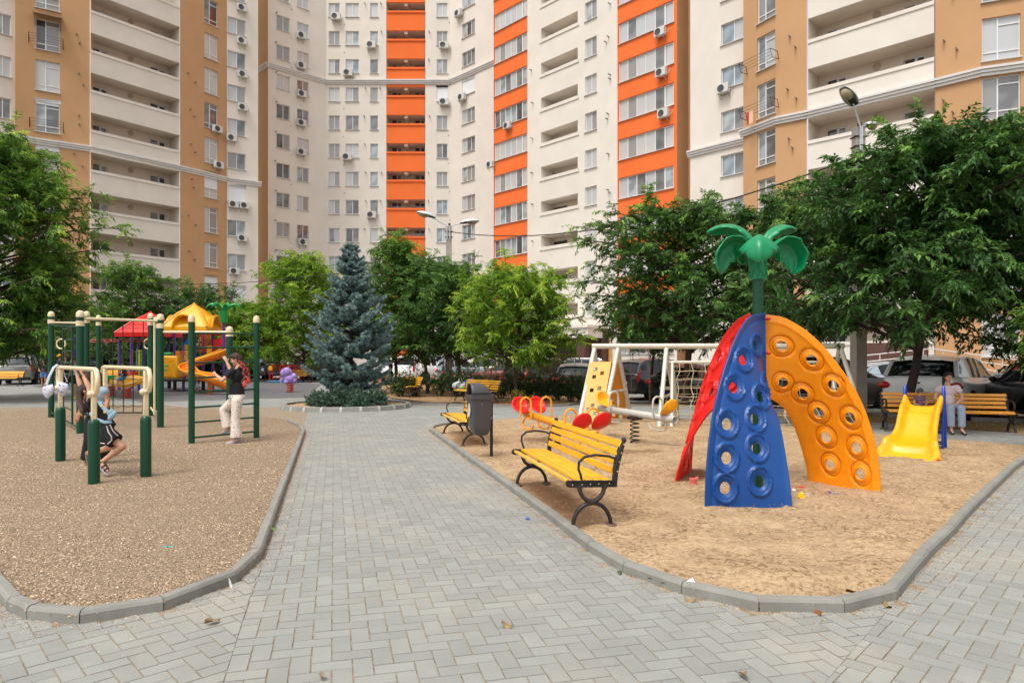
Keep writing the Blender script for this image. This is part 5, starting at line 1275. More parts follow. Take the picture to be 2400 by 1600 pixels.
# rope net A-frame, right of centre leg
na=L_.lerp(R_,.31)+Vector((0,0,-.36)); nb_=L_.lerp(R_,.97)+Vector((0,0,-.36))
q=MB(); q.tube([na,nb_],.035,12); q.build('net_bar',cream,parent=sw)
for t_,dx in ((.325,-.30),(.325,.45),(.95,-.35)):
    a=L_.lerp(R_,t_)+Vector((0,0,-.36)); q=MB(); b=a+by*(-1.0 if dx<0 else .8)+bx*dx*.6; q.tube([a,Vector((b.x,b.y,-.05))],.036,12); q.build('net_leg',cream,parent=sw)
for sgn in (-1,1):
    q=MB(); n1,n2=11,7
    def npnt(u,v):
        a=na.lerp(nb_,.06+.88*u); z=1.38*(1-v)+.10*v; p=a+by*sgn*(.08+.86*v)+bx*(-.22*v*(1-2*u)); return Vector((p.x,p.y,z+.015*math.sin(u*n1*math.pi)))
    for i in range(n1+1): q.tube([npnt(i/n1+.012*math.sin(i*5+j*2.3),j/n2) for j in range(n2+1)],.0085,5)
    for j in range(n2+1): q.tube([npnt(i/n1,j/n2+.01*math.sin(i*3+j)) for i in range(n1+1)],.0085,5)
    for i in range(n1+1):
        for j in range(n2+1): q.ball(npnt(i/n1,j/n2),.016,6)
    q.build('rope_net',rope,parent=sw)
# ---------------- seesaws ----------------
def seesaw(label,pa,pb,za,zb2,tube_m,seat_m,double,spring=True,r=.058,hm=None):
    """beam from end a to end b with scoop seats, hoop handles and foot loops"""
    hm=hm or tube_m; c=(pa+pb)/2; c.z=0; t=empty('seesaw',label,'seesaw',c)
    a=Vector((pa.x-c.x,pa.y-c.y,za)); b=Vector((pb.x-c.x,pb.y-c.y,zb2)); d=(b-a).normalized(); h=Vector((d.x,d.y,0)).normalized(); s=Vector((-h.y,h.x,0)); up=Vector((0,0,1))
    q=MB(); q.tube([a,b],r,16,caps=False); q.build('beam',tube_m,parent=t,solid=.006)
    for e,sg in ((a,1),(b,-1)):
        for k in ((-1,1) if double else (0,)):
            off=s*(.17*k); c0=e+d*sg*.16+off+up*.075
            q=MB(); rows=[]; nn=(up*.42+h*sg*.90).normalized(); tt=nn.cross(s).normalized(); tt=tt if tt.z>0 else -tt; cc=c0+up*.10-h*sg*.03
            for i in range(8):
                r_=i/7; rows.append([cc+s*(.155*r_*math.cos(a))+tt*(.165*r_*math.sin(a)+.0)-nn*(.05*(1-r_*r_)) +(h*sg*.10*max(0,-math.sin(a))**1.5+up*.02*max(0,-math.sin(a)))*r_ for a in [2*math.pi*j/24 for j in range(25)]])
            q.grid(rows); q.build('seat',seat_m,parent=t,solid=.022,ang=70)
            hp=e+d*sg*.42+off*1.15
            q=MB(); w=.10; q.tube([hp-s*w+up*-.02,hp-s*w+up*.24]+[hp+s*(-w*math.cos(R(x)))+up*(.24+w*math.sin(R(x))) for x in range(20,180,20)]+[hp+s*w+up*.24,hp+s*w+up*-.02],.017,8); q.build('handle',hm,parent=t)
            q=MB(); fp=e+d*sg*.30+off*.9; q.tube([fp+h*sg*.16+up*-.02,fp+h*sg*.12+up*-.02,fp-h*sg*.02+up*-.04,fp-h*sg*.10+up*-.12,fp-h*sg*.06+up*-.20,fp+h*sg*.1+up*-.22,fp+h*sg*.28+up*-.20,fp+h*sg*.34+up*-.12][:8],.016,8) ; q.build('foot_loop',hm,parent=t)
    m=(a+b)/2
    if spring:
        q=MB(); q.box(m+up*(-r-.02),(.24,.16,.05),Matrix.Rotation(math.atan2(h.y,h.x),3,'Z')); q.build('mount',iron,parent=t,bev=.006)
        q=MB(); n=96; zt=m.z-r-.045; q.tube([Vector((m.x+.075*math.cos(i/n*2*math.pi*6),m.y+.075*math.sin(i/n*2*math.pi*6),zt*(1-i/n)+.0)) for i in range(n+1)],.011,7); q.build('spring',iron,parent=t)
    else:
        q=MB(); q.beam(m+up*-.02,Vector((m.x,m.y,-.05)),.1,.1,up=(1,0,0)); q.build('stand',iron,parent=t,bev=.006)
    return t
gm_=mat('tube_grey_white',S(188,186,176),.45,.05,.15,5,.1,30)
D0=G(1480,1037).y
seesaw('light grey spring seesaw with two yellow seats on the sand',Vector(((1405-1200)/F*12.7,12.7,0)),Vector(((1583-1200)/F*11.0,11.0,0)),.565,.50,gm_,p_sl,False)
seesaw('orange double seesaw with four red seats behind the front bench',Vector(((1232-1200)/F*12.2,12.2,0)),Vector(((1398-1200)/F*10.0,10.0,0)),.50,.36,mat('tube_orange',S(246,160,28),.4,.05),p_red,True,spring=False)
# ---------------- small sand toys and litter ----------------
def toy(name,label,cat,px,py,fn,m,D=None):
    g=G(px,py,.03); q=MB(); fn(q); o=q.build(name,m); o.location=(g.x,g.y,.02); tag(o,label,cat); return o
toy('toy_bucket','small pink toy bucket by the red panel foot','toy',1625,1136,lambda q:(q.lathe([(.028,0),(.035,0),(.046,.08),(.05,.085),(.044,.085),(.03,.01),(.001,.01)],(0,0,0),18),q.box((.04,0,.09),(.03,.03,.03))),mat('toy_pink',S(240,128,122),.5))
toy('toy_cup','pale grey toy cup lying between blue and orange panels','toy',1893,1165,lambda q:q.lathe([(.018,0),(.022,0),(.026,.055),(.022,.055),(.018,.006),(.001,.006)],(0,0,0),14),mat('toy_grey',S(205,195,190),.5))
toy('toy_mould','yellow toy mould on the sand beside the grey cup','toy',1879,1165,lambda q:(q.box((0,0,.02),(.06,.045,.05),Matrix.Rotation(.5,3,'Y')),q.ball((.0,0,.045),.02,8)),mat('toy_yellow',S(248,200,20),.5))
toy('toy_spade','small blue toy spade between blue and orange panels','toy',1955,1158,lambda q:(q.tube([(-.01,0,.02),(.08,-.02,.012)],.009,6),q.box((-.035,.0,.025),(.06,.04,.012),Matrix.Rotation(.5,3,'Y'))),mat('toy_blue',S(30,70,170),.5))
toy('toy_spade','white and red toy scoop behind the yellow mould','toy',1872,1143,lambda q:(q.box((0,0,.015),(.07,.02,.015)),q.ball((.04,0,.02),.018,8)),mat('toy_red',S(220,60,50),.5))
toy('toy_dish','white toy lid behind the yellow mould','toy',1860,1147,lambda q:q.lathe([(.001,.02),(.02,.02),(.024,.0)],(0,0,0),12),mat('toy_white',S(236,228,220),.5))
toy('paper_scrap','white paper scrap on the kerb at the front of the sandpit','litter',1612,1378,lambda q:(q.add([(-.025,0,.05),(.012,.01,.06),(.025,-.012,.045),(0,-.02,.05)],[(0,1,2,3)]),q.add([(0,-.0,.06),(.03,0,.08),(.045,-.012,.05)],[(0,1,2)])),mat('paper',S(235,235,235),.8))
leafd=mat('dead_leaf',S(150,126,84),.8,0,.3,20); leafb=mat('brown_leaf',S(130,84,44),.8,0,.3,20)
def deadleaf(px,py,label,m=leafd,s=.07,seed=0,z=0):
    g=G(px,py,z); rnd=random.Random(seed); q=MB(); rows=[]
    for i in range(7):
        u=i/6; s_=s*.72; w=s_*.42*math.sin(math.pi*min(1,.06+.9*u))+.001; rows.append([Vector(((u-.5)*s_*1.6,v*w,.006+.022*abs(v)*math.sin(3*u+seed)+.02*u*u)) for v in (-1,-.5,0,.5,1)])
    q.grid(rows); o=q.build('fallen_leaf',m); o.location=(g.x,g.y,z+.004); o.rotation_euler=(.1,.1,rnd.uniform(0,6)); tag(o,label,'leaf')
deadleaf(497,1462,'curled dry leaf on the paving below the left bed',s=.075,seed=1)
deadleaf(1188,1469,'curled pale leaf on the middle of the path',s=.06,seed=2)
deadleaf(2080,1420,'flat tan leaf beside the right kerb corner',s=.075,seed=3); deadleaf(1918,1436,'brown leaf against the front of the sandpit kerb',leafb,.08,4)
deadleaf(1995,1392,'dark brown leaf on the sand near the kerb corner',leafb,.09,5,.04); deadleaf(1742,1588,'pale leaf at the bottom edge of the picture',s=.06,seed=6)
deadleaf(752,1592,'small white scrap of leaf at the bottom of the path',s=.05,seed=7); deadleaf(1452,1345,'green fallen leaf by the kerb below the bench',mat('green_leaf',S(96,124,52),.7),.05,8)
deadleaf(1618,1409,'thin tan leaf on the paving under the kerb scrap',s=.06,seed=9); deadleaf(640,1240,'green and brown leaf at the kerb of the left bed',mat('green_leaf',S(96,124,52),.7),.05,10,.05)
deadleaf(540,1373,'white wrapper by the left kerb on the gravel',mat('paper2',S(196,196,194),.8),.03,11,.04)
q=MB(); q.box((0,0,.012),(.07,.022,.018)); o=q.build('plastic_clip',mat('toy_teal',S(60,170,160),.5),bev=.004); o.location=G(395,1285,.03); o.rotation_euler=(0,0,.2); tag(o,'small turquoise plastic clip lying on the gravel','litter')
q=MB(); q.box((0,0,.01),(.035,.03,.018)); o=q.build('bottle_cap',mat('toy_blue2',S(60,110,190),.5),bev=.004); o.location=G(1236,1217); o.rotation_euler=(0,0,.2); tag(o,'small blue scrap on the path left of the bench leg','litter')
# loose grit and chips: uncountable
def grit(name,poly,n,seed,s0,s1,m,z,ymax,bias=2.0):
    rng=np.random.default_rng(seed); P=[]
    x0=min(p[0] for p in poly);x1=max(p[0] for p in poly);y0=min(p[1] for p in poly)
    while len(P)<n:
        x=rng.uniform(x0,x1); y=y0+(ymax-y0)*rng.random()**bias
        if inpoly((x,y),poly): P.append((x,y,z+rng.uniform(-.004,.012)))
    P=np.array(P); n=len(P); s=rng.uniform(s0,s1,(n,1,1)); base=np.array([[1,0,0],[-.5,.87,0],[-.5,-.87,0],[0,0,1.]])*np.array([1,1,.7])
    a=rng.uniform(0,6.28,n); Rm=np.zeros((n,3,3)); Rm[:,0,0]=np.cos(a);Rm[:,0,1]=-np.sin(a);Rm[:,1,0]=np.sin(a);Rm[:,1,1]=np.cos(a);Rm[:,2,2]=1
    base=base[None]*(1+rng.normal(size=(n,4,3))*.25); V=np.einsum('nij,nkj->nki',Rm,base)*s+P[:,None,:]
    b=np.arange(n)[:,None]*4+np.arange(4); Q=np.concatenate([np.stack([b[:,0],b[:,1],b[:,3]],1),np.stack([b[:,1],b[:,2],b[:,3]],1),np.stack([b[:,2],b[:,0],b[:,3]],1)])
    o=npmesh(name,V.reshape(-1,3),Q,m,attr=np.repeat(rng.random(n),4)); o['kind']='stuff'; return o
gritm=leafmat('grit_stone',S(110,86,70),S(190,160,132),S(235,215,190),0,.9,.2)
grit('gravel',gravel_bed,26000,1,.004,.011,gritm,.040,12,1.7)
sandbits=leafmat('sand_crumbs',S(120,92,66),S(190,156,116),S(230,200,160),0,.9,.2)
grit('sand_crumbs',sand_bed,6000,2,.003,.009,sandbits,.042,12,1.7)
def spill(name,pts,n,seed,out,m):
    rng=np.random.default_rng(seed); V=[];T=[]
    L=[(b-a).length for a,b in zip(pts[:-1],pts[1:])]; pr=np.array(L)/sum(L)
    for k in rng.choice(len(L),n,p=pr):
        a,b=pts[k],pts[k+1]; d=(b-a).normalized(); nn_=Vector((-d.y,d.x,0))*out; u=rng.random(); cl=.5+.5*noise.noise(a.lerp(b,u)*1.5); off=rng.exponential(.05+.16*cl**2)+.003; p=a.lerp(b,u)+nn_*off
        s_=rng.uniform(.002,.0055); t=rng.random()
        for v in ((1,0,0),(-.5,.87,0),(-.5,-.87,0),(0,0,.8)): V.append((p.x+v[0]*s_,p.y+v[1]*s_,.001+v[2]*s_)); T.append(t)
    b=np.arange(n)[:,None]*4+np.arange(4); Q=np.concatenate([np.stack([b[:,0],b[:,1],b[:,3]],1),np.stack([b[:,1],b[:,2],b[:,3]],1),np.stack([b[:,2],b[:,0],b[:,3]],1)])
    o=npmesh(name,np.array(V),Q,m,attr=np.array(T)); o['kind']='stuff'
spill('sand_spill',[Vector(p) for p in right_kerb],9000,3,-1,sandbits); spill('gravel_spill',[Vector(p) for p in left_kerb],6000,4,-1,gritm)
# ---------------- exercise equipment on the gravel ----------------
cr_m=mat('steel_ivory',S(222,206,168),.4,.05,.07,4); gr_m=mat('steel_bottle_green',S(10,70,48),.3,.15,.08,5); 
def gx(px,D,z=0): return Vector(((px-1200)/F*D,D,z))
gym=empty('pull_up_frame','dark green pull-up frame with ivory bars, rope net, rings and ladder on gravel','exercise frame',gx(188,13.19))
GB=gym.location.copy()
def gp(px,D,z): return gx(px,D,z)-GB
posts={'a':(120,16.67,2.60),'b':(188,13.19,2.38),'c':(203,17.2,2.64),'d':(231,19.4,2.68),'e':(353,17.1,2.58),'f':(376,14.2,2.38),'g':(365.5,19.0,2.6),'j':(538,14.2,2.12)}
def post(P,top,r,parent,band=None):
    q=MB(); q.cyl((P.x,P.y,-.05),(P.x,P.y,top-.10),r,n=22); q.build('post',gr_m,parent=parent)
    q=MB(); q.lathe([(r*1.02,-.1),(r*1.10,-.095),(r*1.12,-.05),(r*1.0,-.01),(r*.7,.02),(.001,.036)],(P.x,P.y,top-.0),22); q.build('post_cap',cr_m,parent=parent)
    if band:
        q=MB(); q.lathe([(r,-.05),(r*1.14,-.05),(r*1.14,.05),(r,.05)],(P.x,P.y,band),22); q.build('clamp',cr_m,parent=parent)
for k,(px,D,top) in posts.items(): post(gp(px,D,0),top,.066 if k!='d' else .06,gym,(top-.22) if k not in 'j' else top-.13)
def bar(a,b,m,r=.022,parent=gym,name='bar'): q=MB(); q.tube([a,b],r,10); return q.build(name,m,parent=parent)
bar(gp(120,16.67,2.36),gp(188,13.19,2.17),cr_m,.022); bar(gp(120,16.67,2.30),gp(188,13.19,2.10),gr_m,.02)
bar(gp(188,13.19,2.26),gp(376,14.2,2.26),cr_m,.028); bar(gp(203,17.2,2.47),gp(353,17.1,2.43),cr_m,.028)
bar(gp(353,17.1,2.42),gp(376,14.2,2.26),cr_m,.024); bar(gp(188,13.19,2.26),gp(203,17.2,2.47),cr_m,.024)
bar(gp(376,14.2,2.035),gp(538,14.2,2.03),cr_m,.026)
# vertical climbing pole in ivory
pl_=gp(362,15.4,0); q=MB(); q.tube([pl_+Vector((0,0,2.33)),pl_+Vector((0,0,.25)),pl_+Vector((0,.0,.22))],.024,10); q.tube([pl_+Vector((0,0,.26)),gp(353,17.1,.26)],.02,8); q.build('climbing_pole',cr_m,parent=gym)
# ladder between the two left posts
l0,l1=gp(148,15.1,0),gp(169.5,14.05,0)
for p_ in (l0,l1): bar(p_+Vector((0,0,.1)),p_+Vector((0,0,2.2)),gr_m,.02,name='ladder_upright')
for i in range(8):
    z=.42+.245*i; bar(l0+Vector((0,0,z)),l1+Vector((0,0,z)),gr_m,.016,name='rung')
bar(gp(120,16.67,.17),gp(188,13.19,.12),gr_m,.02)
# rings on chains
for px in (143,):
    for dx in (0,.95):
        c=gp(px,17.9,1.86)+Vector((dx*2.4,0,0)); q=MB(); q.tube([c+Vector((.115*math.cos(a),0,.125*math.sin(a))) for a in [2*math.pi*i/24 for i in range(24)]],.019,8,closed=True); q.build('ring',cr_m,parent=gym)
        q=MB(); q.tube([c+Vector((0,0,.125)),c+Vector((0,0,.60))],.008,5); q.build('ring_chain',iron,parent=gym)
# rope net with chain
dk=mat('net_dark',S(34,42,40),.7); q=MB()
a=(240,17.2);b=(335,17.15)
for k in range(5):
    px=240+24*k; q.tube([gp(px,17.2,2.42),gp(px+1.5*math.sin(k),17.2,.12)],.012,6)
for j in range(6):
    z=2.0-.34*j; q.tube([gp(240+i*4,17.2,z-.035*abs(math.sin(i*math.pi/6))) for i in range(25)],.009,5)
q.tube([gp(236,17.2,.12),gp(340,17.15,.12)],.02,8)
q.build('rope_net',dk,parent=gym)
# wall-bar ladder at the right
wb_=empty('wall_bars','green steel wall-bar ladder between two posts on the gravel','exercise frame',gx(449,11.7))
WB=wb_.location.copy(); pa=gx(449,11.7)-WB; pb=gx(601,12.53)-WB
post(pa,2.21,.052,wb_); post(pb,2.24,.052,wb_)
for i,(z1) in enumerate((1.92,1.67,1.41,1.156,.907,.644,.388,.129)): bar(Vector((pa.x,pa.y,z1)),Vector((pb.x,pb.y,z1+.02)),gr_m,.0165,wb_,'rung')
# short parallel bars
def pbar(label,p0,p1,zt0,zt1):
    t=empty('parallel_bar',label,'exercise bar',p0,0,'ivory hand bars on green posts'); o=p0.copy(); d=(p1-p0).normalized()
    for p,zg in ((p0,.80),(p1,.78)):
        q=MB(); v=p-o; q.lathe([(.063,-.05),(.063,zg-.05),(.058,zg-.015),(.045,zg),(.001,zg+.003)],(v.x,v.y,0),20); q.build('post',gr_m,parent=t)
        q=MB(); q.box((v.x,v.y,(zg+1.34)/2),(.075,.055,1.34-zg),Matrix.Rotation(math.atan2(d.y,d.x),3,'Z')); q.build('upright',cr_m,parent=t,bev=.012)
        q=MB(); 
        for z in (zg+.07,zg+.04): q.ball((v.x+.012*(z>zg+.05),v.y-.036,z),.009,8)
        q.build('bolts',bolt_m,parent=t)
    q=MB(); L=(p1-p0).length; z=1.365
    def lp(x,zz): return Vector((d.x*x,d.y*x,zz))
    pts=[lp(.045,1.08)]+[lp(-.03+.0*i,1.08) for i in range(1)]+[lp(-.15,1.10),lp(-.20,1.18),lp(-.20,1.27),lp(-.14,1.35),lp(-.05,z)]+[lp(L*k/6,z) for k in range(1,6)]+[lp(L+.05,z),lp(L+.14,1.35),lp(L+.20,1.27),lp(L+.20,1.18),lp(L+.15,1.10),lp(L+.03,1.08),lp(L-.045,1.08)]
    q.tube(pts,.027,12); q.build('hand_rail',cr_m,parent=t)
    q=MB(); 
    for x in (0,L): q.ball(lp(x,1.08)+Vector((d.y,-d.x,0))*.03,.042,12)
    q.build('knob',cr_m,parent=t)
pbar('front ivory bar the dark-haired girl hangs from, on green posts',Vector((-6.35,9.60,.0)),Vector((-4.85,7.92,.0)),0,0)
pbar('rear ivory bar on green posts right of the hanging girl',Vector((-6.0,10.07,.0)),Vector((-4.5,8.39,.0)),0,0)
# white handbag hung on the bar
bagm=mat('bag_white',S(206,208,222),.7,0,.12,14); q=MB(); bl_=Vector((-6.37,9.58,0)); 
t=empty('handbag','white patterned handbag hung over the left end of the front bar','bag',bl_)
q.tube([(-.13,-.05,1.12),(-.09,-.05,1.24),(-.03,-.05,1.36),(.0,-.02,1.402),(.03,.04,1.36),(.07,.04,1.24),(.12,.02,1.16)],.011,8,sq=(1.7,.6)); q.build('strap',bagm,parent=t)
for sx,w0,zc in ((-.095,.072,1.045),(.085,.068,1.085)):
    q=MB(); rows=[]
    for i in range(11):
        u=i/10; w=w0*1.05*max(.03,1-u**3.2)**.5*(.86+.14*min(1,u*4)); rows.append([Vector((sx+.02*math.copysign(1-u,sx)+w*math.cos(2*math.pi*j/16),-.045+.035*math.sin(2*math.pi*j/16)*math.sin(math.pi*(.1+.85*u)),zc+.065-.165*u+.02*math.cos(2*math.pi*j/16)*math.copysign(1,sx)*-1)) for j in range(17)])
    q.grid(rows); q.build('pouch',bagm,parent=t,solid=.006)
q=MB(); rnd_=random.Random(4)
for i in range(16): q.ball((rnd_.choice((-.10,.10))+rnd_.uniform(-.05,.05),-.083,1.06+rnd_.uniform(-.07,.07)),.006,6)
q.build('print_dots',mat('bag_print',S(90,80,140),.7),parent=t)
# ---------------- far playground: tower ----------------
pur=mat('post_purple',S(92,58,150),.4,.05,.08,4); p_or=pl('plastic_orange',S(244,128,12)); yel2=pl('plastic_amber',S(250,176,24)); red2=pl('plastic_red_bright',S(226,30,20)); grn2=pl('plastic_green_light',S(20,160,76))
tw=empty('play_tower','large plastic play tower with red and yellow roofs, purple posts and orange slide','play tower',gx(440,30)); TW=tw.location.copy()
def tp_(px,D,py): return Vector(((px-1200)/F*D,D,EH+(HZ-py)/F*D))-TW
def tpost(px,D,ptop,r=.06,m=pur,low=None):
    a=tp_(px,D,ptop); q=MB(); q.cyl((a.x,a.y,-.03),a,r,n=14); q.build('post',m,parent=tw); 
    q=MB(); q.lathe([(r,-.03),(r*1.3,-.03),(r*1.3,.03),(r,.03)],(a.x,a.y,1.15+.3*math.sin(px)),14); q.build('collar',m,parent=tw)
for px,D,pt in ((308,33,775),(325,31.5,780),(338,33.5,800),(371,32,780),(395,33,760),(409,32,760),(430,30.5,757),(457,29.8,757),(476,31.5,757),(499,31,757),(524,29.6,740),(378,33,770),(280,31.2,798),(174,30,788)): tpost(px,D,pt)
# red roof: shingled pyramid
def roof(name,px,D,w,zb,zt,m,arches):
    c=tp_(px,D,838); q=MB(); base=[Vector((c.x+sx*w/2,c.y+sy*w/2,zb)) for sx,sy in ((-1,-1),(1,-1),(1,1),(-1,1))]; ap=Vector((c.x,c.y,zt)); n=7
    for k in range(4):
        a,b=base[k],base[(k+1)%4]; rows=[]
        for i in range(n+1):
            u=i/n; f=u**.9; sag=.06*math.sin(math.pi*u); 
            l=a.lerp(ap,f)+Vector((0,0,sag)); r=b.lerp(ap,f)+Vector((0,0,sag)); rows.append([l.lerp(r,j/6) for j in range(7)])
            if not arches and i<n: rows.append([p+Vector((0,0,.03)) for p in rows[-1]])
        q.grid(rows)
        q.add([a,b,b+Vector((0,0,-.16)),a+Vector((0,0,-.16))],[(0,1,2,3)])
    for k in range(4): q.tube([base[k],base[k].lerp(ap,.5)+Vector((0,0,.08)),ap],[.05,.045,.03],8)
    q.ball(ap,.06,8)
    q.build(name,m,parent=tw,ang=30)
    if arches:
        q=MB(); nrm_=[Vector((0,-1,0)),Vector((-1,0,0)),Vector((1,0,0))]
        for n_ in nrm_:
            s=Vector((-n_.y,n_.x,0)); cc=Vector((c.x,c.y,zb-.02)); rows=[]
            for i in range(13):
                a=math.pi*i/12; o=s*math.cos(a)*.45+Vector((0,0,math.sin(a)*.52)); rows.append([cc+n_*(w/2+.02)+o,cc+n_*(.1)+o])
            q.grid(rows); q.tube([cc+n_*(w/2+.02)+s*math.cos(math.pi*i/12)*.46+Vector((0,0,math.sin(math.pi*i/12)*.53)) for i in range(13)],.035,8)
        q.build('roof_arch',m,parent=tw,solid=.03)
roof('roof',353,32,2.15,2.62,3.62,red2,False); roof('roof',455,30,1.95,2.82,3.86,yel2,True)
# small palm on its post
c=tp_(524,29.6,750); q=MB(); q.lathe([(.13,-.1),(.14,.1),(.17,.3),(.13,.5),(.001,.55)],c,16); 
for i in range(6):
    a=i*1.05+.2; d=Vector((math.cos(a),math.sin(a),0)); rows=[]
    for k in range(9):
        u=k/8; p=c+d*(.08+.62*u)+Vector((0,0,.40+.38*math.sin(u*2.3)-.12*u*u)); s=Vector((-d.y,d.x,0)); w=.11*math.sin(math.pi*min(1,.2+.75*u)); rows.append([p-s*w+Vector((0,0,-.07)),p,p+s*w+Vector((0,0,-.07))])
    q.grid(rows)
q.build('palm_top',grn2,parent=tw,solid=.03)
q=MB(); c=tp_(395,33,790); q.cyl(c+Vector((-.3,0,-.5)),c+Vector((-.3,0,.6)),.17,n=14); q.build('green_column',grn2,parent=tw)
# panels
def tpan(name,pxa,pxb,D,pya,pyb,m,th=.05,par=tw,bev=.03):
    a=tp_(pxa,D,pya);b=tp_(pxb,D,pyb); q=MB(); q.b2((a.x,a.y-th/2,b.z),(b.x,a.y+th/2,a.z)); return q.build(name,m,parent=par,bev=bev,smooth=True)
o=tpan('tunnel_panel',378,423,29.6,833,887,yel2,.5,bev=.09)
q=MB()
for (x,y) in ((392,857),(389,867)): a=tp_(x,29.3,y); q.box(a+Vector((0,-.09,0)),(.20,.04,.06),Matrix.Rotation(R(-12),3,'Y'))
q.build('green_slots',grn2,parent=tw,bev=.02)
q=MB(); 
for (x0,y0,x1,y1,x2,y2) in ((388,845,396,840,408,843),(386,850,400,848,410,845),(384,884,398,878,414,876)): q.tube([tp_(x0,29.33,y0)+Vector((0,-.1,0)),tp_(x1,29.33,y1)+Vector((0,-.1,0)),tp_(x2,29.33,y2)+Vector((0,-.1,0))],.012,5)
q.build('relief_lines',p_or,parent=tw)
tpan('deck',372,500,31,887,892,mat('deck_dark',S(60,50,46),.7),1.6,bev=.01)
tpan('support',394,400,31,892,910,mat('deck_dark',S(60,50,46),.7),.1,bev=.01); tpan('support',407,413,31,892,913,mat('deck_dark',S(60,50,46),.7),.1,bev=.01); tpan('support',473,480,31,892,913,mat('deck_dark',S(60,50,46),.7),.1,bev=.01)
tpan('corner_block',416,428,29.9,822,884,p_or,.4,bev=.04)
# tic-tac-toe board
b_=pl('plastic_board_blue',S(20,120,190)); tpan('board_frame',431,447,29.6,806,851,b_,.07,bev=.01); 
q=MB(); a=tp_(431,29.6,806);b=tp_(447,29.6,806); q.add([a,b,(a+b)/2+Vector((0,0,.25)),a+Vector((0,.05,0)),b+Vector((0,.05,0)),(a+b)/2+Vector((0,.05,.25))],[(0,1,2),(5,4,3),(0,3,4,1),(1,4,5,2),(2,5,3,0)]); q.build('board_gable',b_,parent=tw,smooth=False)
for k,y in enumerate((808,821,834)):
    tpan('tile',432.5,446,29.5,y,y+11,yel2,.05,bev=.01)
    a=tp_(436,29.45,y+5.5)+Vector((0,-.04,0)); q=MB(); q.tube([a+Vector((-.05,0,.06)),a+Vector((.0,0,0)),a+Vector((-.05,0,-.06))],.012,5); c2=a+Vector((.13,0,0)); q.tube([c2+Vector((.045*math.cos(t_),0,.06*math.sin(t_))) for t_ in [i*.7 for i in range(2,8)]],.012,5); q.build('tile_mark',iron,parent=tw)
# red climbing cage panels and yellow slide with arch
q=MB(); a=tp_(468,31.2,782);b=tp_(494,31.2,825)
for i in range(8): x=a.x+(b.x-a.x)*i/7; q.tube([(x,a.y,a.z),(x,a.y,b.z)],.02,6)
q.tube([a,Vector((b.x,a.y,a.z))],.025,6); q.tube([Vector((a.x,a.y,b.z)),b],.025,6); q.build('red_grille',red2,parent=tw)
q=MB(); a=tp_(515,30.2,782);b=tp_(531,30.2,830)
for i in range(6): x=a.x+(b.x-a.x)*i/5; q.tube([(x,a.y,a.z),(x,a.y,b.z)],.02,6)
q.tube([tp_(495,30.4,784),tp_(531,30.4,786)],.025,6); q.build('red_grille',red2,parent=tw)
tpan('red_panel',500,522,30.0,794,828,red2,.12,bev=.05)
tpan('arch_post',485,497,29.7,810,838,yel2,.10,bev=.03)
# slide: long chute descending to the left then curling right
q=MB(); pts=[]; 
path=[tp_(533,29.6,832),tp_(500,29.2,846),tp_(470,28.9,856),tp_(444,28.6,868),tp_(440,28.3,880),tp_(452,28.0,888),tp_(480,27.6,893),tp_(505,27.5,903),tp_(533,27.6,915),tp_(545,27.6,917)]
def smooth(P,k=5):
    out=[]
    n=len(P)-1
    for i in range(n):
        p0,p1,p2,p3=P[max(0,i-1)],P[i],P[i+1],P[min(n,i+2)]
        for j in range(k):
            u=j/k; out.append(.5*((2*p1)+(p2-p0)*u+(2*p0-5*p1+4*p2-p3)*u*u+(3*p1-p0-3*p2+p3)*u**3))
    out.append(P[-1]); return out
rows=[]; sp_=smooth(path)
for i,p in enumerate(sp_):
    t_=(sp_[min(i+1,len(sp_)-1)]-sp_[max(0,i-1)]).normalized(); s=t_.cross(Vector((0,0,1))).normalized(); up=s.cross(t_)
    rows.append([p+s*(.32*math.cos(math.pi*a/8))+up*(-.30*math.sin(math.pi*a/8)+.30) for a in range(9)])
q.grid(rows); q.build('spiral_slide',p_or,parent=tw,solid=.035,ang=60)
q=MB(); q.tube([r[0] for r in rows],.035,6); q.tube([r[8] for r in rows],.035,6); q.build('slide_rim',yel2,parent=tw)
tpan('slide_post',487,497,28.3,872,926,p_or,.12,bev=.02)
# red monkey bar from the purple post to the tower
q=MB(); a=tp_(205,31,801);b=tp_(347,31.5,800); q.tube([a,b],.028,8)
for i in range(8):
    u=.03+.12*i; p=a.lerp(b,u); q.tube([p,p+Vector((.06,0,.10)),p+Vector((.32,0,.10)),p+Vector((.38,0,0))],.02,6)
q.build('monkey_bars',mat('steel_coral',S(214,96,76),.4,.1),parent=tw)
for px,c_ in ((311,red2),(320,grn2),(326,yel2),(331,grn2),(346,grn2)): a=tp_(px,31,820); q=MB(); q.b2((a.x-.03,a.y,.45),(a.x+.03,a.y+.04,a.z)); q.build('slat_panel',c_,parent=tw,bev=.01)
tpan('low_panel',297,322,30.4,871,878,red2,.2,bev=.02)
tpan('green_panel',384,405,31,826,832,grn2,.3,bev=.04)
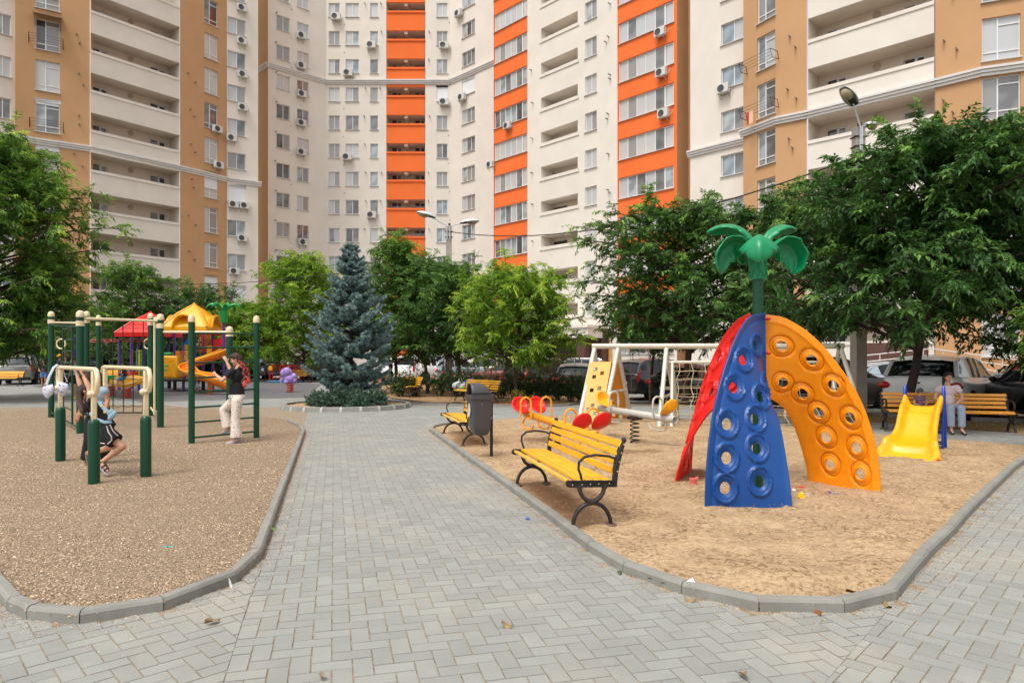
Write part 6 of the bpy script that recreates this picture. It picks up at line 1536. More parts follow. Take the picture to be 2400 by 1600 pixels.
# ---------------- spring riders ----------------
def spring(q,c,r,h,n=6,w=.022,seg=80):
    q.tube([c+Vector((r*math.cos(i/seg*2*math.pi*n),r*math.sin(i/seg*2*math.pi*n),h*i/seg)) for i in range(seg+1)],w,7)
coral=mat('spring_red',S(190,66,52),.45,.1,.15,8)
r1=empty('spring_rider','yellow rocket-shaped spring rider with a boy sitting on it','spring rider',gx(297,25.3)); q=MB(); spring(q,Vector((0,0,0)),.15,.36,6,.022); q.build('spring',coral,parent=r1)
q=MB(); rows=[]
for i in range(15):
    u=i/14; x=-.62+1.28*u; h=.02+.22*math.sin(math.pi*min(1,.08+.86*u))**.8; rows.append([Vector((x,h*.55*math.cos(a),.60+.10*u*u+h*math.sin(a))) for a in [2*math.pi*j/14 for j in range(15)]])
q.grid(rows); q.build('hull',yel2,parent=r1)
q=MB(); q.tube([(-.4,-.13,.60),(0,-.18,.52),(.35,-.12,.58),(.66,0,.72),(.3,-.10,.74),(0,-.12,.80)],.022,8); q.lathe([(.001,.03),(.10,.02),(.13,0)],(-.3,-.13,.62),14,Matrix.Rotation(R(90),3,'X')); q.build('trim',mat('plastic_cream',S(240,214,160),.4),parent=r1)
q=MB(); q.tube([(.1,-.2,.92),(.1,.2,.92)],.02,8); q.tube([(.1,0,.92),(.12,0,.78)],.025,8); q.build('handlebar',red2,parent=r1)
r2=empty('spring_rider','green animal-shaped spring rider left of the yellow rocket rider','spring rider',gx(260,26.5)); q=MB(); spring(q,Vector((0,0,0)),.15,.40,6,.022); q.build('spring',coral,parent=r2)
q=MB(); q.ball((0,0,.66),(.30,.15,.17),14); q.ball((-.27,0,.86),(.13,.11,.14),12); q.ball((.28,0,.60),(.16,.07,.08),10); q.ball((-.3,.0,1.0),(.05,.12,.05),8); q.build('animal_body',grn2,parent=r2)
lil=pl('plastic_lilac',S(168,140,206)); r3=empty('spring_rider','lilac elephant spring rider before the red merry-go-round','spring rider',gx(680,29.5)); q=MB(); spring(q,Vector((0,0,0)),.13,.38,5,.022); q.build('spring',coral,parent=r3)
q=MB(); q.ball((-.02,0,.60),(.24,.2,.22),16); q.ball((-.16,.0,.84),(.27,.2,.22),16); q.ball((-.10,-.16,.92),(.17,.08,.17),14); q.ball((.18,-.03,.70),(.12,.12,.14),12); q.ball((.22,-.02,.52),(.08,.12,.14),12); q.ball((-.12,-.06,.46),(.14,.14,.10),12); q.tube([(-.28,0,.62),(-.40,-.05,.5),(-.36,-.06,.42)],[.10,.06,.04],10)
q.build('elephant_body',lil,parent=r3)
# ---------------- merry-go-round ----------------
cb_=pl('plastic_cyan',S(40,150,190)); mg=empty('merry_go_round','red steel merry-go-round with light blue seats on a blue disc','merry-go-round',gx(668,42))
q=MB(); q.lathe([(.001,.10),(1.0,.10),(1.04,.06),(1.0,.02),(.001,.02)],(0,0,0),40); q.build('platform',cb_,parent=mg)
q=MB(); q.cyl((0,0,.1),(0,0,1.0),.13,n=16); q.ball((0,0,1.02),.12,12); q.build('hub',red2,parent=mg)
for k in range(4):
    a0=k*math.pi/2+.5; q=MB(); P_=[Vector((.92*math.cos(a0+t),.92*math.sin(a0+t),0)) for t in (-.5,-.17,.17,.5)]
    for p in P_: q.tube([p+Vector((0,0,.1)),p+Vector((0,0,1.0))],.02,6)
    q.tube([p+Vector((0,0,1.0)) for p in P_],.024,6); q.tube([p+Vector((0,0,.82)) for p in P_],.018,6)
    for p in (P_[0],P_[3]): q.tube([p+Vector((0,0,1.0)),p*.6+Vector((0,0,1.06)),p*.1+Vector((0,0,.98))],.024,6)
    q.build('rail',red2,parent=mg)
    q=MB(); c=Vector((.7*math.cos(a0),.7*math.sin(a0),.52)); q.box(c,(.3,.72,.04),Matrix.Rotation(a0,3,'Z')); q.build('seat',cb_,parent=mg,bev=.02)
q=MB(); q.lathe([(.001,.03),(.13,.02),(.15,0)],(-.62,-.72,.86),16,Matrix.Rotation(R(90),3,'X')); q.build('badge',yel2,parent=mg)
# ---------------- lamp posts & wires ----------------
conc=mat('pole_concrete',S(172,164,154),.9,0,.14,5,.4,40,bd=.006); lampm=mat('lamp_shell',S(205,208,210),.35,.3); glass_l=mat('lamp_glass',S(176,160,128),.15,0,.15,8,spec=.8); strapm=mat('strap_rusty',S(84,66,62),.6,.4,.3,20)
def lamp(label,px,D,ztop,w,arms):
    t=empty('street_lamp',label,'street lamp',gx(px,D,gz(D)),0,'double-headed street lamps on concrete poles')
    q=MB(); zt=ztop; M=Matrix.Rotation(.15,3,'Z'); a=w/2; vs=[M@Vector((sx*a*1.25,sy*a*1.1,-.3)) for sx,sy in((-1,-1),(1,-1),(1,1),(-1,1))]+[M@Vector((sx*a*.95,sy*a*.85,zt)) for sx,sy in((-1,-1),(1,-1),(1,1),(-1,1))]
    q.add(vs,[(3,2,1,0),(4,5,6,7),(0,1,5,4),(1,2,6,5),(2,3,7,6),(3,0,4,7)]); q.build('pole',conc,parent=t,bev=.015,smooth=False)
    q=MB()
    for z in (zt-.25,zt-.5): q.box((0,0,z),(w*1.15,w*1.05,.035),M); q.beam((-w*.7,-a,z),(w*.8,-a,z),.025,.025)
    q.box((w*.1,0,zt+.06),(.1,.08,.14)); q.build('straps',strapm,parent=t,bev=.004)
    for (dx,dy,dz,L,rot,tilt) in arms:
        d=Vector((dx,dy,dz)); q=MB(); q.tube([(dx*.1,-a-.02,zt-.62),(dx*.1,-a-.02,zt-.02),tuple(Vector((dx*.1,-a-.02,zt))+d*.5),tuple(Vector((0,-a,zt))+d)],.022,8); q.build('arm',lampm,parent=t)
        e=Vector((0,-a,zt))+d; h=Vector((dx,dy,0)).normalized(); s=Vector((-h.y,h.x,0)); n_=(h+Vector((0,0,tilt))).normalized(); u=s.cross(n_)*-1 if s.cross(n_).z<0 else s.cross(n_)
        q=MB(); rows=[]
        for i in range(13):
            k=i/12; wd=L*.27*math.sin(math.pi*min(1,.12+.80*k))**.6+.015; hh=L*.20*math.sin(math.pi*min(1,.1+.84*k))**.8
            rows.append([e+n_*(L*(k-.12))+s*(wd*math.cos(math.pi*j/8))+u*(hh*math.sin(math.pi*j/8)) for j in range(9)])
        hd=q; hd.grid(rows); ho=hd.build('lamp_head',lampm,parent=t,solid=.012,ang=60)
        q=MB(); q.lathe([(.001,-.115),(.09,-.10),(.135,-.05),(.15,0)],tuple(e+n_*(L*.52)),20,Matrix((n_,s,u)).transposed().to_3x3(),sx=L/.62*1.15,sy=L/.62); q.build('diffuser',glass_l,parent=ho)
        q=MB(); q.box(tuple(e+n_*(L*.06)+u*.01),(L*.34,L*.24,.05),Matrix((n_,s,u)).transposed().to_3x3()); q.build('gear_box',mat('gear_black',S(50,48,40),.6),parent=ho,bev=.01)
    return t
D2_=17.6; lamp('tall double-headed lamp on a thick concrete pole at upper right, above trees',2012,D2_,NS(300,D2_),.26,[(-.27,-.15,.52,.62,0,.75),(.20,.12,.06,.5,0,.14)])
D1_=30.5; lamp('double-headed street lamp on a slim concrete pole in the centre, above trees',1052,D1_,NS(522,D1_),.25,[(-.68,-.1,.34,.85,0,.28),(.62,.05,.12,.85,0,.12)])
cab=mat('cable_black',S(26,26,28),.6)
def wire(name,label,pts,r,sag):
    q=MB(); P_=[]
    for a,b in zip(pts[:-1],pts[1:]):
        for i in range(16): u=i/16; P_.append(a.lerp(b,u)+Vector((0,0,-sag*4*u*(1-u))))
    P_.append(pts[-1]); q.tube(P_,r,6); o=q.build(name,cab); tag(o,label,'cable'); return o
La=gx(1056,D1_-.16,NS(545,D1_)); Lb=gx(2001,D2_-.1,NS(373,D2_))
wire('overhead_cable','black overhead cable slung between the two street lamps',[La,Lb],.02,.85)
wire('overhead_cable','black overhead cable from the right street lamp to the right edge',[gx(2023,D2_,NS(360,D2_)),gx(2460,16.5,NS(352,16.5))],.02,.1)
wire('overhead_cable','thin black cable crossing the left block above the playground',[gx(150,46,NS(645,46)),gx(1050,D1_,NS(600,D1_))],.016,.9)
# ---------------- people ----------------
def Pp(px,py,D): return Vector(((px-1200)/F*D,D,EH+(HZ-py)/F*D))
skin_l=mat('skin_light',S(206,154,126),.55,0,.06,9); skin_t=mat('skin_tan',S(186,128,98),.55,0,.06,9)
hair_b=mat('hair_brown',S(66,40,30),.5,0,.35,30,.5,90,aniso=(6,6,1)); hair_d=mat('hair_dark',S(30,22,20),.45,0,.3,30,.4,90,aniso=(6,6,1))
blk=mat('cloth_black',S(26,25,27),.9,0,.25,6,.3,120,bd=.002); wht=mat('cloth_white',S(214,206,202),.9,0,.06,6,.3,80,bd=.003)
def caps(q,a,b,ra,rb,n=12):
    a=Vector(a);b=Vector(b); q.tube([a,b],[ra,rb],n); q.ball(a,ra,n); q.ball(b,rb,n)
def remesh(q,name,m,parent,vox,sm=6,kindm=None):
    o=q.build(name,m,parent=parent,recalc=True)
    r=o.modifiers.new('remesh','REMESH'); r.mode='VOXEL'; r.voxel_size=vox; r.use_smooth_shade=True
    if sm: s=o.modifiers.new('smooth','SMOOTH'); s.factor=.5; s.iterations=sm
    return o
def hand(q,w,d,n,s,side,curl):
    """palm and five fingers: w wrist, d hand direction, n back-of-hand normal, s scale"""
    d=Vector(d).normalized(); n=Vector(n); n=(n-d*n.dot(d)).normalized(); x=d.cross(n)*side
    M=Matrix((x,d,n)).transposed(); q.ball(w+d*.045*s,(.036*s,.048*s,.016*s),12,M)
    for k,(ox,L) in enumerate(((-.028,.060),(-.010,.070),(.010,.066),(.027,.052))):
        p=w+d*.082*s+x*ox*s; a=R(curl*(.5+.06*k)); d1=d*math.cos(a)-n*math.sin(a); p1=p+d1*L*.5*s; a=R(curl*1.25); d2=d*math.cos(a)-n*math.sin(a); p2=p1+d2*L*.35*s; a=R(curl*1.8); d3=d*math.cos(a)-n*math.sin(a); p3=p2+d3*L*.28*s
        caps(q,p-d*.01*s,p1,.0095*s,.0088*s,8); caps(q,p1,p2,.0088*s,.008*s,8); caps(q,p2,p3,.008*s,.0065*s,8)
    t0=w+d*.025*s-x*.030*s; t1=t0+(d*.6-x*.75-n*.2).normalized()*.036*s; t2=t1+(d*.85-x*.1-n*.6).normalized()*.030*s
    caps(q,t0,t1,.0125*s,.010*s,8); caps(q,t1,t2,.010*s,.008*s,8)
def person(label,J,s=1.0,skin=None,vox=.012,face=(0,-1,0),top=None,bottom=None,shoes=None,hair=None,sleeve=.45,leglen=.5,flare=0,curl=(70,70),toppad=.014,hairstyle='short',group='people around the playground',hnd=True,grip=None,bot_pad=.016,backn=None,bare=False):
    skin=skin or skin_l; base=Vector((J['pelvis'].x,J['pelvis'].y,0)); t=empty('person',label,'person',base)
    J={k:(v-base) for k,v in J.items()}; f=Vector(face).normalized(); up=(J['head']-J['neck']).normalized(); r=f.cross(up).normalized(); f=up.cross(r).normalized()
    q=MB()
    H=J['head']; MH=Matrix((r,f,up)).transposed()
    q.ball(H+up*.02*s,(.072*s,.088*s,.092*s),16,MH); q.ball(H-up*.045*s+f*.022*s,(.050*s,.056*s,.056*s),14,MH); 
    q.ball(H+f*.090*s-up*.012*s,(.011*s,.014*s,.017*s),8,MH); q.ball(H+f*.086*s+up*.006*s,(.006*s,.01*s,.02*s),8,MH)
    q.ball(H+f*.070*s-up*.060*s,(.022*s,.012*s,.008*s),8,MH); q.ball(H+f*.066*s-up*.085*s,(.02*s,.014*s,.014*s),8,MH)
    for k in (-1,1): q.ball(H+r*k*.073*s-up*.005*s,(.008*s,.018*s,.026*s),8,MH); q.ball(H+r*k*.04*s+f*.058*s-up*.03*s,(.02*s,.018*s,.02*s),8,MH)
    caps(q,J['neck']-up*.02*s,H-up*.05*s,.040*s,.042*s)
    ch,pe=J['chest'],J['pelvis']; LS,RS_=J['ls'],J['rs']; ax=(LS-RS_).normalized(); tu=(ch-pe).normalized(); fn=tu.cross(ax).normalized(); MT=Matrix((ax,fn,tu)).transposed(); LH,RH=J['lh'],J['rh']; hx=(LH-RH).normalized(); MP=Matrix((hx,hx.cross(tu)*-1,tu)).transposed()
    q.ball(ch,(.125*s,.082*s,.13*s),16,MT); q.ball(ch.lerp(pe,.5),(.108*s,.078*s,.13*s),16,MT); q.ball(pe,(.125*s,.09*s,.095*s),16,MP); caps(q,ch+tu*.05*s,J['neck'],.07*s,.045*s)
    caps(q,ch+tu*.06*s,LS,.05*s,.045*s); caps(q,ch+tu*.06*s,RS_,.05*s,.045*s)
    for a,b,c in (('ls','le','lw'),('rs','re','rw')):
        caps(q,J[a],J[b],.043*s,.033*s); caps(q,J[b],J[b].lerp(J[c],.3),.034*s,.036*s); caps(q,J[b].lerp(J[c],.3),J[c],.036*s,.022*s)
    for a,b,c,d in (('lh','lk','la','lt'),('rh','rk','ra','rt')):
        caps(q,J[a],J[b],.074*s,.048*s); m=J[b].lerp(J[c],.32); caps(q,J[b],m,.047*s,.048*s); caps(q,m,J[c],.048*s,.029*s)
        caps(q,J[c],J[d],.032*s,.022*s); q.ball(J[c]-(J[d]-J[c]).normalized()*.03*s,.03*s,10)
        if bare:
            dd=(J[d]-J[c]).normalized()
            for kk in range(5): q.ball(J[d]+dd*.02*s+hx*(kk-2)*.013*s,.009*s,8)
    if hnd:
        for a,b,k,cu in (('le','lw',1,curl[0]),('re','rw',-1,curl[1])):
            d=(J[b]-J[a]).normalized(); n=backn[0 if k==1 else 1] if backn else (d.cross(ax)*-1 if abs(d.dot(ax))<.9 else up); hand(q,J[b],d,n,s,k,cu)
    else:
        for b in ('lw','rw'): q.ball(J[b],.034*s,10)
    remesh(q,'body',skin,t,vox,4)
    if hnd:
        q=MB()
        for k in (-1,1): q.ball(H+r*k*.028*s+f*.080*s+up*.008*s,(.010*s,.006*s,.0055*s),8,MH); 
        q.build('eyes',mat('eye_dark',S(40,26,22),.3),parent=t)
        q=MB(); 
        for k in (-1,1): q.tube([H+r*k*.014*s+f*.087*s+up*.024*s,H+r*k*.030*s+f*.083*s+up*.030*s,H+r*k*.046*s+f*.070*s+up*.024*s],.0032*s,5)
        q.build('eyebrows',hair_d,parent=t)
        q=MB(); q.ball(H+f*.081*s-up*.056*s,(.020*s,.005*s,.006*s),8,MH); q.build('lips',mat('lips',S(170,92,84),.5),parent=t)
    if top:
        q=MB(); p=toppad
        q.ball(ch,(.132*s+p,.088*s+p,.135*s),16,MT); q.ball(ch.lerp(pe,.5),(.118*s+p,.09*s+p,.13*s),16,MT); q.tube([ch.lerp(pe,.35),pe+tu*.02*s],[.11*s+p,.128*s+p],18) ; caps(q,ch+tu*.04*s,J['neck']-up*.03*s,.085*s,.05*s)
        for a,b in (('ls','le'),('rs','re')):
            caps(q,ch+tu*.06*s,J[a],.055*s+p*.5,.052*s+p*.5); e=J[a].lerp(J[b],sleeve); 
            if sleeve>0: q.tube([J[a],e],[.055*s+p*.4,.050*s+p*.8],14)
        remesh(q,'shirt',top,t,max(vox,.009),3)
    if bottom:
        q=MB(); p=bot_pad; q.ball(pe,(.135*s+p,.1*s+p,.10*s),16,MP); q.tube([pe+tu*.10*s,pe],[.115*s+p,.13*s+p],18)
        for a,b,c in (('lh','lk','la'),('rh','rk','ra')):
            if leglen<=1: e=J[a].lerp(J[b],leglen); q.tube([J[a]+tu*.02,e],[.086*s+p,.070*s+p+flare*.5],14); q.ball(J[a],.08*s+p,12)
            else:
                e=J[b].lerp(J[c],leglen-1); caps(q,J[a],J[b],.084*s+p,.060*s+p); q.tube([J[b],J[b].lerp(e,.5),e],[.060*s+p,.058*s+p+flare*.4,.05*s+p+flare],14); q.ball(J[b],.060*s+p,12)
        remesh(q,'trousers' if leglen>1 else 'shorts',bottom,t,max(vox,.009),3)
    if shoes and not bare:
        for c,d in (('la','lt'),('ra','rt')):
            dd=(J[d]-J[c]); dd.normalize(); q=MB(); hl=J[c]-dd*.035*s; 
            dn=Vector((0,0,-1)) if abs(dd.z)<.7 else (f if dd.z<0 else -f); dn=(dn-dd*dn.dot(dd)).normalized(); sx=dd.cross(dn)
            MS=Matrix((sx,dd,dn)).transposed(); m=hl.lerp(J[d],.55)
            q.ball(m+dn*.018*s,(.040*s,.115*s,.026*s),14,MS); q.ball(hl+dn*.0*s,(.034*s,.042*s,.036*s),12,MS); q.ball(J[d]+dn*.012*s-dd*.02*s,(.042*s,.055*s,.024*s),12,MS)
            remesh(q,'shoe',shoes,t,.008,3)
    if hair:
        q=MB()
        if hairstyle!='none':
            q.ball(H+up*.040*s-f*.018*s,(.090*s,.094*s,.094*s),16,MH); q.ball(H+up*.078*s+f*.028*s,(.074*s,.066*s,.044*s),14,MH)
            q.ball(H-f*.05*s-up*.01*s,(.084*s,.058*s,.085*s),14,MH)
        if hairstyle=='long':
            for k in range(9):
                a=(k-4)/4; p0=H+r*a*.075*s-f*(.075-.03*abs(a))*s+up*.0*s; L=.30*s*(1-.12*abs(a)); p1=p0-Vector((0,0,1))*L*.5-f*.035*s+r*a*.012; p2=p0-Vector((0,0,1))*L-f*.02*s+r*a*.0
                q.tube([p0+up*.03*s,p0,p1,p2],[.03*s,.034*s,.032*s,.010*s],8); q.ball(p0,.034*s,8)
        if hairstyle=='tail': caps(q,H-f*.06*s+r*.06*s,H-f*.02*s+r*.085*s-up*.20*s,.04*s,.022*s,10); q.ball(H-f*.095*s,.034*s,10)
        if hairstyle=='bunlong':
            q.ball(H-up*.01*s,(.120*s,.10*s,.13*s),14,MH)
            for k in (-1,1): caps(q,H+r*k*.07*s-f*.03*s,H+r*k*.075*s-f*.05*s-up*.17*s,.05*s,.03*s,10)
        if hairstyle=='bun': q.ball(H+up*.11*s-f*.03*s,.05*s,12); q.ball(H-f*.03*s-up*.01*s,(.108*s,.10*s,.115*s),14,MH)
        remesh(q,'hair',hair,t,max(.008,vox*.8),2)
    return t,base,H,f,r,up
V_=Vector
# girl hanging from the bar, seen from her left-back, facing right
Dg=8.52
J=dict(head=Pp(201,917,8.50),neck=Pp(209,934,8.50),chest=Pp(222,960,8.50),pelvis=Pp(245,1006,8.50),
 ls=Pp(205,936,8.68),le=Pp(189,905,8.72),lw=Pp(180,876,8.74), rs=Pp(215,938,8.36),re=Pp(208,906,8.38),rw=Pp(194,878,8.41),
 lh=Pp(248,1014,8.62),lk=Pp(270,1043,8.62),la=Pp(208,1064,8.70),lt=Pp(212,1086,8.72), rh=Pp(246,1016,8.42),rk=Pp(288,1046,8.40),ra=Pp(236,1084,8.40),rt=Pp(252,1103,8.36))
g1,b1,H1,f1,r1_,u1=person('dark-haired girl in black hanging from the ivory bar with bent knees',J,.86,skin_l,.0075,face=(.85,.25,.1),top=blk,bottom=blk,hair=None,sleeve=.0,leglen=.62,curl=(75,75),toppad=.010,bot_pad=.03,flare=.02,backn=(V_((-.6,-.7,0)),V_((-.6,-.7,0))))
# long hair down her back
q=MB(); s=.86
q.ball(H1+u1*.03*s-f1*.012*s,(.083*s,.088*s,.09*s),16,Matrix((r1_,f1,u1)).transposed())
for k in range(11):
    a=(k-5)/5; p0=H1+r1_*a*.07*s-f1*.07*s; e=Pp(205+9*abs(a)*0+6*a,966,8.36+.10*(a*.6+.0))-b1; e.y=(8.33+.07*a)-b1.y; m=p0.lerp(e,.5)+V_((-.035,-.02,0))
    q.tube([p0+u1*.04*s,p0,m,e.lerp(m,.3),e],[.026,.030,.032,.026,.007],8)
remesh(q,'hair',hair_b,g1,.007,2)
# white piping on her shorts, wristband, sandals
q=MB()
def on(px,py,D): return Pp(px,py,D)-b1
q.tube([on(250,998,8.30),on(254,1012,8.285),on(261,1022,8.29),on(262,1032,8.30),on(252,1040,8.31)],.007,6); q.tube([on(258,995,8.31),on(264,1008,8.30),on(272,1017,8.32),on(277,1021,8.34)],.006,6); q.tube([on(236,1038,8.33),on(246,1039,8.32)],.006,6)
q.build('piping',wht,parent=g1)
q=MB(); c=on(192.5,881,8.41); d=(J['rw']-J['re']).normalized(); x=d.orthogonal().normalized(); y_=d.cross(x); q.tube([c+(x*math.cos(i*.5)+y_*math.sin(i*.5))*.026 for i in range(13)],.006,6,closed=True); q.build('wristband',blk,parent=g1)
sand_=mat('sandal_grey',S(186,180,192),.6); 
for a,t_ in (('la','lt'),('ra','rt')):
    A_,T_=J[a]-b1,J[t_]-b1; d=(T_-A_).normalized(); n=V_((-.5,-.1,-.7)); n=(n-d*n.dot(d)).normalized(); x=d.cross(n); q=MB(); rows=[]
    MS=Matrix((x,d,n)).transposed(); q.ball((A_+T_)/2+n*.030+d*.01,(.036,.115,.009),14,MS); q.build('sandal_sole',sand_,parent=g1)
    q=MB()
    for u in (.05,.5,.85): 
        c=A_.lerp(T_,u); rr=.038-.010*u; q.tube([c+(x*math.cos(i*.52)+n*math.sin(i*.52))*rr for i in range(13)],.0075,6,closed=True)
    q.tube([A_.lerp(T_,.05)-n*.03,A_.lerp(T_,.85)-n*.025],.008,6); q.build('sandal_strap',mat('sandal_strap',S(60,50,56),.7),parent=g1)
# pale blue sling bag on her back
sb=empty('sling_bag','pale blue sling bag worn across the hanging girl','bag',b1); bagb=mat('bag_pale_blue',S(148,182,200),.7,0,.1,9)
q=MB(); q.tube([on(232,944,8.30),on(244,958,8.27),on(256,968,8.26)],[.013,.015,.02],8,sq=(1.6,.5)); q.tube([on(262,988,8.28),on(245,989,8.26),on(226,982,8.28),on(210,968,8.34)],.012,8,sq=(1.6,.5)); q.build('strap',bagb,parent=sb)
q=MB(); M=Matrix.Rotation(.75,3,'Y'); q.ball(on(263,974,8.27),(.036,.030,.075),14,M); q.ball(on(259,965,8.27),(.028,.026,.05),12,M); remesh(q,'pouch',bagb,sb,.01,2)
q=MB(); q.ball(on(240,951,8.272),(.016,.008,.012),8); q.ball(on(247,965,8.25),(.012,.008,.012),8); q.build('patch',mat('patch_yellow',S(220,200,70),.7),parent=sb)
# woman behind: denim vest and black trousers
den=mat('denim_pale',S(150,172,188),.85,0,.18,14,.3,90,bd=.003); D2=9.35
J=dict(head=Pp(218,881,D2),neck=Pp(221,903,D2),chest=Pp(232,925,D2),pelvis=Pp(229,975,D2),ls=Pp(211,916,D2-.05),le=Pp(196,938,D2-.05),lw=Pp(186,965,D2-.1),rs=Pp(246,917,D2-.02),re=Pp(252,938,D2-.02),rw=Pp(247,962,D2-.12),
 lh=Pp(216,984,D2),lk=Pp(209,1033,D2-.05),la=Pp(205,1082,D2),lt=Pp(192,1089,D2-.12),rh=Pp(240,984,D2),rk=Pp(238,1034,D2),ra=Pp(232,1080,D2+.1),rt=Pp(224,1088,D2))
person('person in pale denim vest and wide black trousers behind the hanging girl',J,.92,skin_t,.010,face=(-.6,.8,0),top=den,bottom=blk,shoes=mat('shoe_beige',S(170,156,138),.8),hair=hair_b,hairstyle='bunlong',sleeve=0,leglen=1.85,flare=.03,curl=(20,20))
# girl on the wall bars
D3=11.8
def Q3(x,y,dd=0): return Pp(440+x/6.27,810+y/6.27,D3+dd)+Vector((0,0,.03))
J=dict(head=Q3(706,232),neck=Q3(748,332),chest=Q3(716,470),pelvis=Q3(722,790),ls=Q3(650,400,-.13),le=Q3(505,535,-.22),lw=Q3(402,440,-.02),rs=Q3(700,395,.16),re=Q3(625,375,.25),rw=Q3(572,262,.28),
 lh=Q3(728,830,-.08),lk=Q3(700,1110,-.10),la=Q3(718,1415,-.10),lt=Q3(572,1455,-.13),rh=Q3(690,830,.08),rk=Q3(530,965,.10),ra=Q3(600,1262,.12),rt=Q3(520,1290,.13))
pant=bpy.data.materials.new('cloth_dotted'); pant.use_nodes=True; n_=pant.node_tree; bb_=n_.nodes['Principled BSDF']; bb_.inputs['Roughness'].default_value=.9
tc=n_.nodes.new('ShaderNodeTexCoord'); vo=n_.nodes.new('ShaderNodeTexVoronoi'); vo.inputs['Scale'].default_value=30; vo.inputs['Randomness'].default_value=.55; n_.links.new(tc.outputs['Object'],vo.inputs['Vector'])
rr=n_.nodes.new('ShaderNodeValToRGB'); rr.color_ramp.interpolation='CONSTANT'; rr.color_ramp.elements[0].color=(*S(60,44,40),1); rr.color_ramp.elements[1].position=.24; rr.color_ramp.elements[1].color=(*S(222,210,196),1); n_.links.new(vo.outputs['Distance'],rr.inputs[0]); n_.links.new(rr.outputs[0],bb_.inputs['Base Color'])
g3,b3,H3,f3,r3_,u3=person('girl in black top and dotted cream trousers climbing the wall bars',J,.94,skin_l,.0085,face=(-.92,-.38,-.05),top=blk,bottom=pant,shoes=mat('shoe_grey_blue',S(150,156,172),.8),hair=hair_b,hairstyle='short',sleeve=.62,leglen=1.86,flare=.035,curl=(62,30),backn=(V_((-.5,-.5,.6)),V_((.1,-.5,.8))),bot_pad=.018)
for i,(pts) in enumerate((((765,250,-.10),(800,330,-.13),(828,420,-.13),(836,525,-.12)),((790,270,.02),(850,340,.02),(885,400,.02),(892,470,.02)))):
    c=[Q3(*p)-b3 for p in pts]; sp_=smooth(c,6)
    for off,m in ((0,hair_b),(math.pi,mat('braid_red',S(176,50,50),.7))):
        q=MB(); q.tube([p+V_((.014*math.cos(k*1.05+off),.010*math.sin(k*2.1+off),0)) for k,p in enumerate(sp_)],.015,8); q.build('braid',m,parent=g3)
    q=MB(); e=sp_[-1]; q.lathe([(.012,0),(.03,-.05),(.036,-.10),(.01,-.135)],e,10); q.ball(e,.016,8); q.build('braid_tassel',mat('tassel_red',S(200,70,60),.8),parent=g3)
# generic far figure: standing or sitting, built from a few measures
def stand(label,px,D,h,face,arms,top,bottom,shoes,hair,hs='short',leglen=.55,sleeve=.45,skin=skin_t,vox=.02,z0=0,legs=.06,hat=None,step=.05):
    s=h/1.72; f=Vector((*face,0)).normalized(); r=Vector((f.y,-f.x,0)); B=gx(px,D,0)+Vector((0,0,z0)); P=lambda x,y,z:B+r*x*s+f*y*s+Vector((0,0,z*s))
    J=dict(head=P(0,.02,1.60),neck=P(0,0,1.46),chest=P(0,0,1.28),pelvis=P(0,0,.95),lh=P(-.09,0,.90),rh=P(.09,0,.90),lk=P(-.10,.03+step,.50),rk=P(.10,.02-step,.50),la=P(-.10,step,.07),ra=P(.10,-step,.07),lt=P(-.12,.14+step,.03),rt=P(.12,.14-step,.03),ls=P(-.18,0,1.38),rs=P(.18,0,1.38),
     le=P(*arms[0]),lw=P(*arms[1]),re=P(*arms[2]),rw=P(*arms[3]))
    t=person(label,J,s,skin,vox,face=(*face,0),top=top,bottom=bottom,shoes=shoes,hair=hair,hairstyle=hs,leglen=leglen,sleeve=sleeve,hnd=False)
    return t
dn=[(-.24,-.02,1.10),(-.22,.08,.86),(.24,-.02,1.10),(.22,.08,.86)]
cb1=mat('cloth_denim_blue',S(96,130,190),.9); cb2=mat('cloth_light_blue',S(150,180,200),.9); pk=mat('shoe_pink',S(210,150,150),.7); neon=mat('shoe_neon',S(210,235,30),.6); gry=mat('cloth_grey',S(60,62,66),.9,0,.2,8)
stand('small girl in dark top and denim shorts with one arm raised',103,31.3,1.42,(.3,-1),[(-.30,.0,1.25),(-.48,.05,1.30),(.24,.02,1.12),(.1,.18,1.05)],gry,cb1,pk,hair_d,'long',.45)
t=stand('person in black wearing a yellow cap behind the green posts',140,33.5,1.66,(-.5,-1),dn,blk,blk,blk,hair_d,'short',1.9,.9)
q=MB(); Hh=t[2]; q.ball(Hh+Vector((0,0,.055)),(.092,.1,.075),14); q.ball(Hh+Vector((-.04,-.08,.035)),(.06,.06,.015),10); q.build('cap',mat('cap_yellow',S(230,170,40),.8),parent=t[0])
stand('person in dark clothes behind the green ladder',154,33,1.58,(.4,-1),dn,gry,blk,blk,hair_d,'short',1.9,.3)
stand('boy in light blue shirt, black shorts and neon yellow shoes',174.5,24.9,1.50,(-.2,-1),dn,cb2,blk,neon,hair_b,'short',.7)
# boy on the rocket rider
D4=25.2
J=dict(head=Pp(287,846,D4),neck=Pp(289,856,D4),chest=Pp(291,866,D4),pelvis=Pp(291,884,D4),ls=Pp(283,860,D4),le=Pp(280,872,D4-.1),lw=Pp(289,880,D4-.15),rs=Pp(298,860,D4),re=Pp(303,872,D4-.05),rw=Pp(303,879,D4-.1),lh=Pp(287,887,D4),lk=Pp(276,890,D4-.25),la=Pp(275,915,D4-.2),lt=Pp(268,920,D4-.25),rh=Pp(294,887,D4+.1),rk=Pp(290,890,D4+.3),ra=Pp(290,912,D4+.3),rt=Pp(285,916,D4+.3))
person('boy in black shirt and blue shorts riding the yellow rocket rider',J,.74,skin_t,.02,face=(-.5,.8,0),top=blk,bottom=mat('cloth_azure',S(40,130,190),.9),shoes=mat('shoe_navy',S(50,64,90),.7),hair=hair_b,leglen=.85,hnd=False)
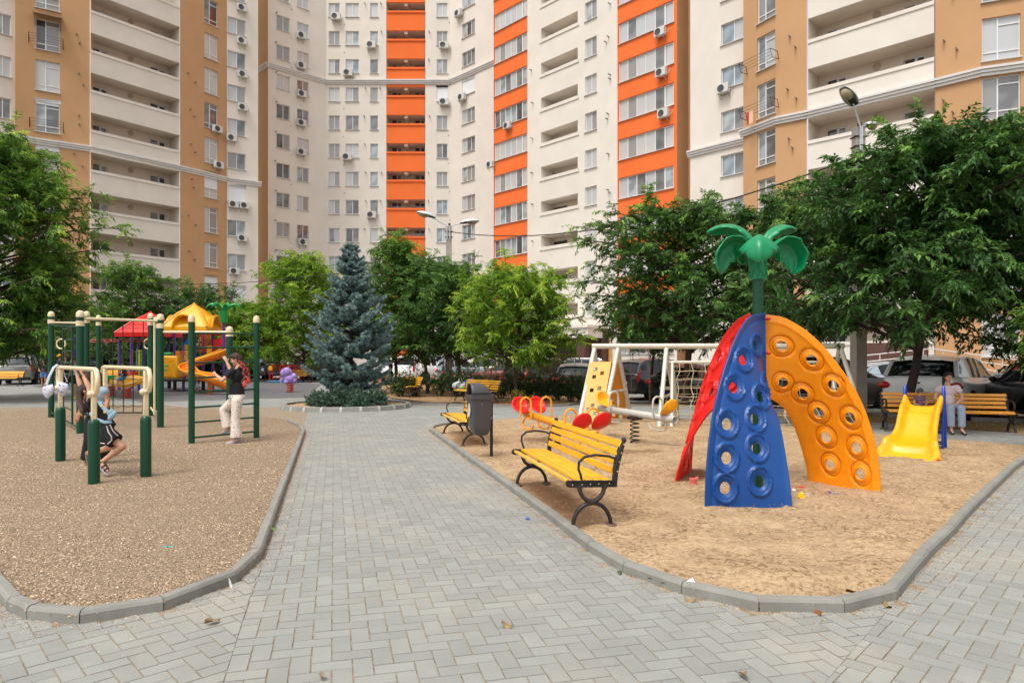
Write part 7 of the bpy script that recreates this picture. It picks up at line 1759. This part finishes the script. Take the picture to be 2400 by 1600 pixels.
# child in grey under the tower
J=dict(head=Pp(466,897,29),neck=Pp(464,902,29),chest=Pp(462,905,29),pelvis=Pp(459,911,29),ls=Pp(458,904,29),le=Pp(455,910,29),lw=Pp(456,914,28.9),rs=Pp(467,904,29),re=Pp(469,909,29),rw=Pp(468,913,28.9),lh=Pp(457,912,29),lk=Pp(459,905,28.8),la=Pp(460,915,28.8),lt=Pp(466,917,28.7),rh=Pp(461,912,29),rk=Pp(464,905,28.8),ra=Pp(464,915,28.8),rt=Pp(469,917,28.7))
person('child in pale grey crouching under the play tower',J,.6,skin_t,.02,face=(.8,-.5,0),top=mat('cloth_pale',S(176,180,190),.9),bottom=mat('cloth_pale',S(176,180,190),.9),hair=hair_d,leglen=1.6,sleeve=.9,hnd=False)
def sit(label,C,face,s,top,bottom,shoes,hair,hs='short',hz=.46,leglen=1.85,sleeve=.45,skin=skin_l,vox=.02,arms=None,hnd=False,lean=.0,cap=None,fy=.45):
    f=Vector((*face,0)).normalized(); r=Vector((f.y,-f.x,0)); P=lambda x,y,z:C+r*x*s+f*y*s+Vector((0,0,z*s+hz))
    a=arms or [(-.27,.05,.28),(-.06,.24,.16),(.27,.05,.28),(.06,.24,.16)]
    J=dict(head=P(0,.02+lean,.74),neck=P(0,lean,.60),chest=P(0,-.01+lean*.7,.42),pelvis=P(0,0,.10),lh=P(-.09,.02,.09),rh=P(.09,.02,.09),lk=P(-.10,fy,.10),rk=P(.10,fy,.10),la=P(-.10,fy+.03,-.36),ra=P(.08,fy-.02,-.36),lt=P(-.11,fy+.17,-.41),rt=P(.10,fy+.12,-.41),ls=P(-.18,lean,.52),rs=P(.18,lean,.52),le=P(*a[0]),lw=P(*a[1]),re=P(*a[2]),rw=P(*a[3]))
    return person(label,J,s,skin,vox,face=(*face,0),top=top,bottom=bottom,shoes=shoes,hair=hair,hairstyle=hs,leglen=leglen,sleeve=sleeve,hnd=hnd,curl=(30,30))
pinkw=mat('cloth_pinkish_white',S(206,188,190),.9,0,.06,6); jean=mat('jeans_pale',S(150,160,180),.9,0,.1,10)
sit('woman in pale T-shirt with dark tied hair seated on the right-hand bench',Vector((8.78,13.75,0)),(-.25,-1),.93,pinkw,jean,blk,hair_d,'tail',.42,vox=.011,hnd=True)
t=sit('small child in grey cap seated beside the woman on the bench',Vector((8.27,13.85,0)),(0,-1),.50,mat('cloth_mauve',S(120,90,110),.9),gry,gry,hair_d,'short',.44,vox=.011,fy=.3)
q=MB(); q.ball(t[2]+Vector((0,0,.03)),(.062,.066,.05),14); q.ball(t[2]+Vector((0,-.06,.02)),(.045,.04,.010),10); q.build('cap',mat('cap_grey',S(84,84,90),.9),parent=t[0])
sit('man in black T-shirt sitting at the left end of the far bench with a backpack',Vector((-5.02,28.3,.0)),(-.9,-.3),.95,blk,blk,blk,hair_d,'short',.42,arms=[(-.26,.10,.26),(-.10,.34,.10),(.30,-.10,.34),(.42,-.26,.42)],skin=skin_t,leglen=.9)
bp=empty('backpack','peach backpack standing on the bench beside the seated man','bag',gx(893,28.6)); q=MB(); q.ball((0,0,.62),(.17,.13,.24),14); q.ball((0,-.1,.54),(.13,.08,.13),12); remesh(q,'sack',mat('bag_peach',S(216,140,104),.8,0,.15,6),bp,.02,2); q=MB(); q.tube([(-.15,-.12,.66),(0,-.17,.67),(.15,-.12,.66)],.014,6); q.tube([(0,-.03,.85),(.0,-.02,.92),(.06,0,.85)],.014,6); q.build('straps',blk,parent=bp)
sit('person seated beyond the left edge, only legs and black flat shoes showing',Vector((-21.05,26.3,0)),(1,-.25),1.0,blk,blk,blk,hair_d,'short',.44,leglen=.95,skin=skin_t,fy=.72)
# child lying on a basket swing behind the orange panel
ns=empty('basket_swing','black basket swing behind the orange climbing panel','swing',gx(1838,15.2)); q=MB(); q.lathe([(.001,.50),(.30,.50),(.36,.54),(.38,.58),(.36,.60),(.30,.53),(.001,.52)],(0,0,0),24); q.build('seat',blk,parent=ns)
q=MB(); 
for dx,dy in ((-.3,-.15),(.3,-.15),(-.3,.15),(.3,.15)): q.tube([(dx,dy,.58),(dx*.75,0,1.72)],.010,6)
q.build('chain',mat('chain_bright',S(170,170,172),.35,.7),parent=ns)
C_=gx(1838,15.2); P=lambda x,y,z:C_+Vector((x,y,z))
J=dict(head=P(.12,.42,.74),neck=P(.10,.32,.70),chest=P(.06,.18,.67),pelvis=P(0,-.06,.66),ls=P(-.05,.26,.67),rs=P(.19,.26,.67),le=P(-.17,.36,.60),lw=P(-.2,.2,.56),re=P(.30,.34,.60),rw=P(.33,.2,.56),lh=P(-.06,-.10,.65),rh=P(.06,-.10,.65),lk=P(-.12,-.36,.56),rk=P(.10,-.36,.56),la=P(-.14,-.44,.30),ra=P(.0,-.46,.24),lt=P(-.15,-.40,.18),rt=P(.0,-.42,.11))
person('barefoot child in black lying on the basket swing',J,.68,skin_l,.011,face=(.2,.9,.2),top=blk,bottom=blk,hair=hair_d,hairstyle='long',leglen=1.2,hnd=False,bare=True)
# plastic bags on the bench behind the litter bin
bagc=mat('bag_film',S(196,200,200),.35,0,.2,12,.6,40); pb=gx(1080,23.9); q=MB()
for i in range(5): q.ball((noise.noise(Vector((i,3,1)))*.2-.06+.08*i-.12,.02*i,.52+.05*math.sin(i*2)),(.13,.12,.12-.01*i),14)
q.tube([(-.08,0,.60),(-.06,0,.74),(.02,0,.76),(.06,0,.62)],.02,6)
o=remesh(q,'plastic_bag',bagc,None,.018,1); o.location=pb; dm=o.modifiers.new('d','DISPLACE'); tx=bpy.data.textures.new('crumple','CLOUDS'); tx.noise_scale=.06; dm.texture=tx; dm.strength=.05; tag(o,'crumpled clear plastic bag on the left end of the bench behind the bin','bag')
q=MB(); q.box((.30,.05,.70),(.34,.14,.10),Matrix.Rotation(-.35,3,'Y')); q.box((.34,-.02,.66),(.10,.12,.05)); o=q.build('carton',mat('carton_blue',S(24,100,180),.5),bev=.01); o.location=pb; tag(o,'bright blue carton beside the crumpled bag behind the bin','box')
q=MB(); q.ball((.05,-.06,.46),(.10,.05,.05),10); o=q.build('food_packet',mat('packet_green',S(140,190,110),.5)); o.location=pb; tag(o,'pale green packet under the crumpled plastic bag','packet')
# ---------------- parked cars ----------------
tyre=mat('tyre',S(30,29,30),.85,0,.2,20); rim=mat('rim_alloy',S(176,176,180),.3,.85); cglass=mat('car_glass',S(20,25,27),.05,0,.35,1.5,spec=.5); cblack=mat('car_black_trim',S(22,22,24),.5); redl=mat('tail_light',S(190,16,18),.2,0,.2,12,spec=.8); clr=mat('head_light',S(214,218,222),.12,.3,spec=.9); chrome=mat('car_chrome',S(210,210,212),.2,.95); plate_m=mat('number_plate',S(214,210,196),.6); arch=mat('wheel_arch',S(8,8,9),.95)
def paint(name,c,metal=.25): return mat('paint_'+name,c,.28,metal,.04,1.5,coat=.8)
PR={ # half-profile stations: x along the length 0(rear)..1(front): lower body top z, roofline handled separately
'hatch':dict(L=4.1,W=1.76,H=1.48,belt=[(0,.95),(.03,1.0),(.2,.99),(.6,.95),(.78,.93),(.92,.80),(.985,.66),(1,.60)],roof=[(.025,1.02),(.09,1.36),(.17,1.46),(.38,1.49),(.54,1.43),(.76,.955)],rw=.25),
'suv':dict(L=4.55,W=1.86,H=1.68,belt=[(0,1.02),(.02,1.10),(.2,1.08),(.6,1.04),(.76,1.04),(.92,.96),(.985,.80),(1,.72)],roof=[(.015,1.10),(.07,1.50),(.14,1.63),(.38,1.68),(.55,1.62),(.75,1.06)],rw=.2),
'sedan':dict(L=4.6,W=1.80,H=1.46,belt=[(0,.92),(.02,1.02),(.14,1.04),(.6,.95),(.76,.94),(.92,.82),(.985,.66),(1,.60)],roof=[(.13,1.04),(.22,1.28),(.30,1.41),(.42,1.46),(.55,1.41),(.74,.95)],rw=.2),
}
def car(label,kind,px,D,hd,pm,plate=None,z=None,sc_=1.0,lights='side',cx=None,dark_glass=None,rails=False):
    K=PR[kind]; L,W=K['L'],K['W']; X=(px-1200)/F*D; zz=gz(D,X) if z is None else z
    t=empty('parked_car',label,'car',(X,D,zz),-R(hd)+math.pi/2*0,'cars parked behind the playground'); t.scale=(sc_,)*3
    # local: y forward, x right, centre at origin
    Y=lambda u:(u-.5)*L
    def interp(T,u):
        for a,b in zip(T[:-1],T[1:]):
            if u<=b[0]: 
                k=(u-a[0])/(b[0]-a[0]+1e-9); k=max(0,min(1,k)); return a[1]+(b[1]-a[1])*k
        return T[-1][1]
    # body shell
    q=MB(); rows=[]; us=[0,.008,.03,.07,.12,.18,.25,.33,.42,.5,.58,.66,.74,.80,.86,.92,.96,.985,.997]
    for u in us:
        zt=interp(K['belt'],u); e=min(1,min(u,1-u)/.10); nose=.62+.38*e**.45 if u>.5 else .80+.20*e**.45; hw=W/2*nose; zb=.30-.06*e+ (.10 if u<.02 or u>.985 else 0)
        prof=[(0,zb),(hw*.86,zb),(hw*.965,zb+.06),(hw*.985,zb+.18),(hw*1.0,.62*zt+.1),(hw*.985,zt*.84),(hw*.955,zt*.93),(hw*.90,zt),(hw*.62,zt+.022),(0,zt+.035)]
        row=[Vector((x,Y(u),z_)) for x,z_ in prof]; row=[Vector((-p.x,p.y,p.z)) for p in row[::-1]][:-0 or None]+row[1:]
        rows.append(row)
    q.grid(rows); q.add(rows[0],[tuple(range(len(rows[0])))]); q.add(rows[-1],[tuple(range(len(rows[-1])))[::-1]]); q.build('body',pm,parent=t,ang=42)
    # greenhouse: glass shell, roof skin and pillars
    rf=K['roof']; u0=rf[0][0]; u1=rf[-1][0]; NU=16
    def hwr(u): # half width at roof level
        return W/2*(.70+.03*math.sin(math.pi*(u-u0)/(u1-u0)))
    def hwb(u): e=min(1,min(u,1-u)/.10); nose=.62+.38*e**.45 if u>.5 else .80+.20*e**.45; return W/2*nose*.90
    g=MB(); rows=[]
    for i in range(NU+1):
        u=u0+(u1-u0)*i/NU; zr=interp(rf,u); zb=interp(K['belt'],u); k=min(1,max(0,(zr-zb)/(K['H']-zb-.03))); b=hwb(u); r=hwr(u); wx=b+(r-b)*k
        rows.append([Vector((-b,Y(u),zb-.01)),Vector((-b-(wx-b)*.5-.004,Y(u),(zb+zr)/2)),Vector((-wx,Y(u),zr-.03)),Vector((-wx*.6,Y(u),zr+.0)),Vector((0,Y(u),zr+.012)),Vector((wx*.6,Y(u),zr+.0)),Vector((wx,Y(u),zr-.03)),Vector((b+(wx-b)*.5+.004,Y(u),(zb+zr)/2)),Vector((b,Y(u),zb-.01))])
    g.grid(rows); g.build('windows',cglass,parent=t,ang=50)
    ua=[v[0] for v in rf]; ur0,ur1=rf[1][0]+.0,rf[-2][0]+.01; q=MB(); rr=[]
    for i in range(13):
        u=ur0+(ur1-ur0)*i/12; zr=interp(rf,u); zb=interp(K['belt'],u); k=min(1,max(0,(zr-zb)/(K['H']-zb-.03))); b=hwb(u); r=hwr(u); wx=b+(r-b)*k
        rr.append([Vector((-wx-.012,Y(u),zr-.075)),Vector((-wx-.006,Y(u),zr-.02)),Vector((-wx*.62,Y(u),zr+.014)),Vector((0,Y(u),zr+.026)),Vector((wx*.62,Y(u),zr+.014)),Vector((wx+.006,Y(u),zr-.02)),Vector((wx+.012,Y(u),zr-.075))])
    q.grid(rr); q.build('roof',pm,parent=t,ang=50)
    q=MB()
    def sp(u,k,s): # point on glass side
        zr=interp(rf,u); zb=interp(K['belt'],u); kk=min(1,max(0,(zr-zb)/(K['H']-zb-.03))); b=hwb(u); r=hwr(u); wx=b+(r-b)*kk; return Vector((s*(b+(wx-b)*k+.004),Y(u),zb+(zr-.04-zb)*k))
    for s in (-1,1):
        for (ub,ut,wd) in ((rf[-1][0]-.01,rf[-2][0]+.01,.05),(u0+.30,u0+.30,.06),(u0+.53*(u1-u0)+.02,u0+.53*(u1-u0)+.02,.05)):
            q.tube([sp(ub,0,s),sp((ub+ut)/2,.5,s),sp(ut,.98,s)],wd*.62,6)
        wq=.12 if kind!='sedan' else .06
        a=[sp(u0+.012,.0,s),sp(rf[1][0],.0,s),sp(rf[1][0]+wq,.0,s),sp(rf[1][0]+wq*.8,.97,s),sp(rf[1][0]+.0,.97,s),sp(u0+.012,.5,s)]
        a=[p+Vector((s*.012,0,0)) for p in a]; q.add(a,[tuple(range(6)) if s>0 else tuple(range(6))[::-1]])
        q.tube([sp(u0+.01,.02,s)+Vector((0,-.02,0)),sp(rf[1][0],1,s)+Vector((0,-.03,.02))],.05,6)
    q.build('pillars',pm,parent=t)
    # wheels and arches
    for uy in (.185,.815):
        for s in (-1,1):
            c=Vector((s*(W/2-.10),Y(uy),.325)); wr=.325 if kind!='suv' else .36; c.z=wr
            q=MB(); q.lathe([(wr+.055,-.11),(wr+.055,.102)],c+Vector((s*.012,0,.0)),26,Matrix.Rotation(R(90)*s,3,'Y')); q.build('wheel_arch',arch,parent=t)
            M=Matrix.Rotation(R(90)*s,3,'Y'); q=MB(); q.lathe([(wr*.6,-.11),(wr*.94,-.11),(wr,-.07),(wr,.085),(wr*.93,.118),(wr*.66,.122)],c,26,M); w=q.build('wheel',tyre,parent=t)
            q=MB(); q.lathe([(wr*.67,.112),(wr*.63,.118),(wr*.60,.07),(.001,.055)],c,26,M)
            for k in range(5):
                for o in (-.11,.11):
                    a=k*1.2566+o; e=M@Vector((wr*.60*math.cos(a),wr*.60*math.sin(a),.108)); a2=k*1.2566; e0=M@Vector((.03*math.cos(a2),.03*math.sin(a2),.10)); q.tube([c+e0,c+e],.017,5)
            q.lathe([(.045,.09),(.045,.112),(.001,.114)],c,12,M)
            r_=q.build('rim',rim,parent=w)
    # bumpers, sills, plates, lights
    q=MB(); 
    q.b2((-W*.40,-L/2-.02,.26),(W*.40,-L/2+.12,.45)); q.b2((-W*.36,L/2-.14,.22),(W*.36,L/2+.0,.40)); q.build('bumper_trim',cblack,parent=t,bev=.04)
    for s in (-1,1):
        q=MB(); q.b2((s*(W/2*.93),-L*.30,.235),(s*(W/2*.99),L*.30,.31)); q.build('side_skirt',cblack,parent=t,bev=.02)
        zt=interp(K['belt'],.03)
        q=MB()
        if kind=='suv': pts=[Vector((s*W*.425,-L/2+.065,zt-.36)),Vector((s*W*.43,-L/2+.07,zt-.22)),sp(u0+.008,.0,s)+Vector((0,.0,0)),sp(u0+.03,.35,s),sp(u0+.04,.6,s)]; q.tube(pts,[.05,.07,.05,.045,.03],8)
        else: q.ball((s*W*.40,-L/2+.07,zt-.20),(.19,.13,.095),12,Matrix.Rotation(s*-.5,3,'Z'))
        q.build('tail_light',redl,parent=t)
        q=MB(); q.ball((s*W*.33,L/2-.14,.66 if kind!='suv' else .80),(.20,.16,.075),12,Matrix.Rotation(s*-.6,3,'Z')); q.build('headlight',clr,parent=t)
        q=MB(); c=Vector((s*(W/2+.06),Y(.67),interp(K['belt'],.67)+.06)); q.ball(c,(.10,.05,.07),10); q.tube([c,c-Vector((s*.12,0,.04))],.02,6); q.build('mirror',pm,parent=t)
        q=MB()
        for u in (.34,.53): q.box((s*(W/2*.985),Y(u),interp(K['belt'],u)*.82),(.03,.17,.028))
        q.build('door_handle',pm,parent=t,bev=.008)
        q=MB()
        for u in (.25,.45,.645): q.tube([Vector((s*(W/2*.985+.002),Y(u),.36)),Vector((s*(W/2+.003),Y(u),.62)),Vector((s*(W/2*.957+.004),Y(u),interp(K['belt'],u)*.90))],.005,4)
        q.tube([sp(u0+.03,.02,s),sp(.4,.02,s),sp(rf[-1][0]-.02,.02,s)],.009,4); q.build('door_seams',cblack,parent=t)
    q=MB(); q.box((0,-L/2-.01,.62 if kind!='suv' else .70),(.52,.02,.115)); pl_o=q.build('number_plate',plate_m,parent=t,bev=.004)
    if plate:
        cu=bpy.data.curves.new('plate_text','FONT'); cu.body=plate; cu.size=.105; cu.extrude=.002; cu.align_x='CENTER'; cu.align_y='CENTER'
        o=bpy.data.objects.new('plate_text',cu); col.objects.link(o); dg=bpy.context.evaluated_depsgraph_get(); me=bpy.data.meshes.new_from_object(o.evaluated_get(dg)); bpy.data.objects.remove(o)
        me.materials.clear(); me.materials.append(cblack); o=bpy.data.objects.new('plate_characters',me); col.objects.link(o); o.parent=pl_o; o.location=(0.01,-L/2-.023,.62 if kind!='suv' else .70); o.rotation_euler=(R(90),0,0); o.scale=(.86,1,1)
        q=MB(); q.box((-.235,-L/2-.021,.62),(.035,.004,.10)); q.build('plate_band',mat('plate_blue',S(30,70,110),.5),parent=pl_o)
    q=MB(); q.tube([(-.30,-L/2+.05,zt+.03),(.05,-L/2+.07,zt+.07),(.25,-L/2+.09,zt+.10)] if kind!='sedan' else [(-.3,-L/2+.0,zt-.13),(.3,-L/2+.0,zt-.13)],.010,5); q.ball((0,-L/2+.005,zt-.14),(.05,.02,.022),8); q.build('wiper_and_badge',cblack if kind!='sedan' else chrome,parent=t)
    if kind!='sedan': q=MB(); q.tube([(0,Y(rf[2][0]),K['H']-.02),(.0,Y(rf[2][0])-.08,K['H']+.12)],.008,5); q.ball((0,Y(rf[2][0]),K['H']-.01),(.03,.05,.015),8); q.build('antenna',cblack,parent=t)
    if rails:
        for s in (-1,1): q=MB(); q.tube([Vector((s*W*.335,Y(.14),K['H']-.06)),Vector((s*W*.33,Y(.18),K['H']+.01)),Vector((s*W*.33,Y(.45),K['H']+.035)),Vector((s*W*.33,Y(.55),K['H']-.03))],.017,6); q.build('roof_rail',chrome,parent=t)
    return t
silver=paint('silver',S(150,152,150),.5); wh=paint('white',S(236,240,243),.0); grp=paint('graphite',S(62,60,62),.5); bl_k=paint('black',S(18,18,20),.2); beig=paint('beige',S(176,170,158),.4); navy=paint('navy',S(34,56,72),.4); brn=paint('brown_grey',S(74,66,62),.5); redp=paint('dark_red',S(110,30,30),.3); lb=paint('light_silver',S(170,182,192),.4); olive=paint('olive_grey',S(88,88,76),.4)
car('white hatchback with plate ZWS 096 parked behind the right-hand bench','hatch',2215,18.0,47,wh,'ZWS 096',z=-.02,sc_=1.06)
car('navy crossover facing left, parked beyond the white hatchback at far right','suv',2430,27.2,-84,navy,z=-.2)
car('dark car cut off by the right picture edge, red tail light showing','hatch',2468,15.8,12,bl_k,z=-.02)
car('silver-grey sedan parked side-on behind the big right-hand tree','sedan',2098,25.5,88,lb,z=-.12)
car('dark brown SUV parked side-on behind the concrete pole on the right','suv',1935,20.9,82,brn,z=-.12)
car('dark grey SUV with tall red tail lights behind the swing','suv',1545,29.5,52,grp,z=-.24,sc_=1.02)
car('black sedan with red tail lights behind the rope net','sedan',1648,25.0,48,bl_k,z=-.16)
car('brown-grey hatchback parked behind the black sedan','hatch',1745,29,50,brn)
car('dark car roof with spoiler behind the grey SUV','hatch',1500,36,60,navy)
car('black SUV behind the rose hedge in front of the entrance','suv',1285,33.0,48,bl_k,rails=True)
car('dark hatchback with red tail lights beside the yellow climbing wall','hatch',1352,30.0,8,grp)
car('grey SUV with silver roof rails near the entrance','suv',1345,44,-62,silver,rails=True)
car('reddish-brown car low behind the hedge, left of the black SUV','sedan',1195,37,-70,redp)
car('grey-brown sedan with orange tail light behind the rose hedge','sedan',1128,42,-78,brn)
car('white hatchback behind the seated man and tree trunks','hatch',946,41,12,wh)
car('white SUV right of the white hatchback, behind the empty bench','suv',1008,39,35,wh)
car('silver car behind the concrete lamp post in the centre','hatch',1070,40,48,lb)
car('pale grey car left of the spruce, half hidden by its boughs','hatch',768,46,-60,silver)
car('beige hatchback with red tail light behind the merry-go-round bench','hatch',706,48,-22,beig)
car('beige estate car behind the small dark litter bin','suv',640,49,-12,beig)
car('pale sedan with blue-tinted windscreen left of the beige cars','sedan',578,50,-62,silver)
car('light blue-grey car in the second row behind the merry-go-round','sedan',655,60,-80,lb)
car('grey SUV with dark rear window, parked behind the left-edge bench','suv',50,39.5,-27,silver,'CKL 792')
car('dark van roof behind the grey SUV at the left edge','suv',10,47,-50,bl_k,sc_=1.15)
car('black car with open dark tailgate behind the green posts','suv',212,43,-25,bl_k)
car('white car glimpsed between the green posts','hatch',246,46,-45,wh)
car('olive-grey car behind the boy on the rocket rider','hatch',272,45,-40,olive)
car('dark car behind the red panels of the play tower','hatch',478,47,-60,grp)
car('silver car glimpsed under the red climbing bars','sedan',355,50,-60,silver)
